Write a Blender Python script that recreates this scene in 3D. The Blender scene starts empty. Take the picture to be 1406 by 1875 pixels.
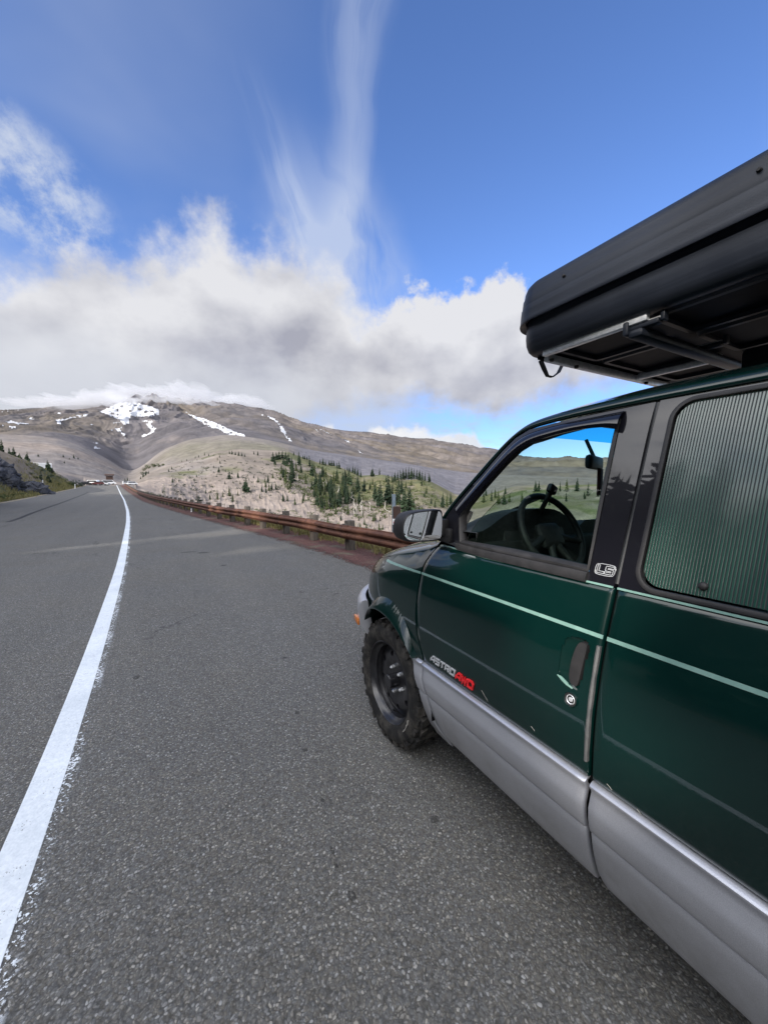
import bpy, bmesh, math, random
import numpy as np
from mathutils import Vector, Matrix
from mathutils.geometry import delaunay_2d_cdt

scene = bpy.context.scene
R = math.radians
random.seed(7)
rng = np.random.default_rng(7)

# ------------------------------------------------------------------ camera
CAM_H = 1.5
cam_data = bpy.data.cameras.new('camera')
cam_data.sensor_fit = 'HORIZONTAL'
cam_data.sensor_width = 36.0
cam_data.lens = 704.0 / 1406.0 * 36.0
cam_data.clip_start = 0.02
cam_data.clip_end = 20000.0
cam = bpy.data.objects.new('camera', cam_data)
scene.collection.objects.link(cam)
cam.location = (0, 0, CAM_H)
cam.rotation_euler = (R(90 - 3.86), 0, R(-28.4))
scene.camera = cam

# ------------------------------------------------------------------ exposure
scene.view_settings.view_transform = 'Standard'
scene.view_settings.look = 'None'
scene.view_settings.gamma = 1.0
scene.view_settings.exposure = 1.3
EXPO = 2.0 ** scene.view_settings.exposure
scene.render.engine = 'CYCLES'
scene.cycles.max_bounces = 8
scene.cycles.transparent_max_bounces = 16
scene.cycles.sample_clamp_indirect = 6.0
scene.cycles.volume_bounces = 5
scene.cycles.use_denoising = True

# ------------------------------------------------------------------ sun
SUN_AZ, SUN_EL = -116.0, 25.0       # clockwise from +Y (the van's heading)
sd = Vector((math.sin(R(SUN_AZ)) * math.cos(R(SUN_EL)), math.cos(R(SUN_AZ)) * math.cos(R(SUN_EL)), math.sin(R(SUN_EL))))
sun_data = bpy.data.lights.new('sun', 'SUN')
sun_data.energy = 2.1
sun_data.angle = R(0.53)
sun_data.color = (1.0, 0.93, 0.84)
sun = bpy.data.objects.new('sun', sun_data)
scene.collection.objects.link(sun)
sun.rotation_euler = sd.to_track_quat('Z', 'Y').to_euler()
sun.location = (-30, -15, 40)

def srgb(r, g, b):
    f = lambda c: (c / 255 / 12.92) if c / 255 <= 0.04045 else ((c / 255 + 0.055) / 1.055) ** 2.4
    return (f(r), f(g), f(b), 1.0)

# ------------------------------------------------------------------ little node language
class Nd:
    """a node socket with arithmetic"""
    def __init__(s, tree, sock): s.t, s.s = tree, sock
    def _m(s, op, *a, clamp=False):
        n = s.t.nodes.new('ShaderNodeMath'); n.operation = op; n.use_clamp = clamp
        for i, v in enumerate((s,) + a):
            if isinstance(v, Nd): s.t.links.new(v.s, n.inputs[i])
            else: n.inputs[i].default_value = v
        return Nd(s.t, n.outputs[0])
    def __add__(s, o): return s._m('ADD', o)
    __radd__ = __add__
    def __sub__(s, o): return s._m('SUBTRACT', o)
    def __rsub__(s, o): return (s * -1.0) + o
    def __mul__(s, o): return s._m('MULTIPLY', o)
    __rmul__ = __mul__
    def __truediv__(s, o): return s._m('DIVIDE', o)
    def pow(s, o): return s._m('POWER', o)
    def abs(s): return s._m('ABSOLUTE')
    def clamp(s): return s._m('ADD', 0.0, clamp=True)
    def max(s, o): return s._m('MAXIMUM', o)
    def min(s, o): return s._m('MINIMUM', o)
    def smooth(s, a, b, lo=0.0, hi=1.0):
        n = s.t.nodes.new('ShaderNodeMapRange'); n.interpolation_type = 'SMOOTHSTEP'
        s.t.links.new(s.s, n.inputs[0])
        for i, v in enumerate((a, b, lo, hi)):
            if isinstance(v, Nd): s.t.links.new(v.s, n.inputs[1 + i])
            else: n.inputs[1 + i].default_value = v
        return Nd(s.t, n.outputs[0])
def vec(t, x, y, z):
    n = t.nodes.new('ShaderNodeCombineXYZ')
    for i, v in enumerate((x, y, z)):
        if isinstance(v, Nd): t.links.new(v.s, n.inputs[i])
        else: n.inputs[i].default_value = v
    return Nd(t, n.outputs[0])
def sep(v):
    n = v.t.nodes.new('ShaderNodeSeparateXYZ'); v.t.links.new(v.s, n.inputs[0])
    return [Nd(v.t, o) for o in n.outputs]
def noise(v, scale, detail=4, rough=0.55, dist=0.0, color=False, lac=2.0):
    n = v.t.nodes.new('ShaderNodeTexNoise'); v.t.links.new(v.s, n.inputs['Vector'])
    n.inputs['Scale'].default_value = scale; n.inputs['Detail'].default_value = detail
    n.inputs['Roughness'].default_value = rough; n.inputs['Distortion'].default_value = dist
    n.inputs['Lacunarity'].default_value = lac
    return Nd(v.t, n.outputs['Color' if color else 'Fac'])
def voronoi(v, scale, feature='F1', out='Distance', rnd=1.0):
    n = v.t.nodes.new('ShaderNodeTexVoronoi'); n.feature = feature; v.t.links.new(v.s, n.inputs['Vector'])
    n.inputs['Scale'].default_value = scale; n.inputs['Randomness'].default_value = rnd
    return Nd(v.t, n.outputs[out])
def mix(t, f, a, b, mode='MIX'):
    n = t.nodes.new('ShaderNodeMix'); n.data_type = 'RGBA'; n.blend_type = mode
    for k, v in (('Factor', f), ('A', a), ('B', b)):
        i = [q for q in n.inputs if q.name == k and q.enabled][0]
        if isinstance(v, Nd): t.links.new(v.s, i)
        elif k == 'Factor': i.default_value = v
        else: i.default_value = v
    return Nd(t, [o for o in n.outputs if o.enabled][0])
def curve(v, pts, x0, x1, y0, y1):
    """piecewise smooth function of a value, through (x, y) points"""
    n = v.t.nodes.new('ShaderNodeFloatCurve')
    q = (v - x0) * (1.0 / (x1 - x0))
    v.t.links.new(q.s, n.inputs['Value'])
    c = n.mapping.curves[0]
    pp = [((x - x0) / (x1 - x0), (y - y0) / (y1 - y0)) for x, y in pts if x0 <= x <= x1]
    while len(c.points) < len(pp): c.points.new(0.5, 0.5)
    for p, (x, y) in zip(c.points, pp): p.location = (x, y); p.handle_type = 'AUTO_CLAMPED'
    n.mapping.extend = 'HORIZONTAL'
    n.mapping.update()
    return Nd(v.t, n.outputs[0]) * (y1 - y0) + y0

# ------------------------------------------------------------------ world: sky with clouds
CT = [(-60, 34), (-40, 26), (-18.51, 20.42), (-15.39, 22.03), (-12.36, 23.77), (-8.52, 26.0), (-4.35, 26.66), (-0.28, 28.66), (4.13, 31.01), (5.77, 31.52),
      (8.73, 29.88), (12.26, 30.48), (17.38, 29.38), (21.93, 27.85), (27.38, 24.4), (31.3, 26.9), (34.41, 27.57), (38.26, 26.47), (41.27, 26.52),
      (44.91, 27.3), (47.07, 25.87), (50.6, 22.73), (54.65, 18.46), (59.06, 15.5), (70, 12), (100, 10)]
CB = [(-60, 0), (8, 4.0), (17.06, 8.58), (20.2, 10.94), (28.16, 11.66), (32.95, 12.3), (38.47, 11.26), (43.82, 9.9), (48.16, 10.99), (52.25, 12.07), (57.33, 12.87), (60.27, 13.26), (100, 14)]
world = bpy.data.worlds.new('World')
scene.world = world
world.use_nodes = True
wt = world.node_tree
wt.nodes.clear()
SKY = wt.nodes.new('ShaderNodeTexSky')
SKY.sky_type = 'NISHITA'; SKY.sun_disc = False
SKY.sun_elevation = R(SUN_EL); SKY.sun_rotation = R(SUN_AZ)
SKY.altitude = 1800; SKY.air_density = 1.0; SKY.dust_density = 0.3; SKY.ozone_density = 2.0
tc = wt.nodes.new('ShaderNodeTexCoord')
D = Nd(wt, tc.outputs['Generated'])
dx, dy, dz = sep(D)
el = dz._m('ARCSINE') * (180 / math.pi)
az = dx._m('ARCTAN2', dy) * (180 / math.pi)
nlow = noise(D, 5.5, 3, 0.5)
nmid = noise(D, 13, 6, 0.58)
nfin = noise(D, 34, 5, 0.6)
# main bank of cumulus resting on the mountain
lump = (nlow - 0.5) * 9.0 + (nmid - 0.5) * 7.0 + (nfin - 0.5) * 2.6
top = curve(az, CT, -60, 100, 0, 40)
bot = curve(az, CB, -60, 100, 0, 40)
depth = top + lump - el                                  # degrees below the crown of the bank
bank = (depth + (nfin - 0.5) * 2.4).smooth(az.smooth(22, 31, -1.8, -0.5), az.smooth(22, 31, 4.4, 1.7)) * (el + (nmid - 0.5) * 5.5 + (nfin - .5) * 3.0 - bot).smooth(-2.4, 2.6)
edge_right = az.smooth(57, 66, 1.0, 0.35)
bank = bank * edge_right
# feathery streaks of high cloud: a fan that rises out of the bank and two long filaments
px = dx / dz.max(0.05); py = dy / dz.max(0.05)
warp = noise(vec(wt, az * 0.05, el * 0.05, 0.0), 2.0, 3, 0.5)
def filament(cpts, wpts, k, seed, soft):
    c = curve(el, cpts, 14, 75, -10, 60); w = curve(el, wpts, 14, 75, 0, 20)
    q = (az - c) / w + (warp - 0.5) * 0.9
    n1 = noise(vec(wt, q * k, el * 0.035, seed), 1.0, 6, 0.62)
    n2 = noise(vec(wt, q * 0.7, el * 0.09, seed + 5), 1.0, 3, 0.5)
    return q.abs().smooth(1.0, 0.0) * (n1 + (n2 - 0.5) * 0.8).smooth(soft, soft + 0.42)
f1 = filament([(14, 21), (24, 22), (31, 22.6), (40, 23.8), (49, 25.5), (60, 30), (75, 40)], [(14, 9), (24, 8), (31, 6.0), (37, 4.2), (42, 4.6), (49, 6.4), (75, 11)], 1.7, 1.0, 0.27) * el.smooth(18, 27, 1.0, 0.8) * el.smooth(66, 46)
f2 = filament([(14, 24), (24, 21.5), (30, 18.5), (36, 14.8), (42, 11.5), (50, 6), (75, 0)], [(14, 6), (26, 4.5), (34, 3.4), (42, 3.8), (75, 8)], 1.4, 12.0, 0.28) * el.smooth(46, 34)
f3 = filament([(14, 23), (30, 22), (40, 18), (75, 16)], [(14, 18), (26, 14), (34, 11), (44, 9), (75, 8)], 1.8, 23.0, 0.20) * el.smooth(44, 25)
c1 = (f1 * 0.58 + f2 * 0.62 + f3 * 1.25).clamp()
# torn cloud on the left, off the road
torn_m = (((az + 13.6) / 9.5).pow(2.0) + ((el - 29.0 + (az + 13.2) * 0.25) / 6.0).pow(2.0)).smooth(0.1, 1.2, 1.0, 0.0)
torn = (noise(D, 17, 8, 0.66) + (noise(D, 5, 2) - 0.5) * 0.5 - 0.44 + torn_m * 0.12).smooth(-0.04, 0.34) * torn_m
# little bright cumulus above the shoulder of the mountain
CU = [(14, 4), (18, 7.0), (21, 8.6), (23.0, 7.6), (25.0, 8.3), (28.2, 9.3), (31, 9.0), (33.0, 8.9), (36.2, 7.7), (38.5, 7.6), (40.1, 7.2), (41.5, 6.9), (42.4, 6.0), (45, 4.8), (50, 3.4), (60, 4.0)]
cu = (curve(az, CU, 14, 60, 0, 14) + (nmid - 0.5) * 4.2 + (nfin - 0.5) * 2.4 - el).smooth(-0.25, 1.1) * az.smooth(14, 18)
# thin veil between bank and shoulder, and light haze of cloud high on the left
veil = ((noise(vec(wt, az * 0.035, el * 0.11, 1.0), 5.0, 5, 0.6) - 0.42).smooth(0.0, 0.3)) * (el.smooth(13.5, 10.0)) * az.smooth(12, 20) * az.smooth(52, 44) * 0.85
hazy = (noise(vec(wt, px, py, 7.0), 0.9, 4, 0.5)).smooth(0.25, 0.75) * az.smooth(30, -10) * 0.34
# scattered cloud over the rest of the sky, behind and beside the viewer
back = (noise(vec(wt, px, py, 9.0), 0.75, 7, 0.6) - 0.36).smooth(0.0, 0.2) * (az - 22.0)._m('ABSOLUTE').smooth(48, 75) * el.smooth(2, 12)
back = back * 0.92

# tones (what a clouded sky shows; divided by the exposure)
def tone(r, g, b):
    c = srgb(r, g, b); return (c[0] / EXPO, c[1] / EXPO, c[2] / EXPO, 1)
rel = (depth / (top - bot).max(4.0))
sq = vec(wt, dx, dy, dz * 1.5)
nsh = noise(sq, 4.6, 5, 0.50)
nsh2 = noise(vec(wt, dx + 0.05, dy, dz * 1.5 - 0.07), 4.6, 5, 0.50)
relief = (nsh - nsh2) * 2.4
shade = rel.smooth(-0.05, 0.9, 0.02, 0.66) + (nsh - 0.5) * 0.58 + relief * 0.8 - az.smooth(27, 38, 0.0, 0.34) * el.smooth(15, 23) + (az - 14.0)._m('ABSOLUTE').smooth(12, 2, 0.0, 0.12)
shade = shade.clamp()
bankcol = mix(wt, shade, tone(232, 232, 235), tone(170, 171, 183))
low_light = (el + (nmid - 0.5) * 5.0).smooth(20.0, 11.0) * az.smooth(34, 10)
bankcol = mix(wt, low_light * 0.85, bankcol, tone(216, 219, 227))
skyn = Nd(wt, SKY.outputs['Color'])
low_ = el.smooth(20.0, 6.0, 1.0, 0.66)
sky_deep = mix(wt, 1.0, skyn, vec(wt, low_ * 0.78, low_ * 0.92, low_ * 1.22), 'MULTIPLY')
bg1 = wt.nodes.new('ShaderNodeBackground'); bg1.inputs['Strength'].default_value = 0.092
wt.links.new(sky_deep.s, bg1.inputs['Color'])
def over(base, col, fac):
    b = wt.nodes.new('ShaderNodeBackground')
    if isinstance(col, Nd): wt.links.new(col.s, b.inputs['Color'])
    else: b.inputs['Color'].default_value = col
    m = wt.nodes.new('ShaderNodeMixShader')
    wt.links.new(fac.clamp().s, m.inputs[0]); wt.links.new(base.outputs[0], m.inputs[1]); wt.links.new(b.outputs[0], m.inputs[2])
    return m
lay = over(bg1, tone(205, 214, 232), hazy)
lay = over(lay, tone(196, 209, 236), c1 * 0.85)
lay = over(lay, tone(214, 222, 236), torn * 0.85)
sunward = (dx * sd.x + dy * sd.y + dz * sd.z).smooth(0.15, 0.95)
gl_ = sunward * 5.0 + 2.1  # added gain on the unseen cloud, to lift the light on the road
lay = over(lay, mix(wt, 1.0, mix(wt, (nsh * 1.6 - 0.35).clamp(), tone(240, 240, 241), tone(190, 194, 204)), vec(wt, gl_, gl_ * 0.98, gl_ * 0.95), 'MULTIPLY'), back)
lay = over(lay, tone(196, 210, 232), veil)
lay = over(lay, bankcol, bank * 0.97)
lay = over(lay, mix(wt, (nmid * 1.5 - 0.62).clamp(), tone(246, 246, 247), tone(196, 205, 222)), cu * 0.95)
wo = wt.nodes.new('ShaderNodeOutputWorld')
wt.links.new(lay.outputs[0], wo.inputs['Surface'])
world.cycles.sampling_method = 'MANUAL'
world.cycles.sample_map_resolution = 512

# ================================================================== helpers
COL = scene.collection
def link(name, me, mat=None, parent=None):
    o = bpy.data.objects.new(name, me); COL.objects.link(o)
    if mat is not None:
        for m in (mat if isinstance(mat, (list, tuple)) else [mat]): me.materials.append(m)
    if parent is not None: o.parent = parent
    return o
def mesh(name, verts, faces, mat, parent=None, smooth=False, idx=None):
    me = bpy.data.meshes.new(name)
    me.from_pydata([tuple(v) for v in verts], [], [tuple(f) for f in faces])
    if idx is not None: me.polygons.foreach_set('material_index', np.asarray(idx, dtype=np.int32))
    me.polygons.foreach_set('use_smooth', np.full(len(me.polygons), smooth, dtype=bool))
    me.update()
    return link(name, me, mat, parent)
def tag(o, label=None, cat=None, group=None, kind=None):
    if label: o['label'] = label
    if cat: o['category'] = cat
    if group: o['group'] = group
    if kind: o['kind'] = kind
    return o
def empty(name, loc=(0, 0, 0), parent=None):
    o = bpy.data.objects.new(name, None); COL.objects.link(o); o.location = loc
    o.empty_display_size = 0.2
    if parent is not None: o.parent = parent
    return o
class MB:
    """collects shapes into one mesh"""
    def __init__(s): s.v, s.f, s.i = [], [], []
    def add(s, v, f, mi=0):
        b = len(s.v); s.v += [tuple(map(float, q)) for q in v]; s.f += [tuple(b + k for k in q) for q in f]; s.i += [mi] * len(f)
    def box(s, c, d, rot=None, bev=0.0, mi=0):
        bm = bmesh.new(); bmesh.ops.create_cube(bm, size=1)
        for q in bm.verts: q.co = Vector((q.co.x * d[0], q.co.y * d[1], q.co.z * d[2]))
        if bev > 0: bmesh.ops.bevel(bm, geom=list(bm.edges), offset=bev, segments=2, profile=0.5, affect='EDGES')
        M = Matrix.Translation(c) @ (rot.to_4x4() if rot is not None else Matrix.Identity(4))
        bm.verts.index_update()
        s.add([M @ q.co for q in bm.verts], [[q.index for q in f.verts] for f in bm.faces], mi); bm.free()
    def tube(s, pts, r, n=8, cap=True, mi=0):
        pts = [Vector(p) for p in pts]; rs = r if hasattr(r, '__len__') else [r] * len(pts)
        t0 = (pts[1] - pts[0]).normalized(); up = Vector((0, 0, 1)) if abs(t0.z) < .9 else Vector((1, 0, 0))
        a = t0.cross(up).normalized(); V = []; F = []
        for i, p in enumerate(pts):
            t = (pts[min(i + 1, len(pts) - 1)] - pts[max(i - 1, 0)]).normalized()
            a = (a - t * a.dot(t)).normalized(); b = t.cross(a)
            for k in range(n):
                w = 2 * math.pi * k / n; V.append(p + (a * math.cos(w) + b * math.sin(w)) * rs[i])
        for i in range(len(pts) - 1):
            for k in range(n):
                F.append((i * n + k, i * n + (k + 1) % n, (i + 1) * n + (k + 1) % n, (i + 1) * n + k))
        if cap: F.append(tuple(range(n))[::-1]); F.append(tuple((len(pts) - 1) * n + k for k in range(n)))
        s.add(V, F, mi)
    def lathe(s, prof, M, n=48, mi=0, closed=False):
        """prof: (radius, height) pairs turned round local z, M places it"""
        V = []; F = []; m = len(prof)
        for k in range(n):
            w = 2 * math.pi * k / n
            for (r, h) in prof: V.append(M @ Vector((r * math.cos(w), r * math.sin(w), h)))
        for k in range(n):
            for j in range(m - 1 + (1 if closed else 0)):
                F.append((k * m + j, k * m + (j + 1) % m, ((k + 1) % n) * m + (j + 1) % m, ((k + 1) % n) * m + j))
        s.add(V, F, mi)
    def build(s, name, mat, parent=None, smooth=False):
        return mesh(name, s.v, s.f, mat, parent, smooth, s.i)
def smooth_angle(o, deg=35):
    """flat where an edge is sharper than deg, smooth elsewhere"""
    me = o.data
    me.polygons.foreach_set('use_smooth', np.ones(len(me.polygons), dtype=bool))
    bm = bmesh.new(); bm.from_mesh(me)
    for e in bm.edges:
        e.smooth = not (len(e.link_faces) == 2 and e.calc_face_angle(0) > R(deg))
    bm.to_mesh(me); bm.free()
    return o

# ================================================================== materials
def mat(name, base=(.5, .5, .5, 1), rough=.5, metal=0.0, coat=0.0, coat_rough=.03, spec=.5, emit=None):
    m = bpy.data.materials.new(name); m.use_nodes = True
    b = m.node_tree.nodes['Principled BSDF']
    b.inputs['Base Color'].default_value = base if len(base) == 4 else (*base, 1)
    b.inputs['Roughness'].default_value = rough; b.inputs['Metallic'].default_value = metal
    b.inputs['Coat Weight'].default_value = coat; b.inputs['Coat Roughness'].default_value = coat_rough
    b.inputs['Specular IOR Level'].default_value = spec
    return m
def parts(m):
    t = m.node_tree; b = t.nodes['Principled BSDF']; c = t.nodes.new('ShaderNodeTexCoord')
    return t, b, Nd(t, c.outputs['Object'])
def bump(t, b, h, strength=.3, dist=.01):
    n = t.nodes.new('ShaderNodeBump'); n.inputs['Strength'].default_value = strength; n.inputs['Distance'].default_value = dist
    t.links.new(h.s, n.inputs['Height']); t.links.new(n.outputs[0], b.inputs['Normal'])
def ramp(v, stops):
    n = v.t.nodes.new('ShaderNodeValToRGB'); v.t.links.new(v.s, n.inputs[0])
    e = n.color_ramp.elements
    while len(e) < len(stops): e.new(0.5)
    for q, (p, c) in zip(e, stops): q.position = p; q.color = c if len(c) == 4 else (*c, 1)
    return Nd(v.t, n.outputs[0])
def setc(t, b, key, v): t.links.new(v.s, b.inputs[key])
def speckled(name, base, base2, scale, rough=.5, bumpd=.002, bs=.3, metal=0.0, detail=4, **k):
    m = mat(name, base, rough, metal, **k); t, b, o = parts(m)
    n = noise(o, scale, detail, .6)
    setc(t, b, 'Base Color', mix(t, n.smooth(.3, .7), (*base[:3], 1), (*base2[:3], 1)))
    if bs: bump(t, b, n, bs, bumpd)
    return m

TAR = ((0.52, 1.21, 0.02, 0.03), (0.98, 1.33, 0.03, 0.024), (0.52, 1.41, 0.008, 0.03), (0.51, 1.34, 0.01, 0.026), (0.66, 2.43, 0.02, 0.026), (0.6, 2.05, 0.02, 0.022), (0.5, 9.5, 0.16, 0.13), (0.21, 9.74, 0.22, 0.08), (0.57, 1.67, 0.012, 0.016), (0.79, 3.29, 0.03, 0.03), (-0.32, 3.5, 0.03, 0.05))
def make_asphalt():
    m = mat('asphalt', (.1, .1, .1, 1), .88, spec=.3); t, b, o = parts(m)
    x, y, z = sep(o)
    wv = noise(o, 30, 2, .5, color=True); wx, wy, wz = sep(wv)
    ow = vec(t, x + (wx - .5) * .022, y + (wy - .5) * .022, z)
    v1 = voronoi(ow, 98, out='Color'); r_, g_, b_ = sep(v1); d1 = voronoi(ow, 98)
    v2 = voronoi(ow, 165, out='Color'); r2, g2, b2 = sep(v2); d2 = voronoi(ow, 165)
    fine = noise(o, 420, 3, .65); mid = noise(o, 7, 5, .6); big = noise(o, .42, 5, .6)
    lanes = noise(vec(t, x * 1.1 + y * .06, y * .035, 0.0), 1.3, 4, .6)
    s1 = r_.smooth(.60, .95) * d1.smooth(.58, .34); s2 = r2.smooth(.45, .9) * d2.smooth(.62, .36)
    polish = (big - .5) * .030 + (lanes - .5) * .040 + (mid - .5) * .022
    base = .125 + polish + (fine - .5) * .075
    val = base + s2 * (.035 + b2 * .055) + s1 * (.060 + b_ * .145)
    val = val - d1.smooth(.42, .72) * .036 - d2.smooth(.5, .8) * .022
    sp = voronoi(vec(t, x + (mid - .5) * .15, y * .75, z), 1.0); sr = sep(voronoi(vec(t, x + (mid - .5) * .15, y * .75, z), 1.0, out='Color'))[0]
    tar = (sp + (noise(o, 26, 4, .7) - .5) * .05 + (1.0 - sr) * .085).smooth(.090, .066)
    for (tx, ty, rx, ry) in TAR:
        qx = (x - tx) / rx; qy = (y - ty) / ry
        tar = tar.max((qx * qx + qy * qy + (noise(o, 38, 4, .7) - .5) * 1.6).smooth(.85, .35))
    crack = voronoi(vec(t, x + (mid - .5) * .5, y * .5 + (noise(o, 2.2, 3) - .5) * .9, z), .28, 'DISTANCE_TO_EDGE')
    hair = crack.smooth(.006, .002) * noise(o, .8, 2).smooth(.52, .60) * (y - 2.5).smooth(0.0, 2.0)
    val = (val * (1.0 - tar * .52) * (1.0 - hair * .45)).max(.012)
    warm = mix(t, (g_ * .5 + noise(o, .9, 3) * .6).smooth(.35, .8), (1.0, 1.0, .965, 1), (1.06, 1.0, .87, 1))
    setc(t, b, 'Base Color', mix(t, 1.0, vec(t, val, val, val), warm, 'MULTIPLY'))
    bump(t, b, d1 * (-1.0) + d2 * (-.5) + fine * .4, .6, .004)
    return m
def make_line():
    """road paint, worn through to the stones, with flecks of overspray along one side"""
    m = mat('road_paint', (.72, .76, .78, 1), .6); t, b, o = parts(m)
    uvn = t.nodes.new('ShaderNodeAttribute'); uvn.attribute_name = 'across'
    u = Nd(t, uvn.outputs['Fac'])
    n1 = noise(o, 38, 5, .65); n2 = noise(o, 9, 3, .6); pits = voronoi(o, 75)
    worn = (noise(o, 95, 4, .7) + (n2 - .5) * .55).smooth(.66, .74)
    n3 = noise(o, 2.2, 4, .6)
    body = u.smooth(-.003, .001) * u.smooth(.1405, .1365)
    fleck = u.smooth(.137, .142) * u.smooth(.205, .165) * (noise(o, 60, 3, .7) + (n3 - .5) * .55).smooth(.55, .60)
    fac = (body * (1.0 - worn) + fleck).clamp()
    setc(t, b, 'Base Color', mix(t, (n1 * .6 + n3 * .5).smooth(.35, .75), (.60, .65, .68, 1), (.80, .84, .86, 1)))
    bump(t, b, pits * (-1.0) + n1 * .4, .35, .004)
    tr = t.nodes.new('ShaderNodeBsdfTransparent'); mx = t.nodes.new('ShaderNodeMixShader')
    t.links.new(fac.s, mx.inputs[0]); t.links.new(tr.outputs[0], mx.inputs[1]); t.links.new(b.outputs[0], mx.inputs[2])
    t.links.new(mx.outputs[0], t.nodes['Material Output'].inputs['Surface'])
    return m
def make_stripe(name, c, half, wear=.5):
    m = mat(name, c, .8); t, b, o = parts(m)
    at = t.nodes.new('ShaderNodeAttribute'); at.attribute_name = 'across'; u = Nd(t, at.outputs['Fac'])
    f = (noise(o, 6, 6, .7) - .5) * half * 2.2 + half - (u - half).abs()
    fac = f.smooth(-.01, half * .4) * (noise(o, 14, 5, .7)).smooth(wear - .15, wear + .1)
    tr = t.nodes.new('ShaderNodeBsdfTransparent'); mx = t.nodes.new('ShaderNodeMixShader')
    t.links.new(fac.clamp().s, mx.inputs[0]); t.links.new(tr.outputs[0], mx.inputs[1]); t.links.new(b.outputs[0], mx.inputs[2])
    t.links.new(mx.outputs[0], t.nodes['Material Output'].inputs['Surface'])
    return m
def make_cinder():
    m = mat('cinder', (.12, .06, .055, 1), .95, spec=.2); t, b, o = parts(m)
    at = t.nodes.new('ShaderNodeAttribute'); at.attribute_name = 'across'; u = Nd(t, at.outputs['Fac'])
    v = voronoi(o, 38, out='Color'); r_, g_, b_ = sep(v); d = voronoi(o, 38)
    n = noise(o, 1.6, 5, .6)
    c = mix(t, r_, (.075, .038, .035, 1), (.15, .080, .070, 1))
    c = mix(t, n.smooth(.5, .7), c, (.13, .115, .085, 1))
    setc(t, b, 'Base Color', c); bump(t, b, d * (-1.0), .8, .012)
    fac = (u * 1.0 - .34 + (noise(o, 2.4, 6, .7) - .5) * .85 + (g_ - .5) * .30).smooth(-.03, .06)
    tr = t.nodes.new('ShaderNodeBsdfTransparent'); mx = t.nodes.new('ShaderNodeMixShader')
    t.links.new(fac.s, mx.inputs[0]); t.links.new(tr.outputs[0], mx.inputs[1]); t.links.new(b.outputs[0], mx.inputs[2])
    t.links.new(mx.outputs[0], t.nodes['Material Output'].inputs['Surface'])
    return m
def make_terrain():
    m = mat('hillside', (.3, .25, .2, 1), .95, spec=.15); t, b, o = parts(m)
    at = t.nodes.new('ShaderNodeAttribute'); at.attribute_name = 'earth'
    c = Nd(t, at.outputs['Color']); a = Nd(t, at.outputs['Alpha'])     # alpha: size of the grain in metres / 100
    x, y, z = sep(o)
    n1 = noise(o, .55, 6, .68); n2 = noise(o, .06, 6, .65); n3 = noise(o, .012, 7, .6)
    nn = mix(t, a.smooth(.0, .25), n1, n2); nn = mix(t, a.smooth(.25, .9), nn, n3)
    k = sep(nn)[0].smooth(.3, .7, .72, 1.25)
    setc(t, b, 'Base Color', mix(t, 1.0, c, vec(t, k, k, k), 'MULTIPLY'))
    hb = sep(nn)[0]
    bm_ = t.nodes.new('ShaderNodeBump'); bm_.inputs['Strength'].default_value = .5
    t.links.new((a.smooth(0, .9, .25, 6.0)).s, bm_.inputs['Distance']); t.links.new(hb.s, bm_.inputs['Height']); t.links.new(bm_.outputs[0], b.inputs['Normal'])
    return m
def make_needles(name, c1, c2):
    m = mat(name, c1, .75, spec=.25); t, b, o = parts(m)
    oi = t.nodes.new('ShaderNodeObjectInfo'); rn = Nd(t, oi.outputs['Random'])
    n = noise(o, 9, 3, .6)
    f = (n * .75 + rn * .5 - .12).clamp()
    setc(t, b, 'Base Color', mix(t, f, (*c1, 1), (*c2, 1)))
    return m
def make_rust():
    m = mat('rusted_steel', (.2, .08, .04, 1), .7, .15); t, b, o = parts(m)
    x, y, z = sep(o)
    n = noise(vec(t, x, y, z * .35), 5, 7, .65); n2 = noise(o, 42, 4, .6)
    c = ramp(n, [(.28, (.052, .022, .015)), (.5, (.122, .050, .029)), (.72, (.185, .088, .050))])
    c = mix(t, n2.smooth(.62, .74) * .6, c, (.05, .025, .02, 1))
    setc(t, b, 'Base Color', c); bump(t, b, n2, .2, .003)
    return m
def make_post_wood():
    m = mat('weathered_timber', (.15, .13, .11, 1), .9, spec=.2); t, b, o = parts(m)
    x, y, z = sep(o)
    n = noise(vec(t, x * 9, y * 9, z * .9), 5, 6, .65)
    setc(t, b, 'Base Color', ramp(n, [(.3, (.05, .043, .037)), (.55, (.115, .10, .086)), (.8, (.18, .16, .135))])); bump(t, b, n, .5, .008)
    return m
def make_rock():
    m = mat('lava_rock', (.08, .085, .1, 1), .9, spec=.25); t, b, o = parts(m)
    n = noise(o, .9, 8, .7); v = voronoi(o, .8, 'DISTANCE_TO_EDGE')
    c = ramp(n, [(.3, (.035, .038, .048)), (.5, (.085, .09, .108)), (.72, (.17, .17, .185))])
    setc(t, b, 'Base Color', c); bump(t, b, n + v.smooth(0, .12) * .6, .9, .5)
    return m
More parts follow.
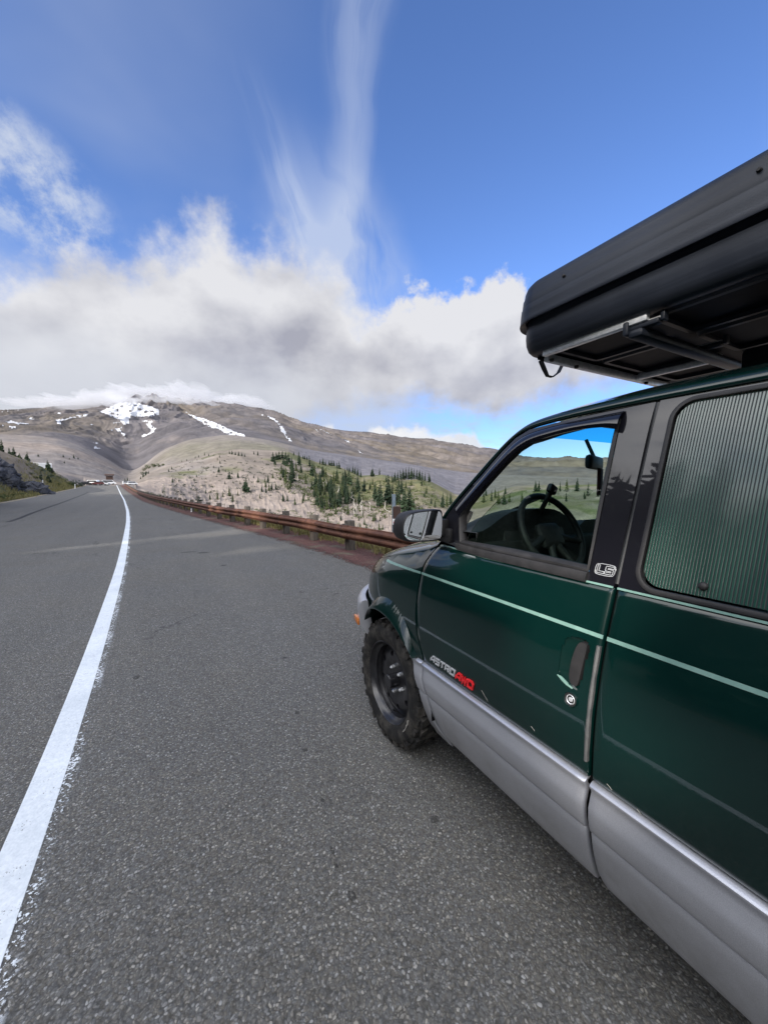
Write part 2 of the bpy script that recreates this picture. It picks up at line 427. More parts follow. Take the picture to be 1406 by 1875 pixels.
def glassy(name, tint, ior=1.5, rough=.0, refl=1.0):
    m = bpy.data.materials.new(name); m.use_nodes = True; t = m.node_tree; t.nodes.remove(t.nodes['Principled BSDF'])
    tr = t.nodes.new('ShaderNodeBsdfTransparent'); tr.inputs[0].default_value = (*tint, 1)
    gl = t.nodes.new('ShaderNodeBsdfGlossy'); gl.inputs['Roughness'].default_value = rough; gl.inputs[0].default_value = (1, 1, 1, 1)
    fr = t.nodes.new('ShaderNodeFresnel'); fr.inputs[0].default_value = ior
    f = Nd(t, fr.outputs[0]) * refl
    mx = t.nodes.new('ShaderNodeMixShader')
    t.links.new(f.clamp().s, mx.inputs[0]); t.links.new(tr.outputs[0], mx.inputs[1]); t.links.new(gl.outputs[0], mx.inputs[2])
    t.links.new(mx.outputs[0], t.nodes['Material Output'].inputs['Surface'])
    return m
def make_paint(name, c, metal=.0, flake=True, rough=.35):
    m = mat(name, (*c, 1), rough, metal, coat=1.0, coat_rough=.025, spec=.12); t, b, o = parts(m)
    n = noise(o, 900, 2, .6)
    c2 = tuple(min(1, q * 1.7 + .002) for q in c)
    f = n.smooth(.45, .75) * .6
    x, y, z = sep(o)
    dust = noise(o, 3.0, 6, .65)
    dirt = (z.smooth(.95, .62) * .5 + .10) * dust.smooth(.45, .8)
    setc(t, b, 'Base Color', mix(t, dirt * .035, mix(t, f, (*c, 1), (*c2, 1)), (.20, .19, .17, 1)))
    setc(t, b, 'Coat Roughness', dirt * .10 + .02)
    wob = noise(o, 2.3, 2, .5)
    nb = t.nodes.new('ShaderNodeBump'); nb.inputs['Strength'].default_value = .05; nb.inputs['Distance'].default_value = .02
    t.links.new(wob.s, nb.inputs['Height']); t.links.new(nb.outputs[0], b.inputs['Coat Normal'])
    return m
def make_silver():
    m = mat('silver_cladding', (.40, .41, .44, 1), .37, .72, coat=.35, coat_rough=.25); t, b, o = parts(m)
    n = noise(o, 700, 2, .6); g = noise(o, 5, 6, .65); x, y, z = sep(o)
    dirt = (z.smooth(.54, .30) * .75 + .14) * g.smooth(.38, .70)
    setc(t, b, 'Base Color', mix(t, dirt * .55, mix(t, n.smooth(.3, .7), (.52, .53, .57, 1), (.68, .69, .73, 1)), (.27, .26, .24, 1)))
    setc(t, b, 'Roughness', g * .16 + .30)
    return m
def make_tent():
    m = mat('moulded_black_plastic', (.022, .024, .028, 1), .45, spec=.3); t, b, o = parts(m)
    n = noise(o, 260, 3, .6); d = noise(o, 4, 5, .6); x, y, z = sep(o)
    streak_ = noise(vec(t, x * 3, y * .8, z * 60), 1.5, 4, .6)
    setc(t, b, 'Base Color', mix(t, (d * .6 + streak_ * .5).smooth(.4, .75), (.009, .012, .019, 1), (.020, .025, .036, 1)))
    setc(t, b, 'Roughness', d * .22 + .34); bump(t, b, n, .22, .0015)
    return m
def make_tyre():
    m = mat('tyre_rubber', (.02, .02, .02, 1), .8, spec=.3); t, b, o = parts(m)
    n = noise(o, 16, 6, .65); n2 = noise(o, 160, 3, .6)
    setc(t, b, 'Base Color', mix(t, n.smooth(.38, .68), (.014, .014, .014, 1), (.068, .062, .054, 1))); bump(t, b, n2, .25, .002)
    return m
def make_ribbed():
    """translucent twin-wall sheet: pale ribs with dark channels between"""
    m = mat('twin_wall_sheet', (.06, .18, .14, 1), .22, coat=1.0, coat_rough=.06, spec=.6); t, b, o = parts(m)
    x, y, z = sep(o)
    ph = (y * (1 / .0072) + (noise(vec(t, y * 0.0, z, 0.0), 2, 2) - .5) * .3)._m('FRACT')
    w = (ph - .5).abs()
    chan = w.smooth(.24, .36)
    g = noise(vec(t, y * 4, z * .7, 0.0), 3, 4, .6)
    c = mix(t, g.smooth(.3, .7), (.009, .044, .032, 1), (.022, .074, .054, 1))
    setc(t, b, 'Base Color', mix(t, chan, c, (.003, .010, .009, 1)))
    setc(t, b, 'Roughness', chan * .5 + .2)
    setc(t, b, 'Coat Weight', (1.0 - chan * .9) * .75)
    bump(t, b, (1.0 - chan) + (1.0 - (w * 2.0).pow(2.0)) * .5, .35, .0016)
    return m

M = dict(
    asphalt=make_asphalt(), line=make_line(), yellow=make_stripe('faded_yellow_paint', (.50, .37, .18, 1), .08, .34), seam=make_stripe('tar_seam', (.018, .018, .02, 1), .10, .36),
    cinder=make_cinder(), terrain=make_terrain(), rust=make_rust(), wood=make_post_wood(), rock=make_rock(),
    snow=speckled('old_snow', (.62, .64, .67), (.40, .40, .41), .022, .7, 1.5, .6, detail=8),
    fir=make_needles('fir_needles', (.014, .026, .016), (.034, .058, .028)), firpale=make_needles('light_fir_needles', (.028, .045, .020), (.075, .095, .036)),  # second kind: firs whose own needles are a paler yellow green
    leaf=make_needles('shrub_leaves', (.030, .050, .018), (.085, .110, .035)),
    dry=make_needles('grass_blades', (.09, .10, .035), (.27, .23, .10)),
    bark=speckled('bark', (.055, .042, .032), (.13, .10, .08), 14, .9, .02, .6), dead=speckled('bleached_wood', (.34, .32, .29), (.55, .52, .48), 3, .85, .02, .3),
    green=make_paint('green_metallic_paint', (.0003, .0120, .0104), .0), black=make_paint('gloss_black_paint', (.006, .006, .009), 0), silver=make_silver(),
    rubber=speckled('black_rubber', (.008, .008, .009), (.018, .017, .018), 18, .6, .002, .2), trimgrey=speckled('grey_plastic', (.06, .063, .065), (.10, .10, .10), 30, .55, .001, .1),
    chrome=mat('chrome', (.75, .76, .78, 1), .12, 1.0), bright=mat('bright_bare_metal', (.78, .80, .82, 1), .25, .6), badge=mat('silver_badge', (.62, .64, .66, 1), .25, .35), tape=speckled('pale_pinstripe', (.15, .27, .235), (.19, .32, .28), 25, .4, .001, 0),
    dark=mat('dark_void', (.006, .006, .007, 1), .9, spec=.1), amber=mat('amber_lens', (.55, .16, .015, 1), .15, coat=1), tyre=make_tyre(),
    rim=speckled('black_wheel_enamel', (.008, .008, .010), (.020, .020, .023), 22, .33, .001, .05, coat=.4), tent=make_tent(),
    alu=speckled('aluminium', (.62, .66, .70), (.82, .85, .88), 40, .42, .001, .1, metal=.6), glass=glassy('tinted_side_glass', (.60, .72, .66), 1.52, 0, 1.0), wind=glassy('windscreen_glass', (.66, .78, .70), 1.5, 0, .6),
    band=glassy('blue_tint_band', (.05, .42, .62), 1.5, 0, .5), smoke=None, mirror=mat('mirror_glass', (.86, .87, .88, 1), .01, 1.0),
    dash=speckled('dark_dashboard', (.012, .014, .016), (.024, .026, .028), 60, .6, .001, .1), cloth=speckled('seat_cloth', (.05, .055, .06), (.08, .085, .09), 90, .9, .001, .2), red=mat('red_enamel', (.80, .018, .025, 1), .3, coat=.6),
    ribbed=make_ribbed(), white=mat('white_paint', (.78, .78, .78, 1), .5), galv=speckled('galvanised_steel', (.20, .26, .32), (.33, .40, .46), 9, .5, .002, .1, metal=.4), brown=speckled('brown_painted_steel', (.040, .022, .018), (.065, .034, .026), 12, .7, .002, .2),
    scuff=mat('pale_scuff', (.42, .40, .36, 1), .9), maroon=mat('maroon_cloth', (.05, .012, .012, 1), .9), pane=mat('car_window', (.01, .012, .015, 1), .05),
)
def make_smoke():
    m = mat('smoked_acrylic', (.006, .006, .010, 1), .05, coat=1.0, coat_rough=.02); t = m.node_tree; b = t.nodes['Principled BSDF']
    tr = t.nodes.new('ShaderNodeBsdfTransparent'); tr.inputs[0].default_value = (.10, .10, .12, 1); mx = t.nodes.new('ShaderNodeMixShader'); mx.inputs[0].default_value = .78
    t.links.new(tr.outputs[0], mx.inputs[1]); t.links.new(b.outputs[0], mx.inputs[2]); t.links.new(mx.outputs[0], t.nodes['Material Output'].inputs['Surface'])
    return m
M['smoke'] = make_smoke()
M['tray'] = speckled('black_tray_plastic', (.004, .005, .008), (.008, .009, .013), 30, .6, .001, .1, spec=.15)

# ================================================================== ground shapes (metres; x right of the van's heading, y ahead)
def zroad(Y):
    Y = np.asarray(Y, float)
    return .00022 * np.clip(Y - 40, 0, 88) ** 2 - .012 * np.clip(Y - 134, 0, 40)
ROAD_R = [(-40, 4.3), (-5, 4.0), (3, 3.55), (6.75, 3.24), (8.44, 3.07), (10.31, 2.81), (12.77, 2.42), (16.14, 1.81), (21.35, .88), (27.34, -.09), (43.96, -2.6), (68.9, -5.5), (93, -8.6), (114.8, -11.4), (130, -13.6), (150, -16.5)]
LINE_L = [(-40, -.75), (-5, -.60), (1.43, -.66), (2.58, -.69), (4.15, -.76), (5.2, -.82), (6.6, -.90), (8.6, -1.02), (12.76, -1.34), (18.84, -1.83), (28.1, -2.70), (50, -5.02), (86.8, -9.30), (103.7, -11.3), (122.6, -13.62), (150, -17.2)]
ROAD_L = [(-40, -9.8), (0, -9.9), (20, -10.6), (35, -12.3), (46, -13.7), (56.3, -14.96), (72.6, -16.9), (91.5, -18.6), (107.9, -19.6), (118.8, -20.3), (126, -20.9), (150, -23)]
SEAM = [(21.8, -6.15), (28.35, -7.11), (38.9, -8.42), (54.2, -10.29), (70, -12.0), (81.8, -13.3), (100, -15.3)]
def along(tab, Y):
    """smooth curve through the table"""
    a = np.array(tab, float); Y = np.asarray(Y, float)
    return sum(np.interp(Y + d * (.8 + np.abs(Y) * .045), a[:, 0], a[:, 1]) * w for d, w in ((-1.5, .1), (-.75, .2), (0, .4), (.75, .2), (1.5, .1)))
xr = lambda Y: along(ROAD_R, Y)
xl = lambda Y: along(ROAD_L, Y)

# noise on the plane
def _h(ix, iy, s):
    n = (ix.astype(np.int64) * 374761393 + iy.astype(np.int64) * 668265263 + s * 1274126177) & 0xffffffff
    n = ((n ^ (n >> 13)) * 1274126177) & 0xffffffff
    return ((n ^ (n >> 16)) & 0xffff) / 65535.0
def vnoise(x, y, s=0):
    ix = np.floor(x); iy = np.floor(y); fx = x - ix; fy = y - iy
    fx = fx * fx * fx * (fx * (fx * 6 - 15) + 10); fy = fy * fy * fy * (fy * (fy * 6 - 15) + 10)
    a = _h(ix, iy, s); b = _h(ix + 1, iy, s); c = _h(ix, iy + 1, s); d = _h(ix + 1, iy + 1, s)
    return (a * (1 - fx) + b * fx) * (1 - fy) + (c * (1 - fx) + d * fx) * fy
def fbm(x, y, o=5, s=0, g=.55):
    t = 0; a = 1; n = 0
    for k in range(o):
        t = t + a * (vnoise(x, y, s + k) - .5) * 2; n += a; a *= g; x = x * 2.03 + 7.1; y = y * 2.03 - 3.7
    return t / n * 1.6
def ridged(x, y, o=5, s=0):
    t = 0; a = 1; n = 0
    for k in range(o):
        t = t + a * (1 - 2 * np.abs(vnoise(x, y, s + k) - .5)); n += a; a *= .55; x = x * 2.07 + 3.3; y = y * 2.07 + 1.9
    return t / n

# hill profile: elevation angle (degrees) seen from the road against azimuth, for each fold of the land
CREST = [(-18.74, 1.92), (-16.42, 1.6), (-12.05, 1.6), (-9.64, 1.15), (-7.06, .59), (-5.14, .27), (-4.28, .68), (-3.08, 1.65), (-.94, 2.67), (2.19, 3.61), (5.29, 4.73), (8.08, 5.12), (12.22, 5.01), (14.55, 4.91), (15.61, 4.47), (18.55, 3.49), (22.03, 2.73), (25.0, 1.53), (28.16, 1.78), (32.21, .97), (33.82, 1.13), (35.42, .64), (38.77, -1.12), (41.74, -1.74), (44.02, -.94), (47.69, .08), (51.22, .22), (58.19, .14), (68.63, 0)]
MID = [(-18.57, 5.46), (-16.24, 5.41), (-13.69, 5.52), (-11.88, 5.44), (-9.49, 4.69), (-6.96, 3.15), (-5.09, 1.62), (-3.93, 2.18), (-3.03, 3.09), (-1.17, 4.75), (2.01, 6.24), (6.72, 7.05), (11.0, 6.64), (14.72, 5.84), (17.17, 5.28), (21.89, 4.71), (26.62, 4.02), (30.82, 3.46), (34.61, 2.81), (39.05, 2.22), (43.97, 1.71), (51.19, 1.34), (57.73, 1.06), (68.61, .62)]
TOP = [(-18.49, 6.97), (-16.13, 7.65), (-13.57, 8.21), (-11.74, 8.61), (-9.3, 9.27), (-7.75, 9.71), (-4.47, 10.73), (.89, 10.98), (5.45, 10.83), (7.52, 10.98), (10.36, 10.88), (12.55, 10.5), (14.78, 9.78), (17.07, 9.11), (19.78, 8.42), (22.55, 8.01), (25.75, 7.89), (28.16, 7.43), (31.38, 6.87), (35.38, 6.44), (38.53, 5.84), (41.63, 5.31), (44.28, 4.94), (48.32, 3.94), (51.13, 3.86), (57.95, 3.64), (68.53, 2.47)]
RAIL_EL = [(-6, -.1), (-4.32, -.61), (-2.59, -1.32), (-1.39, -1.69), (1.87, -2.69), (5.07, -3.36), (9.31, -3.99), (13.78, -4.64), (17.03, -5.18), (20.04, -5.79), (23.34, -6.4), (28.15, -7.23), (33.06, -7.6), (38.71, -8), (58, -8.2), (70, -8)]
BANK = [(-40, 8), (-24, 6.0), (-18.59, 4.92), (-16.32, 3.66), (-14.26, 2.79), (-12.72, 2.01), (-11.58, 1.49), (-10.16, .63), (-9.43, .1)]
BANK_R = [(-40, 60), (-24, 78), (-18.6, 88), (-16.4, 97), (-14.3, 106), (-12.7, 113), (-11.6, 119), (-10.2, 129), (-9.4, 136)]
ev = lambda t, a: np.interp(a, [q[0] for q in t], [q[1] for q in t])
tan = lambda d: np.tan(np.radians(d))

az_fine = np.arange(-19.5, 64.0, .085)
AZ = np.concatenate([np.arange(-180, -40, 3.0), np.arange(-40, -19.5, .6), az_fine, np.arange(64, 80, .5), np.arange(80, 180, 3.0), [180.0]])
RR = np.concatenate([np.geomspace(3.0, 90, 64, endpoint=False), np.linspace(90, 340, 150, endpoint=False), np.linspace(340, 1000, 70, endpoint=False), np.linspace(1000, 3560, 190, endpoint=False), np.linspace(3560, 9000, 14)])
A2, R2 = np.meshgrid(AZ, RR, indexing='ij')
X2 = R2 * np.sin(np.radians(A2)); Y2 = R2 * np.cos(np.radians(A2))
def far_profile(a):
    """heights along one bearing: list of (distance, height)"""
    c = float(ev(CREST, a)); m = float(np.mean(ev(MID, a + np.linspace(-.9, .9, 9)))); tp = float(ev(TOP, a))
    P = []
    if a < -9.43:
        b = float(ev(BANK, a)); rb = float(ev(BANK_R, a)); zb = CAM_H + rb * tan(b)
        P += [(rb * .55, .2), (rb, zb), (rb * 1.3, zb + rb * .3 * tan(min(b, 1.2)) - 1.2)]
    elif a < -4.3:
        P += [(100, .9), (136, 1.85), (185, 1.9)]
    else:
        f = float(ev(RAIL_EL, a)); k = min(1, max(0, (a + 4.3) / 8)); rf = 140 + 25 * k
        f = f + .12
        zf = CAM_H + rf * tan(f)
        P += [(rf * .5, zf - .6), (rf * .8, zf - .4), (rf, zf)]
        # the slope above the foot: steep boulders first, then gentler
        zc = CAM_H + 300 * tan(c); g = 300 - rf
        P += [(rf + g * .22, zf + (zc - zf) * .27), (rf + g * .5, zf + (zc - zf) * .56), (rf + g * .78, zf + (zc - zf) * .84)]
    zc = CAM_H + 300 * tan(c)
    P += [(300, zc), (340, CAM_H + 340 * tan(c) - 2.5), (460, CAM_H + 460 * tan(min(c, m)) - 10)]
    zm = CAM_H + 900 * tan(m)
    P += [(640, CAM_H + 640 * tan(c + (m - c) * .42)), (780, CAM_H + 780 * tan(c + (m - c) * .78)), (900, zm), (1000, CAM_H + 1000 * tan(m) - 7), (1180, CAM_H + 1180 * tan(m) - 9)]
    for q, rr_ in ((.22, 1500), (.48, 2000), (.72, 2600), (.9, 3100)):
        P.append((rr_, CAM_H + rr_ * tan(m + (tp - m) * q)))
    zt = CAM_H + 3560 * tan(tp)
    P += [(3560, zt), (4600, zt - 250), (9000, 0)]
    return P
Z2 = np.empty_like(A2)
for i, a in enumerate(AZ):
    P = far_profile(a); Z2[i] = np.interp(RR, [p[0] for p in P], [p[1] for p in P])
# roughness of the land
amp = np.interp(R2, [30, 90, 150, 250, 300, 420, 700, 900, 1100, 1600, 2600, 3300, 3560], [.0, .9, 1.5, 2.2, .9, 2.0, 5, 2.0, 4, 16, 36, 27, 7])
lam = np.interp(R2, [30, 100, 300, 900, 1600, 3500], [7, 15, 30, 110, 260, 420])
lamq = 2.0 ** np.round(np.log2(lam))
disp = np.zeros_like(Z2)
for L_ in np.unique(lamq):
    w = np.clip(1 - np.abs(np.log2(lam / L_)), 0, 1)
    disp += w * (fbm(X2 / L_, Y2 / L_, 6, 11) * .55 + (ridged(X2 / L_ * 1.1 + 9, Y2 / L_ * 1.1, 5, 31) - .62) * 1.1)
farw = np.clip((R2 - 1000) / 200, 0, 1)
# ridges and gullies fan out from the summit
sx_, sy_ = 4300 * math.sin(math.radians(-1.0)), 4300 * math.cos(math.radians(-1.0))
phi = np.arctan2(X2 - sx_, sy_ - Y2); rho = np.hypot(X2 - sx_, sy_ - Y2)
phw = phi + fbm(X2 / 600, Y2 / 600, 4, 231) * .05
fold = fbm(phw * 5, rho / 1100, 6, 203, .62) * .9 + (ridged(phw * 24, rho / 600, 5, 211) - .6) * .85 + (ridged(phw * 8, rho / 1500 + 3, 4, 207) - .62) * 1.6
disp = disp * (1 - farw * .85) + fold * farw * 1.5
Z2 += disp * amp
# gullies running down the mountain
gw = np.interp(R2, [1050, 1500, 2900, 3450], [0, 1, 1, .1])
gu = A2 * .42 + fbm(X2 / 700, Y2 / 700, 3, 5) * .5
Z2 += gw * (ridged(gu * 1.2, np.log(R2) * 1.1, 5, 77) - .6) * 0
gw2 = np.interp(R2, [560, 720, 850, 900], [0, 1, .6, 0]) * np.interp(A2, [14, 17], [0, .35])
Z2 += gw2 * (ridged(A2 * .8, np.log(R2) * 2.0, 4, 91) - .6) * 5
# boulders at the foot of the slope
bw = np.interp(R2, [130, 160, 200, 225], [0, 1, 1, 0]) * np.interp(A2, [-4, 0], [0, 1])
Z2 += bw * np.clip(ridged(X2 / 3.0, Y2 / 3.0, 4, 51) - .55, 0, 1) * 2.0

# the roadside: shoulder right, ditch and bank left
s_r = X2 - xr(Y2); s_l = xl(Y2) - X2
zr2 = zroad(Y2)
near_r = zr2 - .05 - .015 * np.clip(s_r, 0, 1.4) - .46 * np.clip(s_r - 1.7, 0, 1e6)
near_l = zr2 - .05 + .07 * np.clip(s_l - .6, 0, 2.0) + .42 * np.clip(s_l - 2.6, 0, 20) + .26 * np.clip(s_l - 22.6, 0, 60)
inroad = (s_r < 0) & (s_l < 0)
ahead = Y2 < 150
behind = (np.abs(A2) > 70)
rough = fbm(X2 / 2.2, Y2 / 2.2, 5, 3) * .22
zz = Z2.copy()
right = (s_r >= 0)
zz = np.where(right & ahead, np.maximum(near_r + np.clip(s_r / 3 - .3, 0, 1) * rough, np.minimum(Z2, near_r + 400)), zz)
# near right side only counts where the slope really is in front of the far profile
k = np.clip((R2 - 70) / 30, 0, 1)
zz = np.where(right & ahead & (s_r < 8), np.maximum(near_r + np.clip(s_r / 3 - .3, 0, 1) * rough, np.where(s_r < 2.0, -1e9, Z2 - (8 - s_r) * .5)), zz)
left = (s_l >= 0) & ahead & (A2 < 0)
wl = np.clip((s_l - .8) / 5.0, 0, 1)
zl_far = np.where(R2 < 60, near_l, Z2)
zl = np.where(A2 < -19, near_l + rough * np.clip(s_l / 4, 0, 1), (zr2 - .05) * (1 - wl) + Z2 * wl + rough * np.clip(s_l / 4, 0, 1))
zz = np.where(left, zl, zz)
hill_behind = np.clip((np.abs(A2) - 75) / 20, 0, 1)
zz = np.where(inroad & ahead, zr2 - .09, zz)
ZT = zz

# colours of the ground itself
def lerp(a, b, t): return a + (b - a) * t[..., None]
c_tan = np.array([.215, .186, .160]); c_pink = np.array([.315, .265, .232]); c_grey = np.array([.235, .215, .205]); c_mauve = np.array([.142, .132, .139])
c_lava = np.array([.155, .150, .165]); c_mead = np.array([.165, .155, .075]); c_green = np.array([.105, .118, .056]); c_brown = np.array([.175, .150, .125])
n_a = fbm(X2 / 45, Y2 / 45, 5, 21); n_b = fbm(X2 / 14, Y2 / 14, 5, 22); n_c = fbm(X2 / 330 + ZT / 160, Y2 / 330 - ZT / 160, 6, 23); n_d = fbm(X2 / 120 + ZT / 45, Y2 / 120 + ZT / 60, 6, 24)
iso = np.clip((R2 - 700) / 300, 0, 1)
n_c = n_c * (1 - iso) + iso * fbm(phw * 7, rho / 700, 6, 223); n_d = n_d * (1 - iso) + iso * (fbm(phw * 18 + 3, rho / 420, 6, 224) * .7 + fbm(A2 / .8, R2 / 300, 5, 225) * .4)
EL2 = np.degrees(np.arctan2(ZT - CAM_H, R2))
Cc = np.empty(A2.shape + (3,)); Cc[:] = c_tan
hillw = (A2 > -4.5)
foot = np.clip((225 + n_b * 40 - R2) / 30, 0, 1)
Cc = lerp(Cc, np.broadcast_to(c_pink, Cc.shape), foot * .85)
mead = np.clip((n_b * .6 + n_a * .5 + np.interp(A2, [-4, 4, 12, 18, 24, 36, 48], [-.5, -.25, .1, .42, .55, .45, .4]) - np.interp(R2, [150, 195, 225], [.9, .5, 0])) * 2.2, 0, 1) * (R2 < 330)
Cc = lerp(Cc, lerp(np.broadcast_to(c_mead, Cc.shape), np.broadcast_to(c_green, Cc.shape), np.clip(n_b * .8 + .35, 0, 1)), mead * .9)
grey_h = np.clip(n_a * 1.5 + .1, 0, 1) * np.interp(A2, [-3, 3, 12, 16, 34, 38, 44], [.2, .8, .7, .2, .2, .9, .4]) * (R2 > 215) * (R2 < 330)
Cc = lerp(Cc, np.broadcast_to(c_grey * 1.2, Cc.shape), grey_h * (1 - mead))
# middle ground
w_mid = np.clip((R2 - 330) / 20, 0, 1)
midc = lerp(np.broadcast_to(c_grey, Cc.shape), np.broadcast_to(c_brown, Cc.shape), np.clip(n_c * .7 + .45, 0, 1))
lava_w = np.interp(A2, [14.5, 16.5, 40, 46], [0, 1, 1, .4]) * np.clip((1050 - R2) / 30, 0, 1)
midc = lerp(midc, np.broadcast_to(c_lava, Cc.shape), np.clip(lava_w, 0, 1))
midc = lerp(midc, np.broadcast_to(np.array([.19, .19, .13]), Cc.shape), np.interp(A2, [-3, 0, 13, 15], [0, .55, .55, 0]) * np.clip(n_c * 1.2 + .3, 0, 1) * (R2 < 1050))
plain = np.interp(A2, [-20, -12, -6, -4.5], [1, 1, .8, 0]) * (R2 > 138) * (R2 < 900)
midc = lerp(midc, lerp(np.broadcast_to(np.array([.26, .222, .195]), Cc.shape), np.broadcast_to(np.array([.20, .185, .18]), Cc.shape), np.clip(n_d * .9 + .4, 0, 1)), plain)
Cc = lerp(Cc, midc, np.maximum(w_mid, (plain > 0) * 1.0))
# mountain
w_mt = np.clip((R2 - 1040) / 40, 0, 1)
mt = lerp(np.broadcast_to(c_mauve, Cc.shape), np.broadcast_to(c_brown, Cc.shape), np.clip(n_c * 1.1 + .25 + np.interp(A2, [-16, -6, 10, 20, 30, 45], [.15, 0, -.2, 0, .45, .4]) - np.interp(EL2, [6, 9], [0, .35]), 0, 1))
mt = lerp(mt, np.broadcast_to(np.array([.225, .198, .188]), Cc.shape), np.clip(n_d * 1.5 - .25, 0, 1) * .8)
mt = lerp(mt, np.broadcast_to(np.array([.12, .115, .125]), Cc.shape), np.clip(-n_d * 1.4 - .25, 0, 1) * .8)
Cc = lerp(Cc, mt * .74, w_mt)
Cc *= np.where((R2 > 60) & (R2 < 1040), .87, 1.0)[..., None]
# verge left of the road: dry grass, low scrub, gravel
verge = left & (R2 < 140)
vc = lerp(np.broadcast_to(np.array([.20, .165, .125]), Cc.shape), np.broadcast_to(np.array([.085, .090, .050]), Cc.shape), np.clip(n_b * 1.3 + .4, 0, 1))
Cc = np.where(verge[..., None], vc, Cc)
rside = right & ahead & (R2 < 92) & (s_r < 60)
vc2 = lerp(np.broadcast_to(np.array([.15, .135, .07]), Cc.shape), np.broadcast_to(np.array([.20, .15, .12]), Cc.shape), np.clip(n_b * 1.3 + .4, 0, 1))
Cc = np.where((rside & (s_r < 12))[..., None], vc2, Cc)
grain = np.interp(R2, [10, 100, 300, 600, 1500, 3000], [.0, .06, .22, .4, .8, 1.0])

# ------------------------------------------------------------------ snow lying on the mountain (outlines by bearing and elevation)
SNOW = [[(-7.83,8.78),(-7.14,9.16),(-6.45,9.54),(-6.09,9.92),(-4.3,10.29),(-2.47,9.96),(-1.44,9.64),(-1.56,8.89),(-2.33,8.6),(-3.64,8.49),(-4.55,8.51),(-4.75,8.07),(-4.68,7.56),(-5.22,7.41),(-5.66,7.58),(-5.82,7.97),(-6.5,8.22),(-6.83,8.49),(-7.51,8.56)],[(-11.83,7.31),(-11.3,7.48),(-10.12,7.94),(-9.16,8.3),(-8.17,8.48),(-8.84,8.14),(-9.97,7.76),(-10.84,7.42),(-11.24,7.18),(-11.25,6.89),(-11.73,6.9),(-11.66,7.2)],[(-3.66,8.06),(-2.72,8.25),(-1.38,8.43),(-1.97,8.1),(-2.36,7.79),(-2.18,7.44),(-1.52,7.21),(-2.1,7.08),(-2.12,6.69),(-2.79,6.43),(-3.37,5.96),(-3.77,5.98),(-3.63,6.37),(-2.78,6.64),(-2.58,6.98),(-2.85,7.39),(-3.11,7.79)],[(0.83,9.96),(1.43,9.68),(2.44,9.22),(3.9,8.88),(6.04,8.1),(7.35,7.48),(8.81,7.07),(8.79,6.01),(8.0,6.21),(7.11,6.65),(5.58,7.5),(4.29,7.72),(3.04,8.48),(2.03,9.07)],[(-7.0,6.54),(-6.38,6.9),(-5.49,7.28),(-5.23,7.26),(-5.68,6.89),(-5.6,6.65),(-5.26,6.26),(-5.17,5.53),(-5.45,5.93),(-5.7,6.43),(-6.13,6.71),(-6.83,6.45)],[(-8.72,7.2),(-6.87,7.47),(-5.74,7.67),(-5.74,7.55),(-6.88,7.32),(-8.72,7.1)],[(-8.55,5.24),(-7.82,5.05),(-7.99,4.89),(-8.4,5.05)],[(-8.5,4.6),(-8.16,4.74),(-7.51,4.24),(-8.01,4.32),(-8.34,4.36)],[(-15.79,6.62),(-15.44,6.97),(-14.84,6.8),(-13.88,6.76),(-14.17,6.56),(-14.99,6.53)],[(-15.75,6.09),(-15.4,6.34),(-14.66,6.34),(-15.28,6.06)],[(-14.28,7.15),(-13.71,7.48),(-13.29,7.34),(-14.0,7.11)],[(-13.2,7.69),(-12.76,7.89),(-12.84,7.73)],[(-12.02,8.01),(-11.34,8.24),(-10.73,8.26),(-11.05,8.05),(-11.8,7.96)],[(-16.19,6.43),(-15.87,6.29),(-16.21,5.98)],[(-16.12,7.77),(-15.32,8.0),(-14.37,8.18),(-15.33,7.79),(-16.13,7.65)],[(-12.89,8.19),(-11.92,8.59),(-12.53,8.21)],[(9.17,10.48),(10.1,10.22),(11.7,9.76),(12.79,9.46),(13.88,8.26),(14.56,7.16),(15.25,6.33),(14.68,6.38),(13.86,7.42),(13.05,8.78),(11.97,9.5),(10.36,9.96)],[(17.56,9.08),(18.71,8.55),(20.15,7.73),(21.31,7.09),(20.44,7.45),(18.99,8.13)],[(22.34,6.76),(23.22,6.62),(23.81,5.9),(23.07,6.24)],[(18.13,8.39),(19.56,7.57),(18.41,7.98)],[(24.1,5.76),(25.44,4.59),(24.84,4.8)],[(5.38,8.26),(5.88,8.02),(6.89,7.54),(8.17,7.06),(9.22,6.64),(8.68,6.12),(8.02,6.1),(7.64,6.63),(6.61,6.72),(5.36,7.59)]]
def inside(poly, x, y):
    r = np.zeros(x.shape, bool); n = len(poly)
    for i in range(n):
        (x1, y1), (x2, y2) = poly[i], poly[i - 1]
        if y1 == y2: continue
        c = ((y1 > y) != (y2 > y)) & (x < (x2 - x1) * (y - y1) / (y2 - y1) + x1)
        r ^= c
    return r
def inpoly(poly, x, y):
    return bool(inside(poly, np.array([x]), np.array([y]))[0])
snow_id = np.full(A2.shape, -1)
fz = (A2 > -20) & (A2 < 35) & (R2 > 1050) & (R2 < 3700)
wa = A2 + fbm(A2 / .35, EL2 / .35, 4, 61) * .13; we = EL2 + fbm(A2 / .3 + 5, EL2 / .22, 4, 62) * .085
for k_, poly in enumerate(SNOW):
    q = np.array(poly); bb = (wa > q[:, 0].min() - .1) & (wa < q[:, 0].max() + .1) & (we > q[:, 1].min() - .1) & (we < q[:, 1].max() + .1) & fz
    ii = np.nonzero(bb)
    if len(ii[0]): 
        hit = inside(poly, wa[ii], we[ii]) & (fbm(A2[ii] / .5, EL2[ii] / .16, 4, 66) > -.80); snow_id[ii[0][hit], ii[1][hit]] = k_

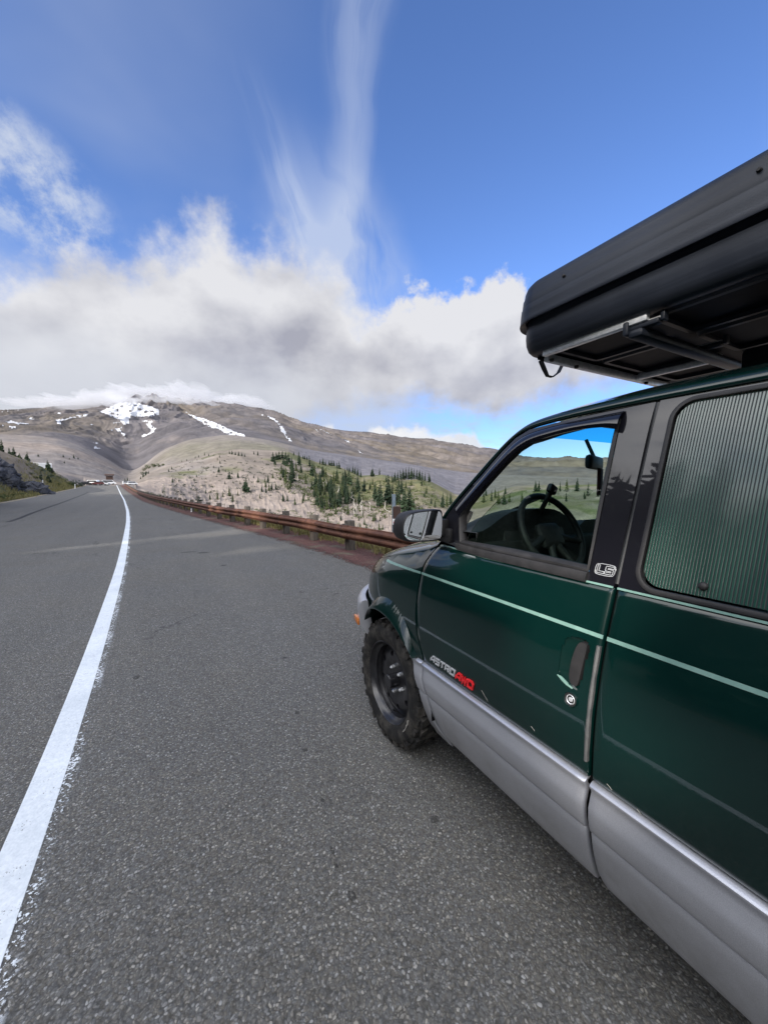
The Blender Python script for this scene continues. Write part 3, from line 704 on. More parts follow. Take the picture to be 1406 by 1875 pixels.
nA, nR = A2.shape
XYZ = np.stack([X2, Y2, ZT], -1).reshape(-1, 3)
ii, jj = np.meshgrid(np.arange(nA - 1), np.arange(nR - 1), indexing='ij')
q0 = (ii * nR + jj).ravel()
quads = np.stack([q0, q0 + 1, q0 + nR + 1, q0 + nR], 1)[:, ::-1].copy()   # facing up
sid_face = np.minimum.reduce([snow_id[:-1, :-1], snow_id[1:, :-1], snow_id[:-1, 1:], snow_id[1:, 1:]]).ravel()
def np_mesh(name, verts, faces):
    used = np.unique(faces); remap = np.full(len(verts), -1); remap[used] = np.arange(len(used))
    f = remap[faces]
    me = bpy.data.meshes.new(name)
    me.vertices.add(len(used)); me.vertices.foreach_set('co', verts[used].astype(np.float32).ravel())
    me.loops.add(f.size); me.loops.foreach_set('vertex_index', f.astype(np.int32).ravel())
    me.polygons.add(len(f)); me.polygons.foreach_set('loop_start', np.arange(0, f.size, f.shape[1], dtype=np.int32))
    me.polygons.foreach_set('use_smooth', np.ones(len(f), bool))
    me.update(calc_edges=True); me.validate()
    return me, used
me, used = np_mesh('terrain', XYZ, quads)
ca_ = me.color_attributes.new('earth', 'FLOAT_COLOR', 'POINT')
cc4 = np.concatenate([Cc.reshape(-1, 3), grain.reshape(-1, 1)], 1)[used]
ca_.data.foreach_set('color', cc4.astype(np.float32).ravel())
tag(link('terrain', me, M['terrain']), 'volcanic hillsides of pink boulders, meadow and grey scree rising to the mountain', 'terrain', kind='structure')
lift = XYZ.copy(); lift[:, 2] += 1.2
for k_ in range(len(SNOW)):
    fs = quads[sid_face == k_]
    if len(fs) < 2: continue
    # settle the snow as a sheet with a rim, a little above the ground
    me, used = np_mesh('snow_patch', lift, fs)
    o = link('snow_patch', me, M['snow'])
    tag(o, 'patch of old snow lying on the mountainside', 'snow patch', 'snow patches on the mountain', 'structure')

def ground(X, Y):
    """height of the ground at a point"""
    r = math.hypot(X, Y); a = math.degrees(math.atan2(X, Y))
    i = min(max(int(np.searchsorted(AZ, a)) - 1, 0), nA - 2); j = min(max(int(np.searchsorted(RR, r)) - 1, 0), nR - 2)
    u = (a - AZ[i]) / (AZ[i + 1] - AZ[i]); v = min(max((r - RR[j]) / (RR[j + 1] - RR[j]), 0), 1)
    return float((ZT[i, j] * (1 - v) + ZT[i, j + 1] * v) * (1 - u) + (ZT[i + 1, j] * (1 - v) + ZT[i + 1, j + 1] * v) * u)
def land_at(a, e, rmin=60, rmax=900):
    """first point of the land met when looking along bearing a at elevation e (degrees)"""
    r = np.linspace(rmin, rmax, 1200)
    i = min(max(int(np.searchsorted(AZ, a)) - 1, 0), nA - 2); u = (a - AZ[i]) / (AZ[i + 1] - AZ[i])
    prof = np.interp(r, RR, ZT[i] * (1 - u) + ZT[i + 1] * u)
    hit = np.nonzero(prof >= CAM_H + r * tan(e))[0]
    k = hit[0] if len(hit) else int(np.argmin(np.where(r < 420, CAM_H + r * tan(e) - prof, 1e9)))
    return r[k] * math.sin(R(a)), r[k] * math.cos(R(a)), float(prof[k]), float(r[k])

# ------------------------------------------------------------------ road, markings, cinders
def ribbon(name, left_f, right_f, y0, y1, step, lift_, material, n=6, attr=True):
    Ys = [y0]
    while Ys[-1] < y1: Ys.append(Ys[-1] + step * (1 + max(0, Ys[-1]) * .05))
    Ys = np.array(Ys); a = left_f(Ys); b = right_f(Ys); V = []; U = []
    for k in range(n + 1):
        t = k / n; x = a + (b - a) * t
        V.append(np.stack([x, Ys, zroad(Ys) + lift_], 1)); U.append((b - a) * t)
    V = np.stack(V, 1); U = np.stack(U, 1); m = len(Ys)
    F = [(i * (n + 1) + k, i * (n + 1) + k + 1, (i + 1) * (n + 1) + k + 1, (i + 1) * (n + 1) + k) for i in range(m - 1) for k in range(n)]
    o = mesh(name, V.reshape(-1, 3), F, material, None, True)
    at = o.data.attributes.new('across', 'FLOAT', 'POINT'); at.data.foreach_set('value', U.reshape(-1).astype(np.float32))
    return o
tag(ribbon('road', lambda Y: xl(Y) - .3, xr, -38, 136, .5, 0, M['asphalt'], 24), 'worn grey asphalt mountain road curving left to a crest', 'road', kind='structure')
ll = lambda Y: along(LINE_L, Y)
tag(ribbon('edge_line', ll, lambda Y: ll(Y) + .215, -12, 128, .12, .004, M['line'], 8), 'thick white painted edge line along the road', 'road marking', kind='structure')
tag(ribbon('yellow_line', lambda Y: xl(Y) - .02, lambda Y: xl(Y) + .26, 20, 126, .5, .004, M['yellow'], 6), 'faded yellowish line on the far edge of the road', 'road marking', kind='structure')
sm = lambda Y: along(SEAM, Y)
tag(ribbon('tar_seam', lambda Y: sm(Y) - .10, lambda Y: sm(Y) + .10, 21.5, 84, .5, .004, M['seam'], 4), 'dark tar seam down the middle of the road', 'road marking', kind='structure')
tag(ribbon('cinder_verge', lambda Y: xr(Y) - .55, lambda Y: xr(Y) + 1.45, -30, 130, .4, .006, M['cinder'], 10), 'strip of dark red cinders along the road edge under the guardrail', 'verge', kind='structure')

# ================================================================== guardrail
RAILP = [(-30, 4.75), (-10, 4.55), (0, 4.20), (4, 3.85), (8.24, 3.38), (10.2, 3.16), (12.03, 2.83), (13.95, 2.53), (15.42, 2.20), (18.87, 1.50), (24, .72), (31, -.30), (40, -1.62), (55, -3.50), (75, -5.85), (93, -8.05), (115, -10.9), (128, -12.7)]
railx = lambda Y: along(RAILP, Y)
gr = empty('guardrail', (float(railx(10)), 10, 0)); GO = gr.location.copy()
tag(gr, 'long rusted corrugated steel guardrail on weathered timber posts along the road edge', 'guardrail')
def GV(o, par=None):
    o.parent = par or gr
    if o.parent is gr: o.matrix_parent_inverse = Matrix.Translation(-GO)
    return o
def rail_h(Y): return float(zroad(Y)) - .045
prof = [(.000, -.155), (.012, -.150), (.020, -.135), (.020, -.128), (.072, -.095), (.080, -.085), (.080, -.055), (.072, -.045), (.018, -.014), (.012, 0), (.018, .014), (.072, .045), (.080, .055), (.080, .085), (.072, .095), (.020, .128), (.020, .135), (.012, .150), (.000, .155)]
Ys = [-28.0]
while Ys[-1] < 127: Ys.append(Ys[-1] + (.4 if abs(Ys[-1]) < 30 else 1.5))
mb = MB(); vv = []
for i, Y in enumerate(Ys):
    x = float(railx(Y)); tx_ = float(railx(Y + .3) - railx(Y - .3)) / .6; n_ = Vector((-1, tx_, 0)).normalized()
    wob = .012 * math.sin(Y * 1.3) * math.exp(-((Y - 9) / 6) ** 2) + .006 * math.sin(Y * .9 + 1)
    for (o, z_) in prof:
        dent = .03 * math.exp(-((Y - 8.9) / .5) ** 2) * (1 if z_ > .05 else .2)
        vv.append((x + n_.x * (o - dent), Y + n_.y * (o - dent), rail_h(Y) + .50 + z_ + wob - dent * .4))
k_ = len(prof); mb.add(vv, [(i * k_ + j, (i + 1) * k_ + j, (i + 1) * k_ + j + 1, i * k_ + j + 1) for i in range(len(Ys) - 1) for j in range(k_ - 1)])
o = mb.build('rail', M['rust']); smooth_angle(o, 50); GV(o); rail_o = o
sol = o.modifiers.new('sheet', 'SOLIDIFY'); sol.thickness = .004
for Yj in [4.2 + 3.92 * k for k in range(-3, 12)]:        # lapped joints with their bolts
    mb = MB(); vv = []
    for Y in np.linspace(Yj - .17, Yj + .17, 3):
        x = float(railx(Y)); tx_ = float(railx(Y + .3) - railx(Y - .3)) / .6; n_ = Vector((-1, tx_, 0)).normalized(); wob = .012 * math.sin(Y * 1.3) * math.exp(-((Y - 9) / 6) ** 2) + .006 * math.sin(Y * .9 + 1); dn = .03 * math.exp(-((Y - 8.9) / .5) ** 2)
        vv += [(x + n_.x * (o - dn + .006), Y + n_.y * (o - dn + .006), rail_h(Y) + .50 + z_ + wob - dn * .4) for (o, z_) in prof]
    mb.add(vv, [(i * k_ + j, (i + 1) * k_ + j, (i + 1) * k_ + j + 1, i * k_ + j + 1) for i in range(2) for j in range(k_ - 1)])
    for dy_ in (-.11, .11):
        for dz_ in (-.115, -.03, .03, .115):
            Y = Yj + dy_; mb.lathe([(0, .016), (.010, .014), (.016, .004), (.016, -.012)], Matrix.Translation((float(railx(Y)) - .030, Y, rail_h(Y) + .50 + dz_)) @ Matrix.Rotation(R(-90), 4, 'Y'), 8)
    j_ = mb.build('splice', M['rust']); smooth_angle(j_, 50); GV(j_, rail_o); j_.modifiers.new('sheet', 'SOLIDIFY').thickness = .004
PY = [8.24 - 1.96 * k for k in range(1, 18)] + [8.24, 10.2, 12.03, 13.95, 15.42, 17.1, 18.87] + [18.87 + 1.95 * k for k in range(1, 54)]
nb = 0
for Y in sorted(PY):
    x = float(railx(Y)); tx_ = float(railx(Y + .3) - railx(Y - .3)) / .6; a = math.atan2(-tx_, 1); off_ = .19
    hgt = .80 if Y < 60 else .76
    r_ = Matrix.Rotation(a, 3, 'Z') @ Matrix.Rotation(random.uniform(-.03, .03), 3, 'Y'); c = Vector((x + off_ * math.cos(a), Y + off_ * math.sin(a), rail_h(Y)))
    mb = MB(); mb.box(c + Vector((0, 0, hgt / 2 - .35 + random.uniform(-.03, .03))), (.17, .20, hgt + .62), r_, .010)
    p_ = GV(smooth_angle(mb.build('post', M['wood']), 30))
    if Y < 60 and Y > -4:
        mb = MB(); mb.box(c + Vector((-.125 * math.cos(a), -.125 * math.sin(a), .50)), (.10, .16, .34), r_, .008); GV(smooth_angle(mb.build('block', M['wood']), 30), p_)
    if 3 < Y < 40:
        mb = MB(); mb.lathe([(0, .014), (.012, .012), (.02, .002), (.02, -.01)], Matrix.Translation((x - .012 * math.cos(a), Y, rail_h(Y) + .50)) @ Matrix.Rotation(R(-90), 4, 'Y'), 10); GV(mb.build('bolt', M['rust']), rail_o)

# blue-grey marker post behind the rail
mp = empty('marker_post', (3.80, 6.62, -.1)); tag(mp, 'slim blue grey steel marker post standing behind the guardrail beside the door mirror', 'marker post')
def MPV(o, par=None):
    o.parent = par or mp
    if o.parent is mp: o.matrix_parent_inverse = Matrix.Translation(-mp.location)
    return o
mb = MB(); x0, y0 = 3.80, 6.62
U_ = [(-.036, .0), (-.036, .02), (-.018, .022), (-.016, -.012), (.016, -.012), (.018, .022), (.036, .02), (.036, 0), (.020, -.002), (.019, -.018), (-.019, -.018), (-.020, -.002)]
cr, sr_ = math.cos(R(-30)), math.sin(R(-30))
U_ = [(x0 + x * cr - y * sr_, y0 + x * sr_ + y * cr) for x, y in U_]
n = len(U_); mb.add([(x, y, z) for z in (-.3, 1.34) for x, y in U_], [(i, (i + 1) % n, n + (i + 1) % n, n + i) for i in range(n)] + [tuple(range(n))[::-1], tuple(n + i for i in range(n))])
po = MPV(mb.build('post', M['galv']))
mb = MB(); mb.box((x0 + .035, y0 - .06, .50), (.15, .08, 1.2), Matrix.Rotation(R(-30), 3, 'Z'), .01); MPV(mb.build('foot_post', M['brown']))
mb = MB(); mb.box((x0 - .055, y0 - .105, .80), (.055, .008, .115), Matrix.Rotation(R(-30), 3, 'Z'), .002); st = MPV(mb.build('sticker', M['white']))
mb = MB(); mb.box((x0 - .055, y0 - .111, .785), (.026, .004, .034), Matrix.Rotation(R(-30), 3, 'Z'), .001); MPV(mb.build('mark', M['red']), st)
# short pale stake under the rail, and far delineators on the left verge
def stake(a, d, h, w, label, name='delineator'):
    X, Y = d * math.sin(R(a)), d * math.cos(R(a)); z = ground(X, Y) - .05
    mb = MB(); mb.box((X, Y, z + h / 2), (w, w * .5, h + .1), Matrix.Rotation(R(-a), 3, 'Z'), w * .1); o = mb.build(name, M['white']); tag(o, label, 'delineator post'); 
    mb = MB(); mb.box((X + .0, Y - w * .3, z + h * .85), (w * .8, .02, h * .12), Matrix.Rotation(R(-a), 3, 'Z')); q = mb.build('reflector', M['galv']); q.parent = o
    return o
stake(1.75, 24.6, .42, .07, 'short pale stake standing in the grass under the sunlit stretch of guardrail')
stake(-10.32, 108, 1.05, .16, 'white delineator post at the left road edge below the dark bush')
stake(-13.1, 92, 1.0, .13, 'small dim delineator post on the left verge beside the bank')
# tufts of grass under the rail
def tufts(name, pts, m, hmin, hmax, label, blades=9, wid=.012, spread=.09):
    V_ = []; F_ = []
    for (X, Y) in pts:
        z = ground(X, Y) if X > xr(np.array(Y)) + .9 or X < xl(np.array(Y)) - .5 else float(zroad(Y))
        for _ in range(blades):
            bx, by = X + random.gauss(0, spread), Y + random.gauss(0, spread); h = random.uniform(hmin, hmax); a = random.uniform(0, 6.28); l = random.uniform(.1, .6) * h; w = wid * random.uniform(.6, 1.6)
            ca_, sa_ = math.cos(a), math.sin(a); b = len(V_)
            V_ += [(bx - sa_ * w, by + ca_ * w, z - .03), (bx + sa_ * w, by - ca_ * w, z - .03), (bx + ca_ * l * .4 + sa_ * w * .6, by + sa_ * l * .4 - ca_ * w * .6, z + h * .6), (bx + ca_ * l * .4 - sa_ * w * .6, by + sa_ * l * .4 + ca_ * w * .6, z + h * .6), (bx + ca_ * l, by + sa_ * l, z + h)]
            F_ += [(b, b + 1, b + 2, b + 3), (b + 3, b + 2, b + 4)]
    o = mesh(name, V_, F_, m); return tag(o, label, 'grass', kind='stuff')
pts = []
for _ in range(2400):
    Y = random.uniform(4, 34) if random.random() < .7 else random.uniform(30, 75); dx_ = abs(random.gauss(0, .55)); pts.append((float(xr(np.array(Y))) + .75 + dx_ + .1 * random.random(), Y))
tufts('grass', pts, M['dry'], .12, .42, 'yellow green grass growing under the guardrail', 9, .011)
pts = []
for _ in range(1500):
    Y = random.uniform(46, 124); pts.append((float(xl(np.array(Y))) - .6 - abs(random.gauss(0, 2.2)), Y))
tufts('grass', pts, M['dry'], .15, .5, 'dry grass and low scrub along the left verge', 8, .03, .25)

# ================================================================== trees
def conifer_mesh(seed, levels=26, width=.20, bare=.10, droop=.45, sparse=1.0, lean=0.0, irregular=.25):
    rd = random.Random(seed); V_ = []; F_ = []
    ax = lambda t: Vector((lean * t * t + .012 * math.sin(t * 5 + seed), .010 * math.cos(t * 4 + seed), t))
    side_bias = [rd.uniform(.65, 1.15) for _ in range(8)]
    for L_ in range(levels):
        t = bare + (1 - bare) * (L_ + rd.uniform(-.3, .3)) / levels
        if t > .985 or t < 0: continue
        rad = width * ((1 - t) ** .82) * (1.0 if t > bare + .12 else .72 + (t - bare) * 2.2) * rd.uniform(1 - irregular, 1 + irregular) + .012
        nb_ = max(3, int((5 + 4 * (1 - t)) * sparse)); a0 = rd.uniform(0, 6.28)
        for k in range(nb_):
            if rd.random() > .93 * min(1, sparse + .3): continue
            a = a0 + 6.283 * (k + rd.uniform(-.3, .3)) / nb_; ln = rad * rd.uniform(.65, 1.12) * side_bias[int(((a % 6.283) / 6.283) * 8) % 8]; base = ax(t)
            d = Vector((math.cos(a), math.sin(a), 0)); sd_ = Vector((-d.y, d.x, 0)); dz_ = -droop * ln * rd.uniform(.4, 1.2)
            p1 = base + d * ln * .45 + Vector((0, 0, dz_ * .25 + ln * .10)); p2 = base + d * ln + Vector((0, 0, dz_ + ln * .12)); w = ln * rd.uniform(.20, .34) + .006; w2 = w * .62
            up = Vector((0, 0, w * rd.uniform(-.5, .5)))
            b = len(V_); V_ += [base - sd_ * w * .3, base + sd_ * w * .3, p1 + sd_ * w + up - Vector((0, 0, w * .5)), p1, p1 - sd_ * w - up - Vector((0, 0, w * .5)), p2 + sd_ * w2 * .5 - Vector((0, 0, w2 * .6)), p2 + d * ln * .06, p2 - sd_ * w2 * .5 - Vector((0, 0, w2 * .6))]
            F_ += [(b, b + 3, b + 4), (b, b + 1, b + 3), (b + 1, b + 2, b + 3), (b + 3, b + 2, b + 5, b + 6), (b + 3, b + 6, b + 7, b + 4)]
            # hanging spray under the branch
            if rd.random() < .75:
                b = len(V_); hh = ln * .30 + .012; V_ += [p1 - d * ln * .25, p2, p2 - Vector((0, 0, hh * .6)), p1 - d * ln * .1 - Vector((0, 0, hh))]; F_ += [(b, b + 1, b + 2, b + 3)]
    # leader
    tp = ax(1.0); b = len(V_); V_ += [tp + Vector((0, 0, .01)), tp + Vector((.012, 0, -.07)), tp + Vector((-.007, .01, -.07)), tp + Vector((-.007, -.01, -.07))]; F_ += [(b, b + 1, b + 2), (b, b + 2, b + 3), (b, b + 3, b + 1)]
    T_ = MB(); T_.tube([ax(-.06), ax(0), ax(.35), ax(.7), ax(.97)], [.026, .022, .015, .008, .002], 6)
    return V_, F_, T_
TREEKINDS = {}
def tree_kind(key, m, trunk_m, **kw):
    Vc, Fc, T_ = conifer_mesh(**kw)
    root = bpy.data.objects.new('x', None)
    me = bpy.data.meshes.new('crown'); me.from_pydata([tuple(v) for v in Vc], [], Fc); me.materials.append(m); me.update()
    mt_ = bpy.data.meshes.new('trunk'); mt_.from_pydata(T_.v, [], T_.f); mt_.materials.append(trunk_m); mt_.update()
    bpy.data.objects.remove(root); TREEKINDS[key] = (me, mt_)
tree_kind('dark0', M['fir'], M['bark'], seed=1, levels=28, width=.19)
tree_kind('dark1', M['fir'], M['bark'], seed=2, levels=24, width=.24, bare=.04, irregular=.32)
tree_kind('dark2', M['fir'], M['bark'], seed=3, levels=30, width=.145, bare=.12, irregular=.35)
tree_kind('pale0', M['firpale'], M['bark'], seed=4, levels=24, width=.20, bare=.06, irregular=.3)
tree_kind('pale1', M['firpale'], M['bark'], seed=5, levels=26, width=.15, bare=.10, irregular=.4)
tree_kind('broad', M['fir'], M['bark'], seed=6, levels=22, width=.36, bare=.02, droop=.3, irregular=.25)
tree_kind('open', M['fir'], M['bark'], seed=7, levels=17, width=.21, bare=.08, sparse=.62, droop=.15, irregular=.45)
tree_kind('ragged', M['firpale'], M['dead'], seed=8, levels=18, width=.12, bare=.22, sparse=.55, irregular=.5)
def plant_tree(key, X, Y, z, h, label, group=None, name='fir_tree', wide=1.0):
    me, mt_ = TREEKINDS[key]; e = empty(name, (X, Y, z)); e.scale = (h * wide, h * wide, h); e.rotation_euler = (0, 0, random.uniform(0, 6.28))
    tag(e, label, 'tree', group)
    for nm, q in (('crown', me), ('trunk', mt_)):
        c = bpy.data.objects.new(nm, q); COL.objects.link(c); c.parent = e
    return e
def pxray(x, y):
    """bearing and elevation of a point seen from the road"""
    th_, p_ = R(28.4), R(3.86); F_ = Vector((math.sin(th_) * math.cos(p_), math.cos(th_) * math.cos(p_), -math.sin(p_))); Rr = Vector((math.cos(th_), -math.sin(th_), 0)); U_ = Rr.cross(F_)
    d = F_ + Rr * ((x - 703) / 704) - U_ * ((y - 937.5) / 704); return math.degrees(math.atan2(d.x, d.y)), math.degrees(math.atan2(d.z, math.hypot(d.x, d.y)))
def tree_at(key, x, y, hp, label, group=None, rmin=60, rmax=420, fixed=None, wide=1.0, name='fir_tree'):
    a, e = pxray(x, y)
    if fixed: r = fixed; X, Y = r * math.sin(R(a)), r * math.cos(R(a)); z = ground(X, Y); z = min(z, CAM_H + r * tan(e)) if fixed < 130 else z
    else: X, Y, z, r = land_at(a, e, rmin, rmax)
    fw = X * math.sin(R(28.4)) + Y * math.cos(R(28.4)); h = hp * fw / 704 * 1.02
    return plant_tree(key, X, Y, z - h * .02, h, label, group, name, wide)
SINGLE = [
    ('broad', 450.5, 899.6, 26, {'wide': 0.9}, 'wide dense dark fir alone on the pink boulder slope'),
    ('dark1', 420, 877, 15, {}, 'small dark fir above and left of the wide dense one'),
    ('pale0', 420, 909, 20, {}, 'taller of two light green firs on the boulders left of the wide dark fir'),
    ('pale0', 426.5, 919, 16, {}, 'shorter of two light green firs on the boulders left of the wide dark fir'),
    ('pale1', 398, 915.6, 18.7, {}, 'slim pale fir among boulders left of the light green pair'),
    ('dark0', 384.7, 914.7, 11.5, {}, 'small pointed fir low on the boulder slope right of the open branched young fir'),
    ('dark0', 376.7, 904, 9, {}, 'tiny fir on bare pink ground above the small pointed one'),
    ('pale1', 408, 910, 11, {}, 'low light green fir left of the light green pair'),
    ('pale1', 436, 907.6, 11, {}, 'small grey green fir between the light green pair and the wide dark fir'),
    ('open', 361.6, 926, 48, {'fixed': 62, 'wide': 1.25}, 'open branched young fir rising just behind the guardrail at the pale stake'),
    ('open', 330.5, 917, 20, {'fixed': 75, 'wide': 1.4}, 'thin young fir behind the far bend of the guardrail'),
    ('ragged', 301, 912, 33, {'fixed': 88, 'wide': 1.3}, 'ragged greyish fir standing above the bushes behind the far guardrail'),
    ('open', 401.6, 933, 20, {'fixed': 45, 'wide': 1.5}, 'low spreading young fir peeping over the guardrail between two posts'),
    ('dark1', 494, 950, 56, {'fixed': 34, 'wide': 1.2}, 'big dark drooping fir just behind the guardrail, the taller of the two'),
    ('dark1', 523, 953, 52, {'fixed': 31, 'wide': 0.85}, 'dark fir behind the guardrail right of the taller one, with low spreading branches'),
    ('dark0', 316, 884, 10, {}, 'tiny dark fir high on the bare pink knoll'),
    ('dark0', 436, 875.6, 13, {}, 'dark fir right of the small one above the boulder slope'),
    ('dark1', 400.7, 865, 11, {}, 'dark fir on the grey scree above the bare knoll'),
    ('dark0', 632, 909, 33, {}, 'tall dark fir standing out over the wood at its right edge'),
    ('dark0', 655, 901, 33, {}, 'tall dark fir at the meadow edge between the wood and the grove'),
    ('dark1', 667, 899, 25, {}, 'dark fir alone in the bright meadow left of the grove'),
    ('dark0', 687, 919, 38, {'wide': 1.05}, 'leftmost tall fir of the dark grove above the marker post'),
    ('dark0', 696, 928, 48, {'wide': 1.0}, 'front fir of the dark grove above the marker post'),
    ('dark0', 710.4, 923, 55, {'wide': 1.05}, 'tallest fir of the dark grove above the marker post'),
    ('dark2', 718, 920, 36, {'wide': 1.2}, 'narrow fir tucked into the dark grove right of its tallest tree'),
    ('dark1', 727.6, 923, 38, {}, 'fir at the right end of the dark grove above the marker post'),
    ('dark0', 740, 939, 49, {'wide': 1.0}, 'tall fir right of the marker post, left of the mirror, tallest of its clump'),
    ('dark1', 749.5, 936, 44, {}, 'fir behind the door mirror in the clump right of the marker post'),
    ('pale0', 757, 936, 30, {'wide': 1.0}, 'yellow green fir just above the door mirror'),
    ('dark0', 735, 905, 30, {'wide': 0.9}, 'fir behind the clump right of the marker post'),
    ('pale0', 683.6, 955, 20, {}, 'small light fir at the top of the pale boulder cliff left of the marker post'),
    ('pale1', 694, 972, 18, {}, 'low fir on the pale boulder cliff close to the guardrail'),
    ('dark0', 624, 953.6, 13, {}, 'low dark fir among pale boulders below the wood'),
    ('pale0', 600, 961, 19, {}, 'bushy light fir low among pale boulders just over the guardrail'),
    ('dark0', 787, 882.6, 14, {}, 'lone fir on the crest at the right end of the ridge'),
    ('dark0', 810.6, 929.5, 28, {}, 'fir on the meadow right of the mirror, closest to the windscreen pillar but one'),
    ('pale0', 818, 927, 25, {}, 'light fir between two darker ones beside the windscreen pillar'),
    ('dark0', 824.7, 925, 24, {}, 'dark fir touching the windscreen pillar'),
    ('dark0', 789.5, 923, 13, {}, 'small conical fir on the grey scree above the mirror'),
    ('pale0', 796.5, 929.5, 17, {}, 'small light fir right of the conical one above the mirror'),
    ('broad', 682, 872.5, 18, {'wide': 0.8}, 'broad fir on the crest of the ridge left of the row of tall firs'),
    ('dark2', 694.7, 870, 14, {'wide': 1.2}, 'slim fir on the ridge crest right of the broad one'),
    ('dark1', 3.4, 826.5, 23, {'fixed': 96}, 'dark fir on top of the lava outcrop at the left edge'),
    ('dark1', 17, 828.5, 15, {'fixed': 104}, 'slim dark fir left of the pair on the left bank'),
    ('dark1', 25, 830, 18, {'fixed': 104, 'wide': 1.2}, 'thick dark fir in the middle of the left bank trees'),
    ('broad', 49.5, 831.5, 20.5, {'fixed': 112, 'wide': 0.75}, 'broad dark fir standing clear on the skyline of the left bank'),
    ('broad', 87.6, 856, 20, {'fixed': 118, 'wide': 0.9}, 'round bushy fir beside the white trailer on the left bank'),
    ('dark1', 96, 858, 12, {'fixed': 119, 'wide': 1.3}, 'low fir right of the round bushy one by the trailer'),
    ('broad', 76, 895.5, 34, {'fixed': 96, 'wide': 0.62}, 'dark green fir at the foot of the left bank by the lava outcrop'),
    ('broad', 89, 883, 16, {'fixed': 100, 'wide': 1.0}, 'low dark fir right of the one at the foot of the left bank'),
    ('broad', 36, 841, 12, {'fixed': 103, 'wide': 1.1}, 'scrubby small fir on the left bank above the lava outcrop'),
    ('dark1', 70, 836, 6, {'group': 'small firs on the far grey plain left of the road', 'rmin': 240, 'rmax': 900}, 'tiny dark fir dotted on the far grey plain left of the road'),
    ('dark1', 116, 837, 6, {'group': 'small firs on the far grey plain left of the road', 'rmin': 240, 'rmax': 900}, 'tiny dark fir dotted on the far grey plain left of the road'),
    ('dark1', 135, 839, 8, {'group': 'small firs on the far grey plain left of the road', 'rmin': 240, 'rmax': 900}, 'tiny dark fir dotted on the far grey plain left of the road'),
    ('dark1', 118, 848, 5, {'group': 'small firs on the far grey plain left of the road', 'rmin': 240, 'rmax': 900}, 'tiny dark fir dotted on the far grey plain left of the road'),
    ('dark1', 143, 841, 5, {'group': 'small firs on the far grey plain left of the road', 'rmin': 240, 'rmax': 900}, 'tiny dark fir dotted on the far grey plain left of the road'),
    ('dark1', 127, 841, 4, {'group': 'small firs on the far grey plain left of the road', 'rmin': 240, 'rmax': 900}, 'tiny dark fir dotted on the far grey plain left of the road'),
    ('dark0', 233.5, 884, 11, {'group': 'dark firs in the gully at the end of the road', 'rmin': 180, 'rmax': 700}, 'small dark fir in the gully beyond the end of the road'),
    ('dark0', 229, 882, 7, {'group': 'dark firs in the gully at the end of the road', 'rmin': 180, 'rmax': 700}, 'small dark fir in the gully beyond the end of the road'),
    ('dark0', 238, 886, 8, {'group': 'dark firs in the gully at the end of the road', 'rmin': 180, 'rmax': 700}, 'small dark fir in the gully beyond the end of the road'),
    ('dark0', 391, 857, 6, {'group': 'scattered little firs on the bare upper slope'}, 'little fir dotted alone on the bare slope left of the wood'),
    ('dark0', 377.6, 862, 6, {'group': 'scattered little firs on the bare upper slope'}, 'little fir dotted alone on the bare slope left of the wood'),
    ('pale0', 398, 842, 6, {'group': 'scattered little firs on the bare upper slope'}, 'little fir dotted alone on the bare slope left of the wood'),
    ('dark0', 382, 835, 6, {'group': 'scattered little firs on the bare upper slope'}, 'little fir dotted alone on the bare slope left of the wood'),
    ('pale0', 374, 819.6, 7, {'group': 'scattered little firs on the bare upper slope'}, 'little fir dotted alone on the bare slope left of the wood'),
    ('dark0', 357, 818.7, 5, {'group': 'scattered little firs on the bare upper slope'}, 'little fir dotted alone on the bare slope left of the wood'),
    ('dark0', 363, 819, 6, {'group': 'scattered little firs on the bare upper slope'}, 'little fir dotted alone on the bare slope left of the wood'),
    ('dark0', 342, 844, 4.5, {'group': 'scattered little firs on the bare upper slope'}, 'little fir dotted alone on the bare slope left of the wood'),
    ('dark0', 309, 864, 7, {'group': 'scattered little firs on the bare upper slope'}, 'little fir dotted alone on the bare slope left of the wood'),
    ('pale0', 314.5, 859.6, 7, {'group': 'scattered little firs on the bare upper slope'}, 'little fir dotted alone on the bare slope left of the wood'),
    ('dark0', 464.7, 876, 7, {'group': 'scattered little firs on the bare upper slope'}, 'little fir dotted alone on the bare slope left of the wood'),
    ('pale0', 472.7, 883.6, 12, {'group': 'scattered little firs on the bare upper slope'}, 'little fir dotted alone on the bare slope left of the wood'),
    ('pale0', 476, 913, 10, {'group': 'scattered little firs on the bare upper slope'}, 'little fir dotted alone on the bare slope left of the wood'),
    ('dark0', 472, 834, 9, {'group': 'scattered little firs on the bare upper slope'}, 'little fir dotted alone on the bare slope left of the wood'),
    ('dark0', 465, 832, 7, {'group': 'scattered little firs on the bare upper slope'}, 'little fir dotted alone on the bare slope left of the wood'),
    ('dark0', 403, 849, 7, {'group': 'scattered little firs on the bare upper slope'}, 'little fir dotted alone on the bare slope left of the wood'),
    ('dark0', 402, 838, 6, {'group': 'scattered little firs on the bare upper slope'}, 'little fir dotted alone on the bare slope left of the wood'),
    ('dark0', 333, 846, 4, {'group': 'scattered little firs on the bare upper slope'}, 'little fir dotted alone on the bare slope left of the wood'),
    ('dark0', 328, 882, 6, {'group': 'scattered little firs on the bare upper slope'}, 'little fir dotted alone on the bare slope left of the wood'),
    ('dark0', 360, 874, 6, {'group': 'scattered little firs on the bare upper slope'}, 'little fir dotted alone on the bare slope left of the wood'),
    ('dark0', 370, 878, 5, {'group': 'scattered little firs on the bare upper slope'}, 'little fir dotted alone on the bare slope left of the wood'),
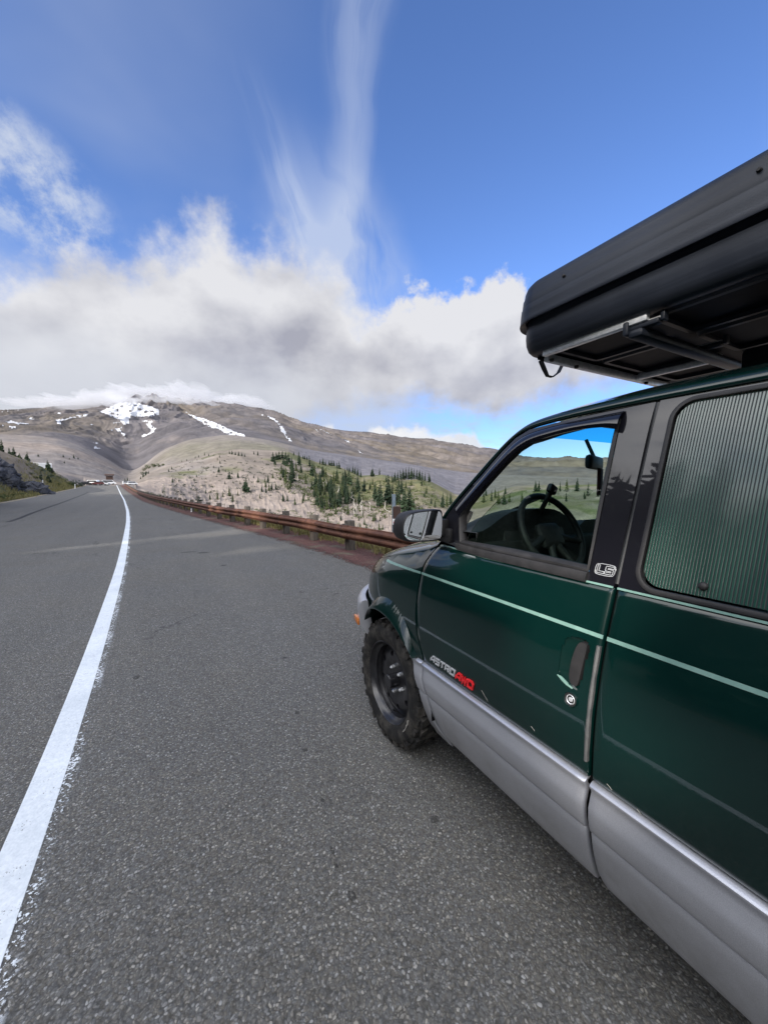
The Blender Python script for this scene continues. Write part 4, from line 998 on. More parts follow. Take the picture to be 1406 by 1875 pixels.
    ('dark0', 412, 887, 7, {'group': 'scattered little firs on the bare upper slope'}, 'little fir dotted alone on the bare slope left of the wood'),
    ('dark0', 427, 885, 6, {'group': 'scattered little firs on the bare upper slope'}, 'little fir dotted alone on the bare slope left of the wood'),
    ('dark0', 456, 880, 6, {'group': 'scattered little firs on the bare upper slope'}, 'little fir dotted alone on the bare slope left of the wood'),
    ('pale0', 440, 887, 8, {'group': 'scattered little firs on the bare upper slope'}, 'little fir dotted alone on the bare slope left of the wood'),
    ('dark0', 345, 862, 5, {'group': 'scattered little firs on the bare upper slope'}, 'little fir dotted alone on the bare slope left of the wood'),
    ('dark0', 352, 856, 4, {'group': 'scattered little firs on the bare upper slope'}, 'little fir dotted alone on the bare slope left of the wood'),
    ('pale0', 425, 868, 7, {'group': 'scattered little firs on the bare upper slope'}, 'little fir dotted alone on the bare slope left of the wood'),
    ('pale0', 413, 864, 6, {'group': 'scattered little firs on the bare upper slope'}, 'little fir dotted alone on the bare slope left of the wood'),
    ('dark1', 420, 831, 7, {'group': 'low dark firs in a patch on the upper slope'}, 'low dark fir in the patch on the upper slope left of the crest wood'),
    ('dark1', 425, 832, 8, {'group': 'low dark firs in a patch on the upper slope'}, 'low dark fir in the patch on the upper slope left of the crest wood'),
    ('dark1', 431, 833, 7, {'group': 'low dark firs in a patch on the upper slope'}, 'low dark fir in the patch on the upper slope left of the crest wood'),
    ('dark1', 437, 834, 8, {'group': 'low dark firs in a patch on the upper slope'}, 'low dark fir in the patch on the upper slope left of the crest wood'),
    ('dark1', 443, 835, 7, {'group': 'low dark firs in a patch on the upper slope'}, 'low dark fir in the patch on the upper slope left of the crest wood'),
    ('dark1', 448, 836, 6, {'group': 'low dark firs in a patch on the upper slope'}, 'low dark fir in the patch on the upper slope left of the crest wood'),
    ('dark1', 256, 838, 6, {'group': 'dark firs on the knob above the gully', 'rmin': 250, 'rmax': 1000}, 'small dark fir on the knob above the gully right of the road end'),
    ('dark1', 261, 836, 8, {'group': 'dark firs on the knob above the gully', 'rmin': 250, 'rmax': 1000}, 'small dark fir on the knob above the gully right of the road end'),
    ('dark1', 266, 838, 9, {'group': 'dark firs on the knob above the gully', 'rmin': 250, 'rmax': 1000}, 'small dark fir on the knob above the gully right of the road end'),
    ('dark1', 271, 841, 6, {'group': 'dark firs on the knob above the gully', 'rmin': 250, 'rmax': 1000}, 'small dark fir on the knob above the gully right of the road end'),
    ('dark1', 500, 845, 18, {'group': 'dark firs crowded on the crest above the wood', 'wide': 1.15}, 'dark fir in the crowded clump on the crest above the wood'),
    ('dark1', 506, 842, 15, {'group': 'dark firs crowded on the crest above the wood', 'wide': 1.15}, 'dark fir in the crowded clump on the crest above the wood'),
    ('dark1', 511, 840, 15, {'group': 'dark firs crowded on the crest above the wood', 'wide': 1.15}, 'dark fir in the crowded clump on the crest above the wood'),
    ('dark1', 517, 839, 14, {'group': 'dark firs crowded on the crest above the wood', 'wide': 1.15}, 'dark fir in the crowded clump on the crest above the wood'),
    ('dark1', 523, 841, 15, {'group': 'dark firs crowded on the crest above the wood', 'wide': 1.15}, 'dark fir in the crowded clump on the crest above the wood'),
    ('dark1', 528, 846, 17, {'group': 'dark firs crowded on the crest above the wood', 'wide': 1.15}, 'dark fir in the crowded clump on the crest above the wood'),
    ('dark1', 534, 850, 14, {'group': 'dark firs crowded on the crest above the wood', 'wide': 1.15}, 'dark fir in the crowded clump on the crest above the wood'),
    ('dark1', 503, 850, 12, {'group': 'dark firs crowded on the crest above the wood', 'wide': 1.15}, 'dark fir in the crowded clump on the crest above the wood'),
    ('dark1', 519, 850, 13, {'group': 'dark firs crowded on the crest above the wood', 'wide': 1.15}, 'dark fir in the crowded clump on the crest above the wood'),
    ('dark1', 525, 853, 15, {'group': 'dark firs crowded on the crest above the wood', 'wide': 1.15}, 'dark fir in the crowded clump on the crest above the wood'),
    ('dark0', 538, 834, 8, {'group': 'firs strung along the falling crest line'}, 'dark fir strung along the crest line that falls to the right'),
    ('dark1', 555, 840, 8, {'group': 'firs strung along the falling crest line'}, 'dark fir strung along the crest line that falls to the right'),
    ('dark0', 558, 841, 9, {'group': 'firs strung along the falling crest line'}, 'dark fir strung along the crest line that falls to the right'),
    ('dark0', 562, 842, 8, {'group': 'firs strung along the falling crest line'}, 'dark fir strung along the crest line that falls to the right'),
    ('dark0', 586, 850, 10, {'group': 'firs strung along the falling crest line'}, 'dark fir strung along the crest line that falls to the right'),
    ('dark1', 591.4, 851, 13, {'group': 'firs strung along the falling crest line'}, 'dark fir strung along the crest line that falls to the right'),
    ('dark0', 596, 853, 11, {'group': 'firs strung along the falling crest line'}, 'dark fir strung along the crest line that falls to the right'),
    ('dark1', 603, 852, 10, {'group': 'firs strung along the falling crest line'}, 'dark fir strung along the crest line that falls to the right'),
    ('dark1', 607, 853, 12, {'group': 'firs strung along the falling crest line'}, 'dark fir strung along the crest line that falls to the right'),
    ('dark1', 611, 853, 11, {'group': 'firs strung along the falling crest line'}, 'dark fir strung along the crest line that falls to the right'),
    ('dark1', 617, 857, 11, {'group': 'firs strung along the falling crest line'}, 'dark fir strung along the crest line that falls to the right'),
    ('dark1', 621, 858, 14, {'group': 'firs strung along the falling crest line'}, 'dark fir strung along the crest line that falls to the right'),
    ('dark0', 636, 862, 9, {'group': 'firs strung along the falling crest line'}, 'dark fir strung along the crest line that falls to the right'),
    ('dark0', 640, 864, 11, {'group': 'firs strung along the falling crest line'}, 'dark fir strung along the crest line that falls to the right'),
    ('dark0', 646, 866, 14, {'group': 'firs strung along the falling crest line'}, 'dark fir strung along the crest line that falls to the right'),
    ('dark0', 650, 868, 14, {'group': 'firs strung along the falling crest line'}, 'dark fir strung along the crest line that falls to the right'),
    ('dark0', 654.6, 871, 15, {'group': 'firs strung along the falling crest line'}, 'dark fir strung along the crest line that falls to the right'),
    ('dark0', 660.6, 874, 12, {'group': 'firs strung along the falling crest line'}, 'dark fir strung along the crest line that falls to the right'),
    ('dark2', 718, 884, 16, {'group': 'row of tall firs on the crest above the mirror', 'wide': 1.15}, 'slim dark fir in the row on the crest above the mirror'),
    ('dark0', 723, 882, 18, {'group': 'row of tall firs on the crest above the mirror', 'wide': 1.15}, 'slim dark fir in the row on the crest above the mirror'),
    ('dark2', 728, 880, 19, {'group': 'row of tall firs on the crest above the mirror', 'wide': 1.15}, 'slim dark fir in the row on the crest above the mirror'),
    ('dark2', 733, 879, 20, {'group': 'row of tall firs on the crest above the mirror', 'wide': 1.15}, 'slim dark fir in the row on the crest above the mirror'),
    ('dark0', 738, 878, 20, {'group': 'row of tall firs on the crest above the mirror', 'wide': 1.15}, 'slim dark fir in the row on the crest above the mirror'),
    ('dark2', 743, 877, 22, {'group': 'row of tall firs on the crest above the mirror', 'wide': 1.15}, 'slim dark fir in the row on the crest above the mirror'),
    ('dark2', 748, 877, 24, {'group': 'row of tall firs on the crest above the mirror', 'wide': 1.15}, 'slim dark fir in the row on the crest above the mirror'),
    ('dark0', 753, 877, 23, {'group': 'row of tall firs on the crest above the mirror', 'wide': 1.15}, 'slim dark fir in the row on the crest above the mirror'),
    ('dark2', 758, 877, 21, {'group': 'row of tall firs on the crest above the mirror', 'wide': 1.15}, 'slim dark fir in the row on the crest above the mirror'),
    ('dark2', 763, 878, 20, {'group': 'row of tall firs on the crest above the mirror', 'wide': 1.15}, 'slim dark fir in the row on the crest above the mirror'),
    ('dark0', 768, 880, 21, {'group': 'row of tall firs on the crest above the mirror', 'wide': 1.15}, 'slim dark fir in the row on the crest above the mirror'),
    ('dark2', 773, 881, 19, {'group': 'row of tall firs on the crest above the mirror', 'wide': 1.15}, 'slim dark fir in the row on the crest above the mirror'),
    ('dark2', 778, 882, 18, {'group': 'row of tall firs on the crest above the mirror', 'wide': 1.15}, 'slim dark fir in the row on the crest above the mirror'),
    ('dark2', 785, 884, 20, {'group': 'row of tall firs on the crest above the mirror', 'wide': 1.15}, 'slim dark fir in the row on the crest above the mirror'),
    ('dark2', 730, 888, 15, {'group': 'row of tall firs on the crest above the mirror', 'wide': 1.15}, 'slim dark fir in the row on the crest above the mirror'),
    ('dark2', 772, 890, 14, {'group': 'row of tall firs on the crest above the mirror', 'wide': 1.15}, 'slim dark fir in the row on the crest above the mirror')]
for (k, x, y, hp, kw, lab) in SINGLE: tree_at(k, x, y, hp, lab, **kw)
# the wood on the slope, row by row
DK = ['dark0', 'dark1', 'dark2', 'dark0', 'pale0', 'pale1']
def scatter(poly, n, h0, h1, label, group, keys=DK, seed=0, rmin=120, rmax=420, mind=3.2, name='fir_tree'):
    rd = random.Random(seed); done = []; xs = [p[0] for p in poly]; ys = [p[1] for p in poly]; tries = 0
    while len(done) < n and tries < n * 60:
        tries += 1; x, y = rd.uniform(min(xs), max(xs)), rd.uniform(min(ys), max(ys))
        if not inpoly(poly, x, y) or any((x - q[0]) ** 2 + ((y - q[1]) * 1.6) ** 2 < mind ** 2 for q in done): continue
        done.append((x, y))
    done.sort(key=lambda q: q[1])
    for x, y in done:
        tree_at(rd.choice(keys), x, y, rd.uniform(h0, h1) * (1 + .25 * rd.random() ** 3), label, group, rmin, rmax, name=name)
scatter([(506, 852), (560, 846), (600, 868), (640, 880), (650, 905), (640, 935), (590, 930), (560, 905), (520, 890)], 60, 14, 24, 'fir in the crowded mixed wood on the slope over the boulders', 'firs of the wood on the slope', seed=11)
scatter([(575, 880), (640, 885), (660, 925), (655, 945), (600, 945), (580, 930)], 33, 17, 30, 'larger fir in the lower front part of the wood above the pale boulders', 'larger firs at the foot of the wood', seed=12)
scatter([(465, 868), (500, 868), (560, 905), (575, 935), (540, 930), (500, 915), (470, 895)], 18, 8, 16, 'small light fir on the open grass at the left edge of the wood', 'small firs left of the wood', keys=['pale0', 'pale1', 'dark0'], seed=13, mind=5)
scatter([(860, 915), (900, 905), (1000, 897), (1090, 897), (1100, 915), (1000, 930), (900, 930)], 22, 14, 26, 'fir on the slope seen through the windows of the van', 'firs seen through the windows of the van', seed=14, mind=5)
scatter([(640, 885), (690, 880), (780, 890), (800, 912), (700, 915), (655, 905)], 13, 9, 16, 'small fir scattered over the bright meadow around the grove', 'small firs on the meadow', keys=['pale0', 'dark0', 'pale1'], seed=15, mind=6)
scatter([(640, 940), (700, 945), (715, 965), (690, 985), (650, 970)], 9, 8, 15, 'stunted fir on the pale boulder cliff left of the marker post', 'stunted firs on the pale cliff', keys=['pale0', 'pale1'], seed=16, mind=6)

# dead standing trees: bleached poles with a few broken arms
def snag_mesh(seed):
    rd = random.Random(seed); mb = MB(); w = [Vector((rd.uniform(-.03, .03) * k, rd.uniform(-.03, .03) * k, k / 5)) for k in range(6)]
    w[0] = Vector((0, 0, -.05)); mb.tube(w, [.032, .027, .022, .017, .011, .004], 6)
    for _ in range(rd.randint(4, 9)):
        t = rd.uniform(.25, .92); a = rd.uniform(0, 6.28); k = int(t * 5); p = w[k].lerp(w[min(5, k + 1)], t * 5 - k); l = rd.uniform(.06, .17) * (1.2 - t)
        mb.tube([p, p + Vector((math.cos(a) * l, math.sin(a) * l, rd.uniform(-.03, .08)))], [.010, .003], 4)
    me = bpy.data.meshes.new('trunk'); me.from_pydata(mb.v, [], mb.f); me.materials.append(M['dead']); me.update(); return me
SN = [snag_mesh(k) for k in range(5)]
for i, (x, y, hp) in enumerate([(621, 919, 29), (636, 922, 14), (643, 916, 15), (662, 940, 22), (653, 941, 20), (670, 940, 12), (678, 936, 19), (629, 950, 16), (593, 902, 20), (598, 887, 12), (612, 912, 17), (648, 928, 20), (688, 928, 12), (649, 944, 24), (662, 942, 28), (545, 880, 14), (573, 896, 13), (585, 925, 15)]):
    a, e = pxray(x, y); X, Y, z, r = land_at(a, e, 120, 420); fw = X * math.sin(R(28.4)) + Y * math.cos(R(28.4)); h = hp * fw / 704 * 1.1
    o = bpy.data.objects.new('dead_tree', SN[i % 5]); COL.objects.link(o); o.location = (X, Y, z); o.scale = (h * 1.15, h * 1.15, h); o.rotation_euler = (random.uniform(-.08, .08), random.uniform(-.08, .08), random.uniform(0, 6))
    tag(o, 'bleached bare dead tree trunk standing among the green firs on the slope', 'dead tree', 'dead trees on the wooded slope')
# the one that curves
mb = MB(); a, e = pxray(705, 937); X, Y, z, r = land_at(a, e, 120, 420); s_ = r / 704
mb.tube([Vector((X, Y, z)) + Vector((math.cos(R(a)) * q[0], -math.sin(R(a)) * q[0], q[1])) * s_ for q in ((9, -1), (2, 2.5), (-1, 6), (0, 12), (1, 20))], [.20, .2, .2, .17, .07], 6)
tag(mb.build('dead_tree', M['dead']), 'curved bleached dead trunk bending up from the meadow above the marker post', 'dead tree')

# shrubs
def shrub_mesh(seed, n=420):
    rd = random.Random(seed); V_ = []; F_ = []; lobes = [(rd.uniform(-.35, .35), rd.uniform(-.3, .3), rd.uniform(.25, .6), rd.uniform(.22, .4)) for _ in range(7)]
    for _ in range(n):
        lx, ly, lz, lr = rd.choice(lobes); d = Vector((rd.gauss(0, 1), rd.gauss(0, 1), rd.gauss(0, 1))).normalized() * lr * rd.uniform(.6, 1.05); p = Vector((lx, ly, lz)) + d
        if p.z < 0: continue
        a = Vector((rd.gauss(0, 1), rd.gauss(0, 1), rd.gauss(0, 1))).normalized(); b_ = a.cross(Vector((rd.random(), rd.random(), rd.random()))).normalized(); s_ = rd.uniform(.03, .075); b = len(V_)
        V_ += [p - a * s_, p + b_ * s_ * .5, p + a * s_, p - b_ * s_ * .5]; F_ += [(b, b + 1, b + 2, b + 3)]
    me = bpy.data.meshes.new('crown'); me.from_pydata([tuple(v) for v in V_], [], F_); me.update()
    mb = MB()
    for k in range(5): mb.tube([(0, 0, -.05), (lobes[k][0] * .5, lobes[k][1] * .5, .2), (lobes[k][0], lobes[k][1], lobes[k][2])], [.02, .014, .006], 5)
    mt_ = bpy.data.meshes.new('stems'); mt_.from_pydata(mb.v, [], mb.f); mt_.materials.append(M['bark']); mt_.update()
    return me, mt_
SHM = []
for k in range(4):
    me, mt_ = shrub_mesh(40 + k); SHM.append(((me, mt_)))
def shrub(X, Y, z, w, h, label, group=None, dark=False):
    me, mt_ = random.choice(SHM); e = empty('shrub', (X, Y, z)); e.scale = (w, w, h); e.rotation_euler = (0, 0, random.uniform(0, 6.28)); tag(e, label, 'shrub', group)
    for nm, q in (('crown', me), ('stems', mt_)):
        c = bpy.data.objects.new(nm, q); COL.objects.link(c); c.parent = e
        if nm == 'crown':
            if not q.materials: q.materials.append(M['leaf'])
            c.material_slots[0].link = 'OBJECT'; c.material_slots[0].material = M['fir'] if dark else M['leaf']
    return e
def scrub(name, poly, n, w0, w1, label, seed, m, rmin=120, rmax=420):
    '''low ground cover on a slope: one loose mass'''
    rd = random.Random(seed); xs = [p[0] for p in poly]; ys = [p[1] for p in poly]; V_ = []; F_ = []; k = 0; tr = 0
    while k < n and tr < n * 30:
        tr += 1; x, y = rd.uniform(min(xs), max(xs)), rd.uniform(min(ys), max(ys))
        if not inpoly(poly, x, y): continue
        a, e = pxray(x, y); X, Y, z, r = land_at(a, e, rmin, rmax); k += 1; w = rd.uniform(w0, w1)
        for _ in range(22):
            d = Vector((rd.gauss(0, .5), rd.gauss(0, .5), abs(rd.gauss(0, .33)))) * w; q = Vector((X, Y, z - .1)) + d; a1 = Vector((rd.gauss(0, 1), rd.gauss(0, 1), rd.gauss(0, 1))).normalized(); b1 = a1.cross(Vector((rd.random(), rd.random(), rd.random() + .1))).normalized(); s_ = w * rd.uniform(.12, .26); b = len(V_)
            V_ += [q - a1 * s_, q + b1 * s_ * .6, q + a1 * s_, q - b1 * s_ * .6]; F_.append((b, b + 1, b + 2, b + 3))
    return tag(mesh(name, V_, F_, m), label, 'scrub', kind='stuff')
def shrub_at(x, y, wp, hp, label, group=None, dark=False, rmin=60, rmax=420, fixed=None):
    a, e = pxray(x, y)
    if fixed: r = fixed; X, Y = r * math.sin(R(a)), r * math.cos(R(a)); z = ground(X, Y)
    else: X, Y, z, r = land_at(a, e, rmin, rmax)
    fw = X * math.sin(R(28.4)) + Y * math.cos(R(28.4)); return shrub(X, Y, z - .1, wp * fw / 704 / 1.2, hp * fw / 704 / .95, label, group, dark)
scrub('scrub', [(500, 850), (575, 850), (645, 872), (790, 885), (810, 925), (715, 950), (655, 950), (590, 945), (560, 915), (515, 895)], 620, .9, 2.4, 'mixed green scrub covering the ground of the wooded slope', 21, M['leaf'])
scrub('scrub', [(300, 860), (400, 830), (500, 840), (520, 900), (470, 920), (400, 925), (320, 905)], 260, .5, 1.4, 'sparse dark scrub dotted over the bare knoll', 22, M['fir'])
scrub('scrub', [(440, 930), (560, 935), (640, 960), (700, 965), (700, 985), (560, 950), (440, 940)], 110, .5, 1.3, 'tufts of green scrub among the pale boulders', 23, M['leaf'])

for i, (x, y, w, h) in enumerate([(266, 899, 10, 7), (276, 903, 12, 9), (284, 906, 12, 11), (292, 909, 14, 12), (306, 915, 14, 13), (315, 917, 12, 11), (322, 918, 12, 10), (340, 922, 12, 8), (375, 931, 12, 9), (260, 897, 8, 6)]):
    shrub_at(x, y, w, h, 'dark shrub in the thicket behind the far bend of the guardrail', 'shrubs behind the far guardrail', i % 2 == 0, fixed=92 - i * 3.2)
for i, (x, y, w, h) in enumerate([(264, 862, 9, 8), (272, 858, 12, 9), (281, 856, 12, 9), (290, 855, 12, 8), (298, 853, 9, 6), (261, 870, 8, 8), (268, 868, 8, 6)]):
    shrub_at(x, y, w, h, 'green shrub in the bright patch above the gully at the end of the road', 'shrubs above the gully', i > 4, rmin=200, rmax=800)
for i, (x, y, w, h) in enumerate([(4, 911, 22, 18), (16, 909, 20, 15), (26, 907, 18, 13), (38, 906, 16, 9), (-8, 913, 20, 19)]):
    shrub_at(x, y, w, h, 'leafy green shrub at the foot of the lava outcrop by the road', 'shrubs at the foot of the lava outcrop', False, fixed=54 + i * 4.5)
shrub_at(141, 889, 18, 17, 'dense dark bush at the end of the left bank near the crest', None, True, fixed=118)
shrub_at(128, 886, 16, 11, 'lower green bush left of the dense dark one near the crest', None, False, fixed=115)
shrub_at(150, 888, 10, 8, 'small bush right of the dense dark one near the crest', None, True, fixed=121)
for i, (x, y, w, h) in enumerate([(56, 868, 16, 6), (64, 876, 14, 6), (100, 868, 14, 6), (108, 876, 14, 6), (118, 880, 14, 7), (50, 852, 12, 5), (75, 862, 12, 5), (104, 888, 12, 5), (92, 872, 13, 5), (60, 858, 10, 4)]):
    shrub_at(x, y, w, h, 'low scrubby bush on the dry left bank', 'low bushes on the left bank', i % 3 == 0, rmin=80, rmax=140)

# dark lava outcrop beside the road on the left
def rock(name, c, r, seed, m, label, cat, sub=5, group=None, jag=1.0):
    bm = bmesh.new(); bmesh.ops.create_icosphere(bm, subdivisions=sub, radius=1); P = np.array([v.co[:] for v in bm.verts]); 
    k1 = ridged(P[:, 0] * 1.7 + P[:, 2] * 1.1 + seed, P[:, 1] * 1.7 - P[:, 2] * 1.6, 5, seed); k2 = fbm(P[:, 0] * 5 + P[:, 2] * 3, P[:, 1] * 5 - P[:, 2] * 4, 4, seed + 9)
    f = 1 + jag * ((k1 - .6) * .75 + k2 * .10); f = np.round(f * 9) / 9 * .5 + f * .5
    for v, q in zip(bm.verts, f): v.co = Vector((v.co.x * r[0] * q, v.co.y * r[1] * q, v.co.z * r[2] * q))
    me = bpy.data.meshes.new(name); bm.to_mesh(me); bm.free(); o = link(name, me, m); o.location = c; o.rotation_euler = (0, 0, seed); smooth_angle(o, 24); tag(o, label, cat, group); return o
a, e = pxray(18, 880)
rock('rock_outcrop', (-21.5, 68.3, 1.2), (3.0, 3.6, 3.9), 3, M['rock'], 'craggy dark blue grey lava outcrop beside the left edge of the road', 'rock outcrop', 5)
rock('boulder', (-18.9, 74.6, .6), (1.1, 2.4, 1.5), 5, M['rock'], 'low dark boulder leaning against the right end of the lava outcrop', 'boulder', 4)

# ================================================================== the far end of the road: parked cars, kiosk, trailer
def car_mesh(kind, paint):
    L_, H_, W_ = dict(car=(4.4, 1.5, 1.75), van=(5.2, 2.1, 1.95), truck=(5.4, 1.85, 1.95))[kind]
    if kind == 'car': pf = [(-2.2, .35), (-2.2, .75), (-1.9, .95), (-1.45, 1.0), (-.85, 1.45), (.75, 1.5), (1.55, 1.05), (2.1, .85), (2.2, .6), (2.2, .35)]; gl = ((-.75, .7), (1.08, 1.42))
    elif kind == 'van': pf = [(-2.6, .4), (-2.6, 2.0), (-2.4, 2.1), (1.2, 2.1), (1.9, 1.3), (2.5, 1.05), (2.6, .8), (2.6, .4)]; gl = ((-2.2, 1.1), (1.3, 1.9))
    else: pf = [(-2.7, .5), (-2.7, 1.1), (-.7, 1.1), (-.6, 1.8), (.8, 1.85), (1.5, 1.2), (2.6, 1.05), (2.7, .5)]; gl = ((-.4, .75), (1.25, 1.75))
    mb = MB(); n = len(pf); hw = W_ / 2
    ring = lambda y, s_: [(x * (1 - .01 * s_), y, z - .02 * s_ * (z > 1.2)) for x, z in pf]
    vv = ring(-hw + .08, 3) + ring(-hw, 0) + ring(hw, 0) + ring(hw - .08, 3)
    vv = [(x, y * (1 - .14 * max(0, (z - 1.0))), z) for x, y, z in vv]
    mb.add(vv, [(k * n + i, k * n + (i + 1) % n, (k + 1) * n + (i + 1) % n, (k + 1) * n + i) for k in range(3) for i in range(n)] + [tuple(range(n))[::-1], tuple(3 * n + i for i in range(n))], 0)
    (gx0, gx1), (gz0, gz1) = gl; q = lambda z: (1 - .14 * max(0, z - 1.0))
    for s_ in (-1, 1):
        y = lambda z: s_ * (hw * q(z) + .012); f = [(gx0 - .3, y(gz0), gz0), (gx1 + .45, y(gz0), gz0), (gx1, y(gz1), gz1), (gx0, y(gz1), gz1)]; mb.add(f, [(0, 1, 2, 3)], 1)
    xr_ = pf[-3][0]
    mb.add([(gx1 + .70, -.65, gz0), (gx1 + .70, .65, gz0), (gx1 + .12, .58, gz1), (gx1 + .12, -.58, gz1)], [(0, 1, 2, 3)], 1)
    for x in (-L_ * .3, L_ * .3):
        for s_ in (-1, 1): mb.lathe([(0, .1), (.2, .1), (.31, .08), (.33, 0), (.33, -.15)], Matrix.Translation((x, s_ * (hw - .06), .33)) @ Matrix.Rotation(R(-90 * s_), 4, 'X'), 14, 2)
    me = bpy.data.meshes.new('parked_' + kind); me.from_pydata(mb.v, [], mb.f); me.polygons.foreach_set('material_index', np.array(mb.i, dtype=np.int32))
    for m in (paint, M['pane'], M['tyre']): me.materials.append(m)
    me.update(); return me
PAINTS = dict(white=mat('white_car_paint', (.78, .79, .80, 1), .25, coat=1), silver=mat('silver_car_paint', (.5, .52, .54, 1), .3, .6), red=mat('dark_red_car_paint', (.10, .022, .022, 1), .3, coat=1), blue=mat('blue_grey_car_paint', (.10, .14, .20, 1), .25, coat=1), black=mat('black_car_paint', (.02, .02, .025, 1), .2, coat=1))
CARS = [('car', 'black', 156, 887.2, 'black car at the left end of the row of parked cars beyond the crest'), ('car', 'white', 161.5, 887, 'white car second from the left in the row beyond the crest'), ('car', 'silver', 167, 887, 'silver car left of the dark red one in the row beyond the crest'),
        ('van', 'white', 173.5, 887, 'white van just left of the dark red car beyond the crest'), ('car', 'red', 179.5, 887, 'dark red car in the middle of the parked row beyond the crest'), ('truck', 'white', 184, 888, 'white pickup truck in front of the kiosk beyond the crest'),
        ('car', 'blue', 190.5, 888, 'blue grey car parked below the kiosk at the road crest'), ('van', 'white', 199.5, 887, 'white van parked right under the kiosk at the crest')]
for (k, c, x, y, lab) in CARS:
    a, e = pxray(x, y); r = 150 + random.uniform(-6, 6); X, Y = r * math.sin(R(a)), r * math.cos(R(a)); z = max(ground(X, Y), CAM_H + r * tan(e) - .1)
    o = bpy.data.objects.new('parked_car' if k == 'car' else ('parked_van' if k == 'van' else 'pickup_truck'), car_mesh(k, PAINTS[c])); COL.objects.link(o); o.location = (X, Y, z - .05); o.rotation_euler = (0, 0, R(random.uniform(-30, 40) - 15)); o.scale = (.72,) * 3
    tag(o, lab, 'car' if k == 'car' else ('van' if k == 'van' else 'truck'), 'vehicles parked beyond the crest of the road')
for (x, y, k, lab) in ((234, 890.2, 'van', 'white van parked beyond the guardrail right of the crest, left of its pair'), (243, 891.5, 'van', 'white van parked beyond the guardrail right of the crest, behind the other white van')):
    a, e = pxray(x, y); r = 165; X, Y = r * math.sin(R(a)), r * math.cos(R(a)); z = CAM_H + r * tan(e)
    o = bpy.data.objects.new('parked_van', car_mesh(k, PAINTS['white'])); COL.objects.link(o); o.location = (X, Y, max(z, ground(X, Y))); o.rotation_euler = (0, 0, R(20)); o.scale = (.58,) * 3; tag(o, lab, 'van', 'vehicles parked beyond the crest of the road')
# roofed notice kiosk
a, e = pxray(201, 886.5); r = 156; X, Y = r * math.sin(R(a)), r * math.cos(R(a)); z = max(ground(X, Y), CAM_H + r * tan(e)); s_ = 1.0
ko = empty('notice_kiosk', (X, Y, z)); ko.rotation_euler = (0, 0, R(6)); ko.scale = (.8, .8, 1.15); tag(ko, 'small brown roofed notice kiosk on posts at the crest of the road', 'kiosk')
for nm, boxes, m in (('post', [((-1.1, 0, 1.2), (.18, .18, 2.6))], 'brown'), ('post', [((1.1, 0, 1.2), (.18, .18, 2.6))], 'brown'), ('notice_board', [((0, 0, 1.75), (2.0, .12, 1.1))], 'brown'), ('roof', [((0, -.3, 2.62), (3.2, .8, .10)), ((0, .3, 2.62), (3.2, .8, .10))], 'brown')):
    mb = MB()
    for i_, (c, d) in enumerate(boxes): mb.box(c, d, Matrix.Rotation((.5 if i_ == 0 else -.5) if nm == 'roof' else 0, 3, 'X'), .02)
    o = mb.build(nm, M[m]); o.parent = ko
# white trailer behind the shoulder of the bank
a, e = pxray(76, 858.5); r = 124; X, Y = r * math.sin(R(a)), r * math.cos(R(a)); z = CAM_H + r * tan(e) - .4
tr_ = empty('white_trailer', (X, Y, z)); tr_.rotation_euler = (0, 0, R(24)); tag(tr_, 'white box trailer half hidden behind the left bank next to a round fir', 'trailer')
mb = MB(); mb.box((0, 0, 1.0), (3.6, 1.9, 1.6), None, .08); o = mb.build('body', M['white']); o.parent = tr_
mb = MB(); mb.box((.9, -.96, 1.15), (.7, .03, .5), None, .01); o = mb.build('window', M['pane']); o.parent = tr_
for x_ in (-.5, .5):
    mb = MB(); mb.lathe([(0, .1), (.3, .08), (.33, -.1)], Matrix.Translation((x_, -.9, .2)) @ Matrix.Rotation(R(90), 4, 'X'), 14); o = mb.build('wheel', M['tyre']); o.parent = tr_

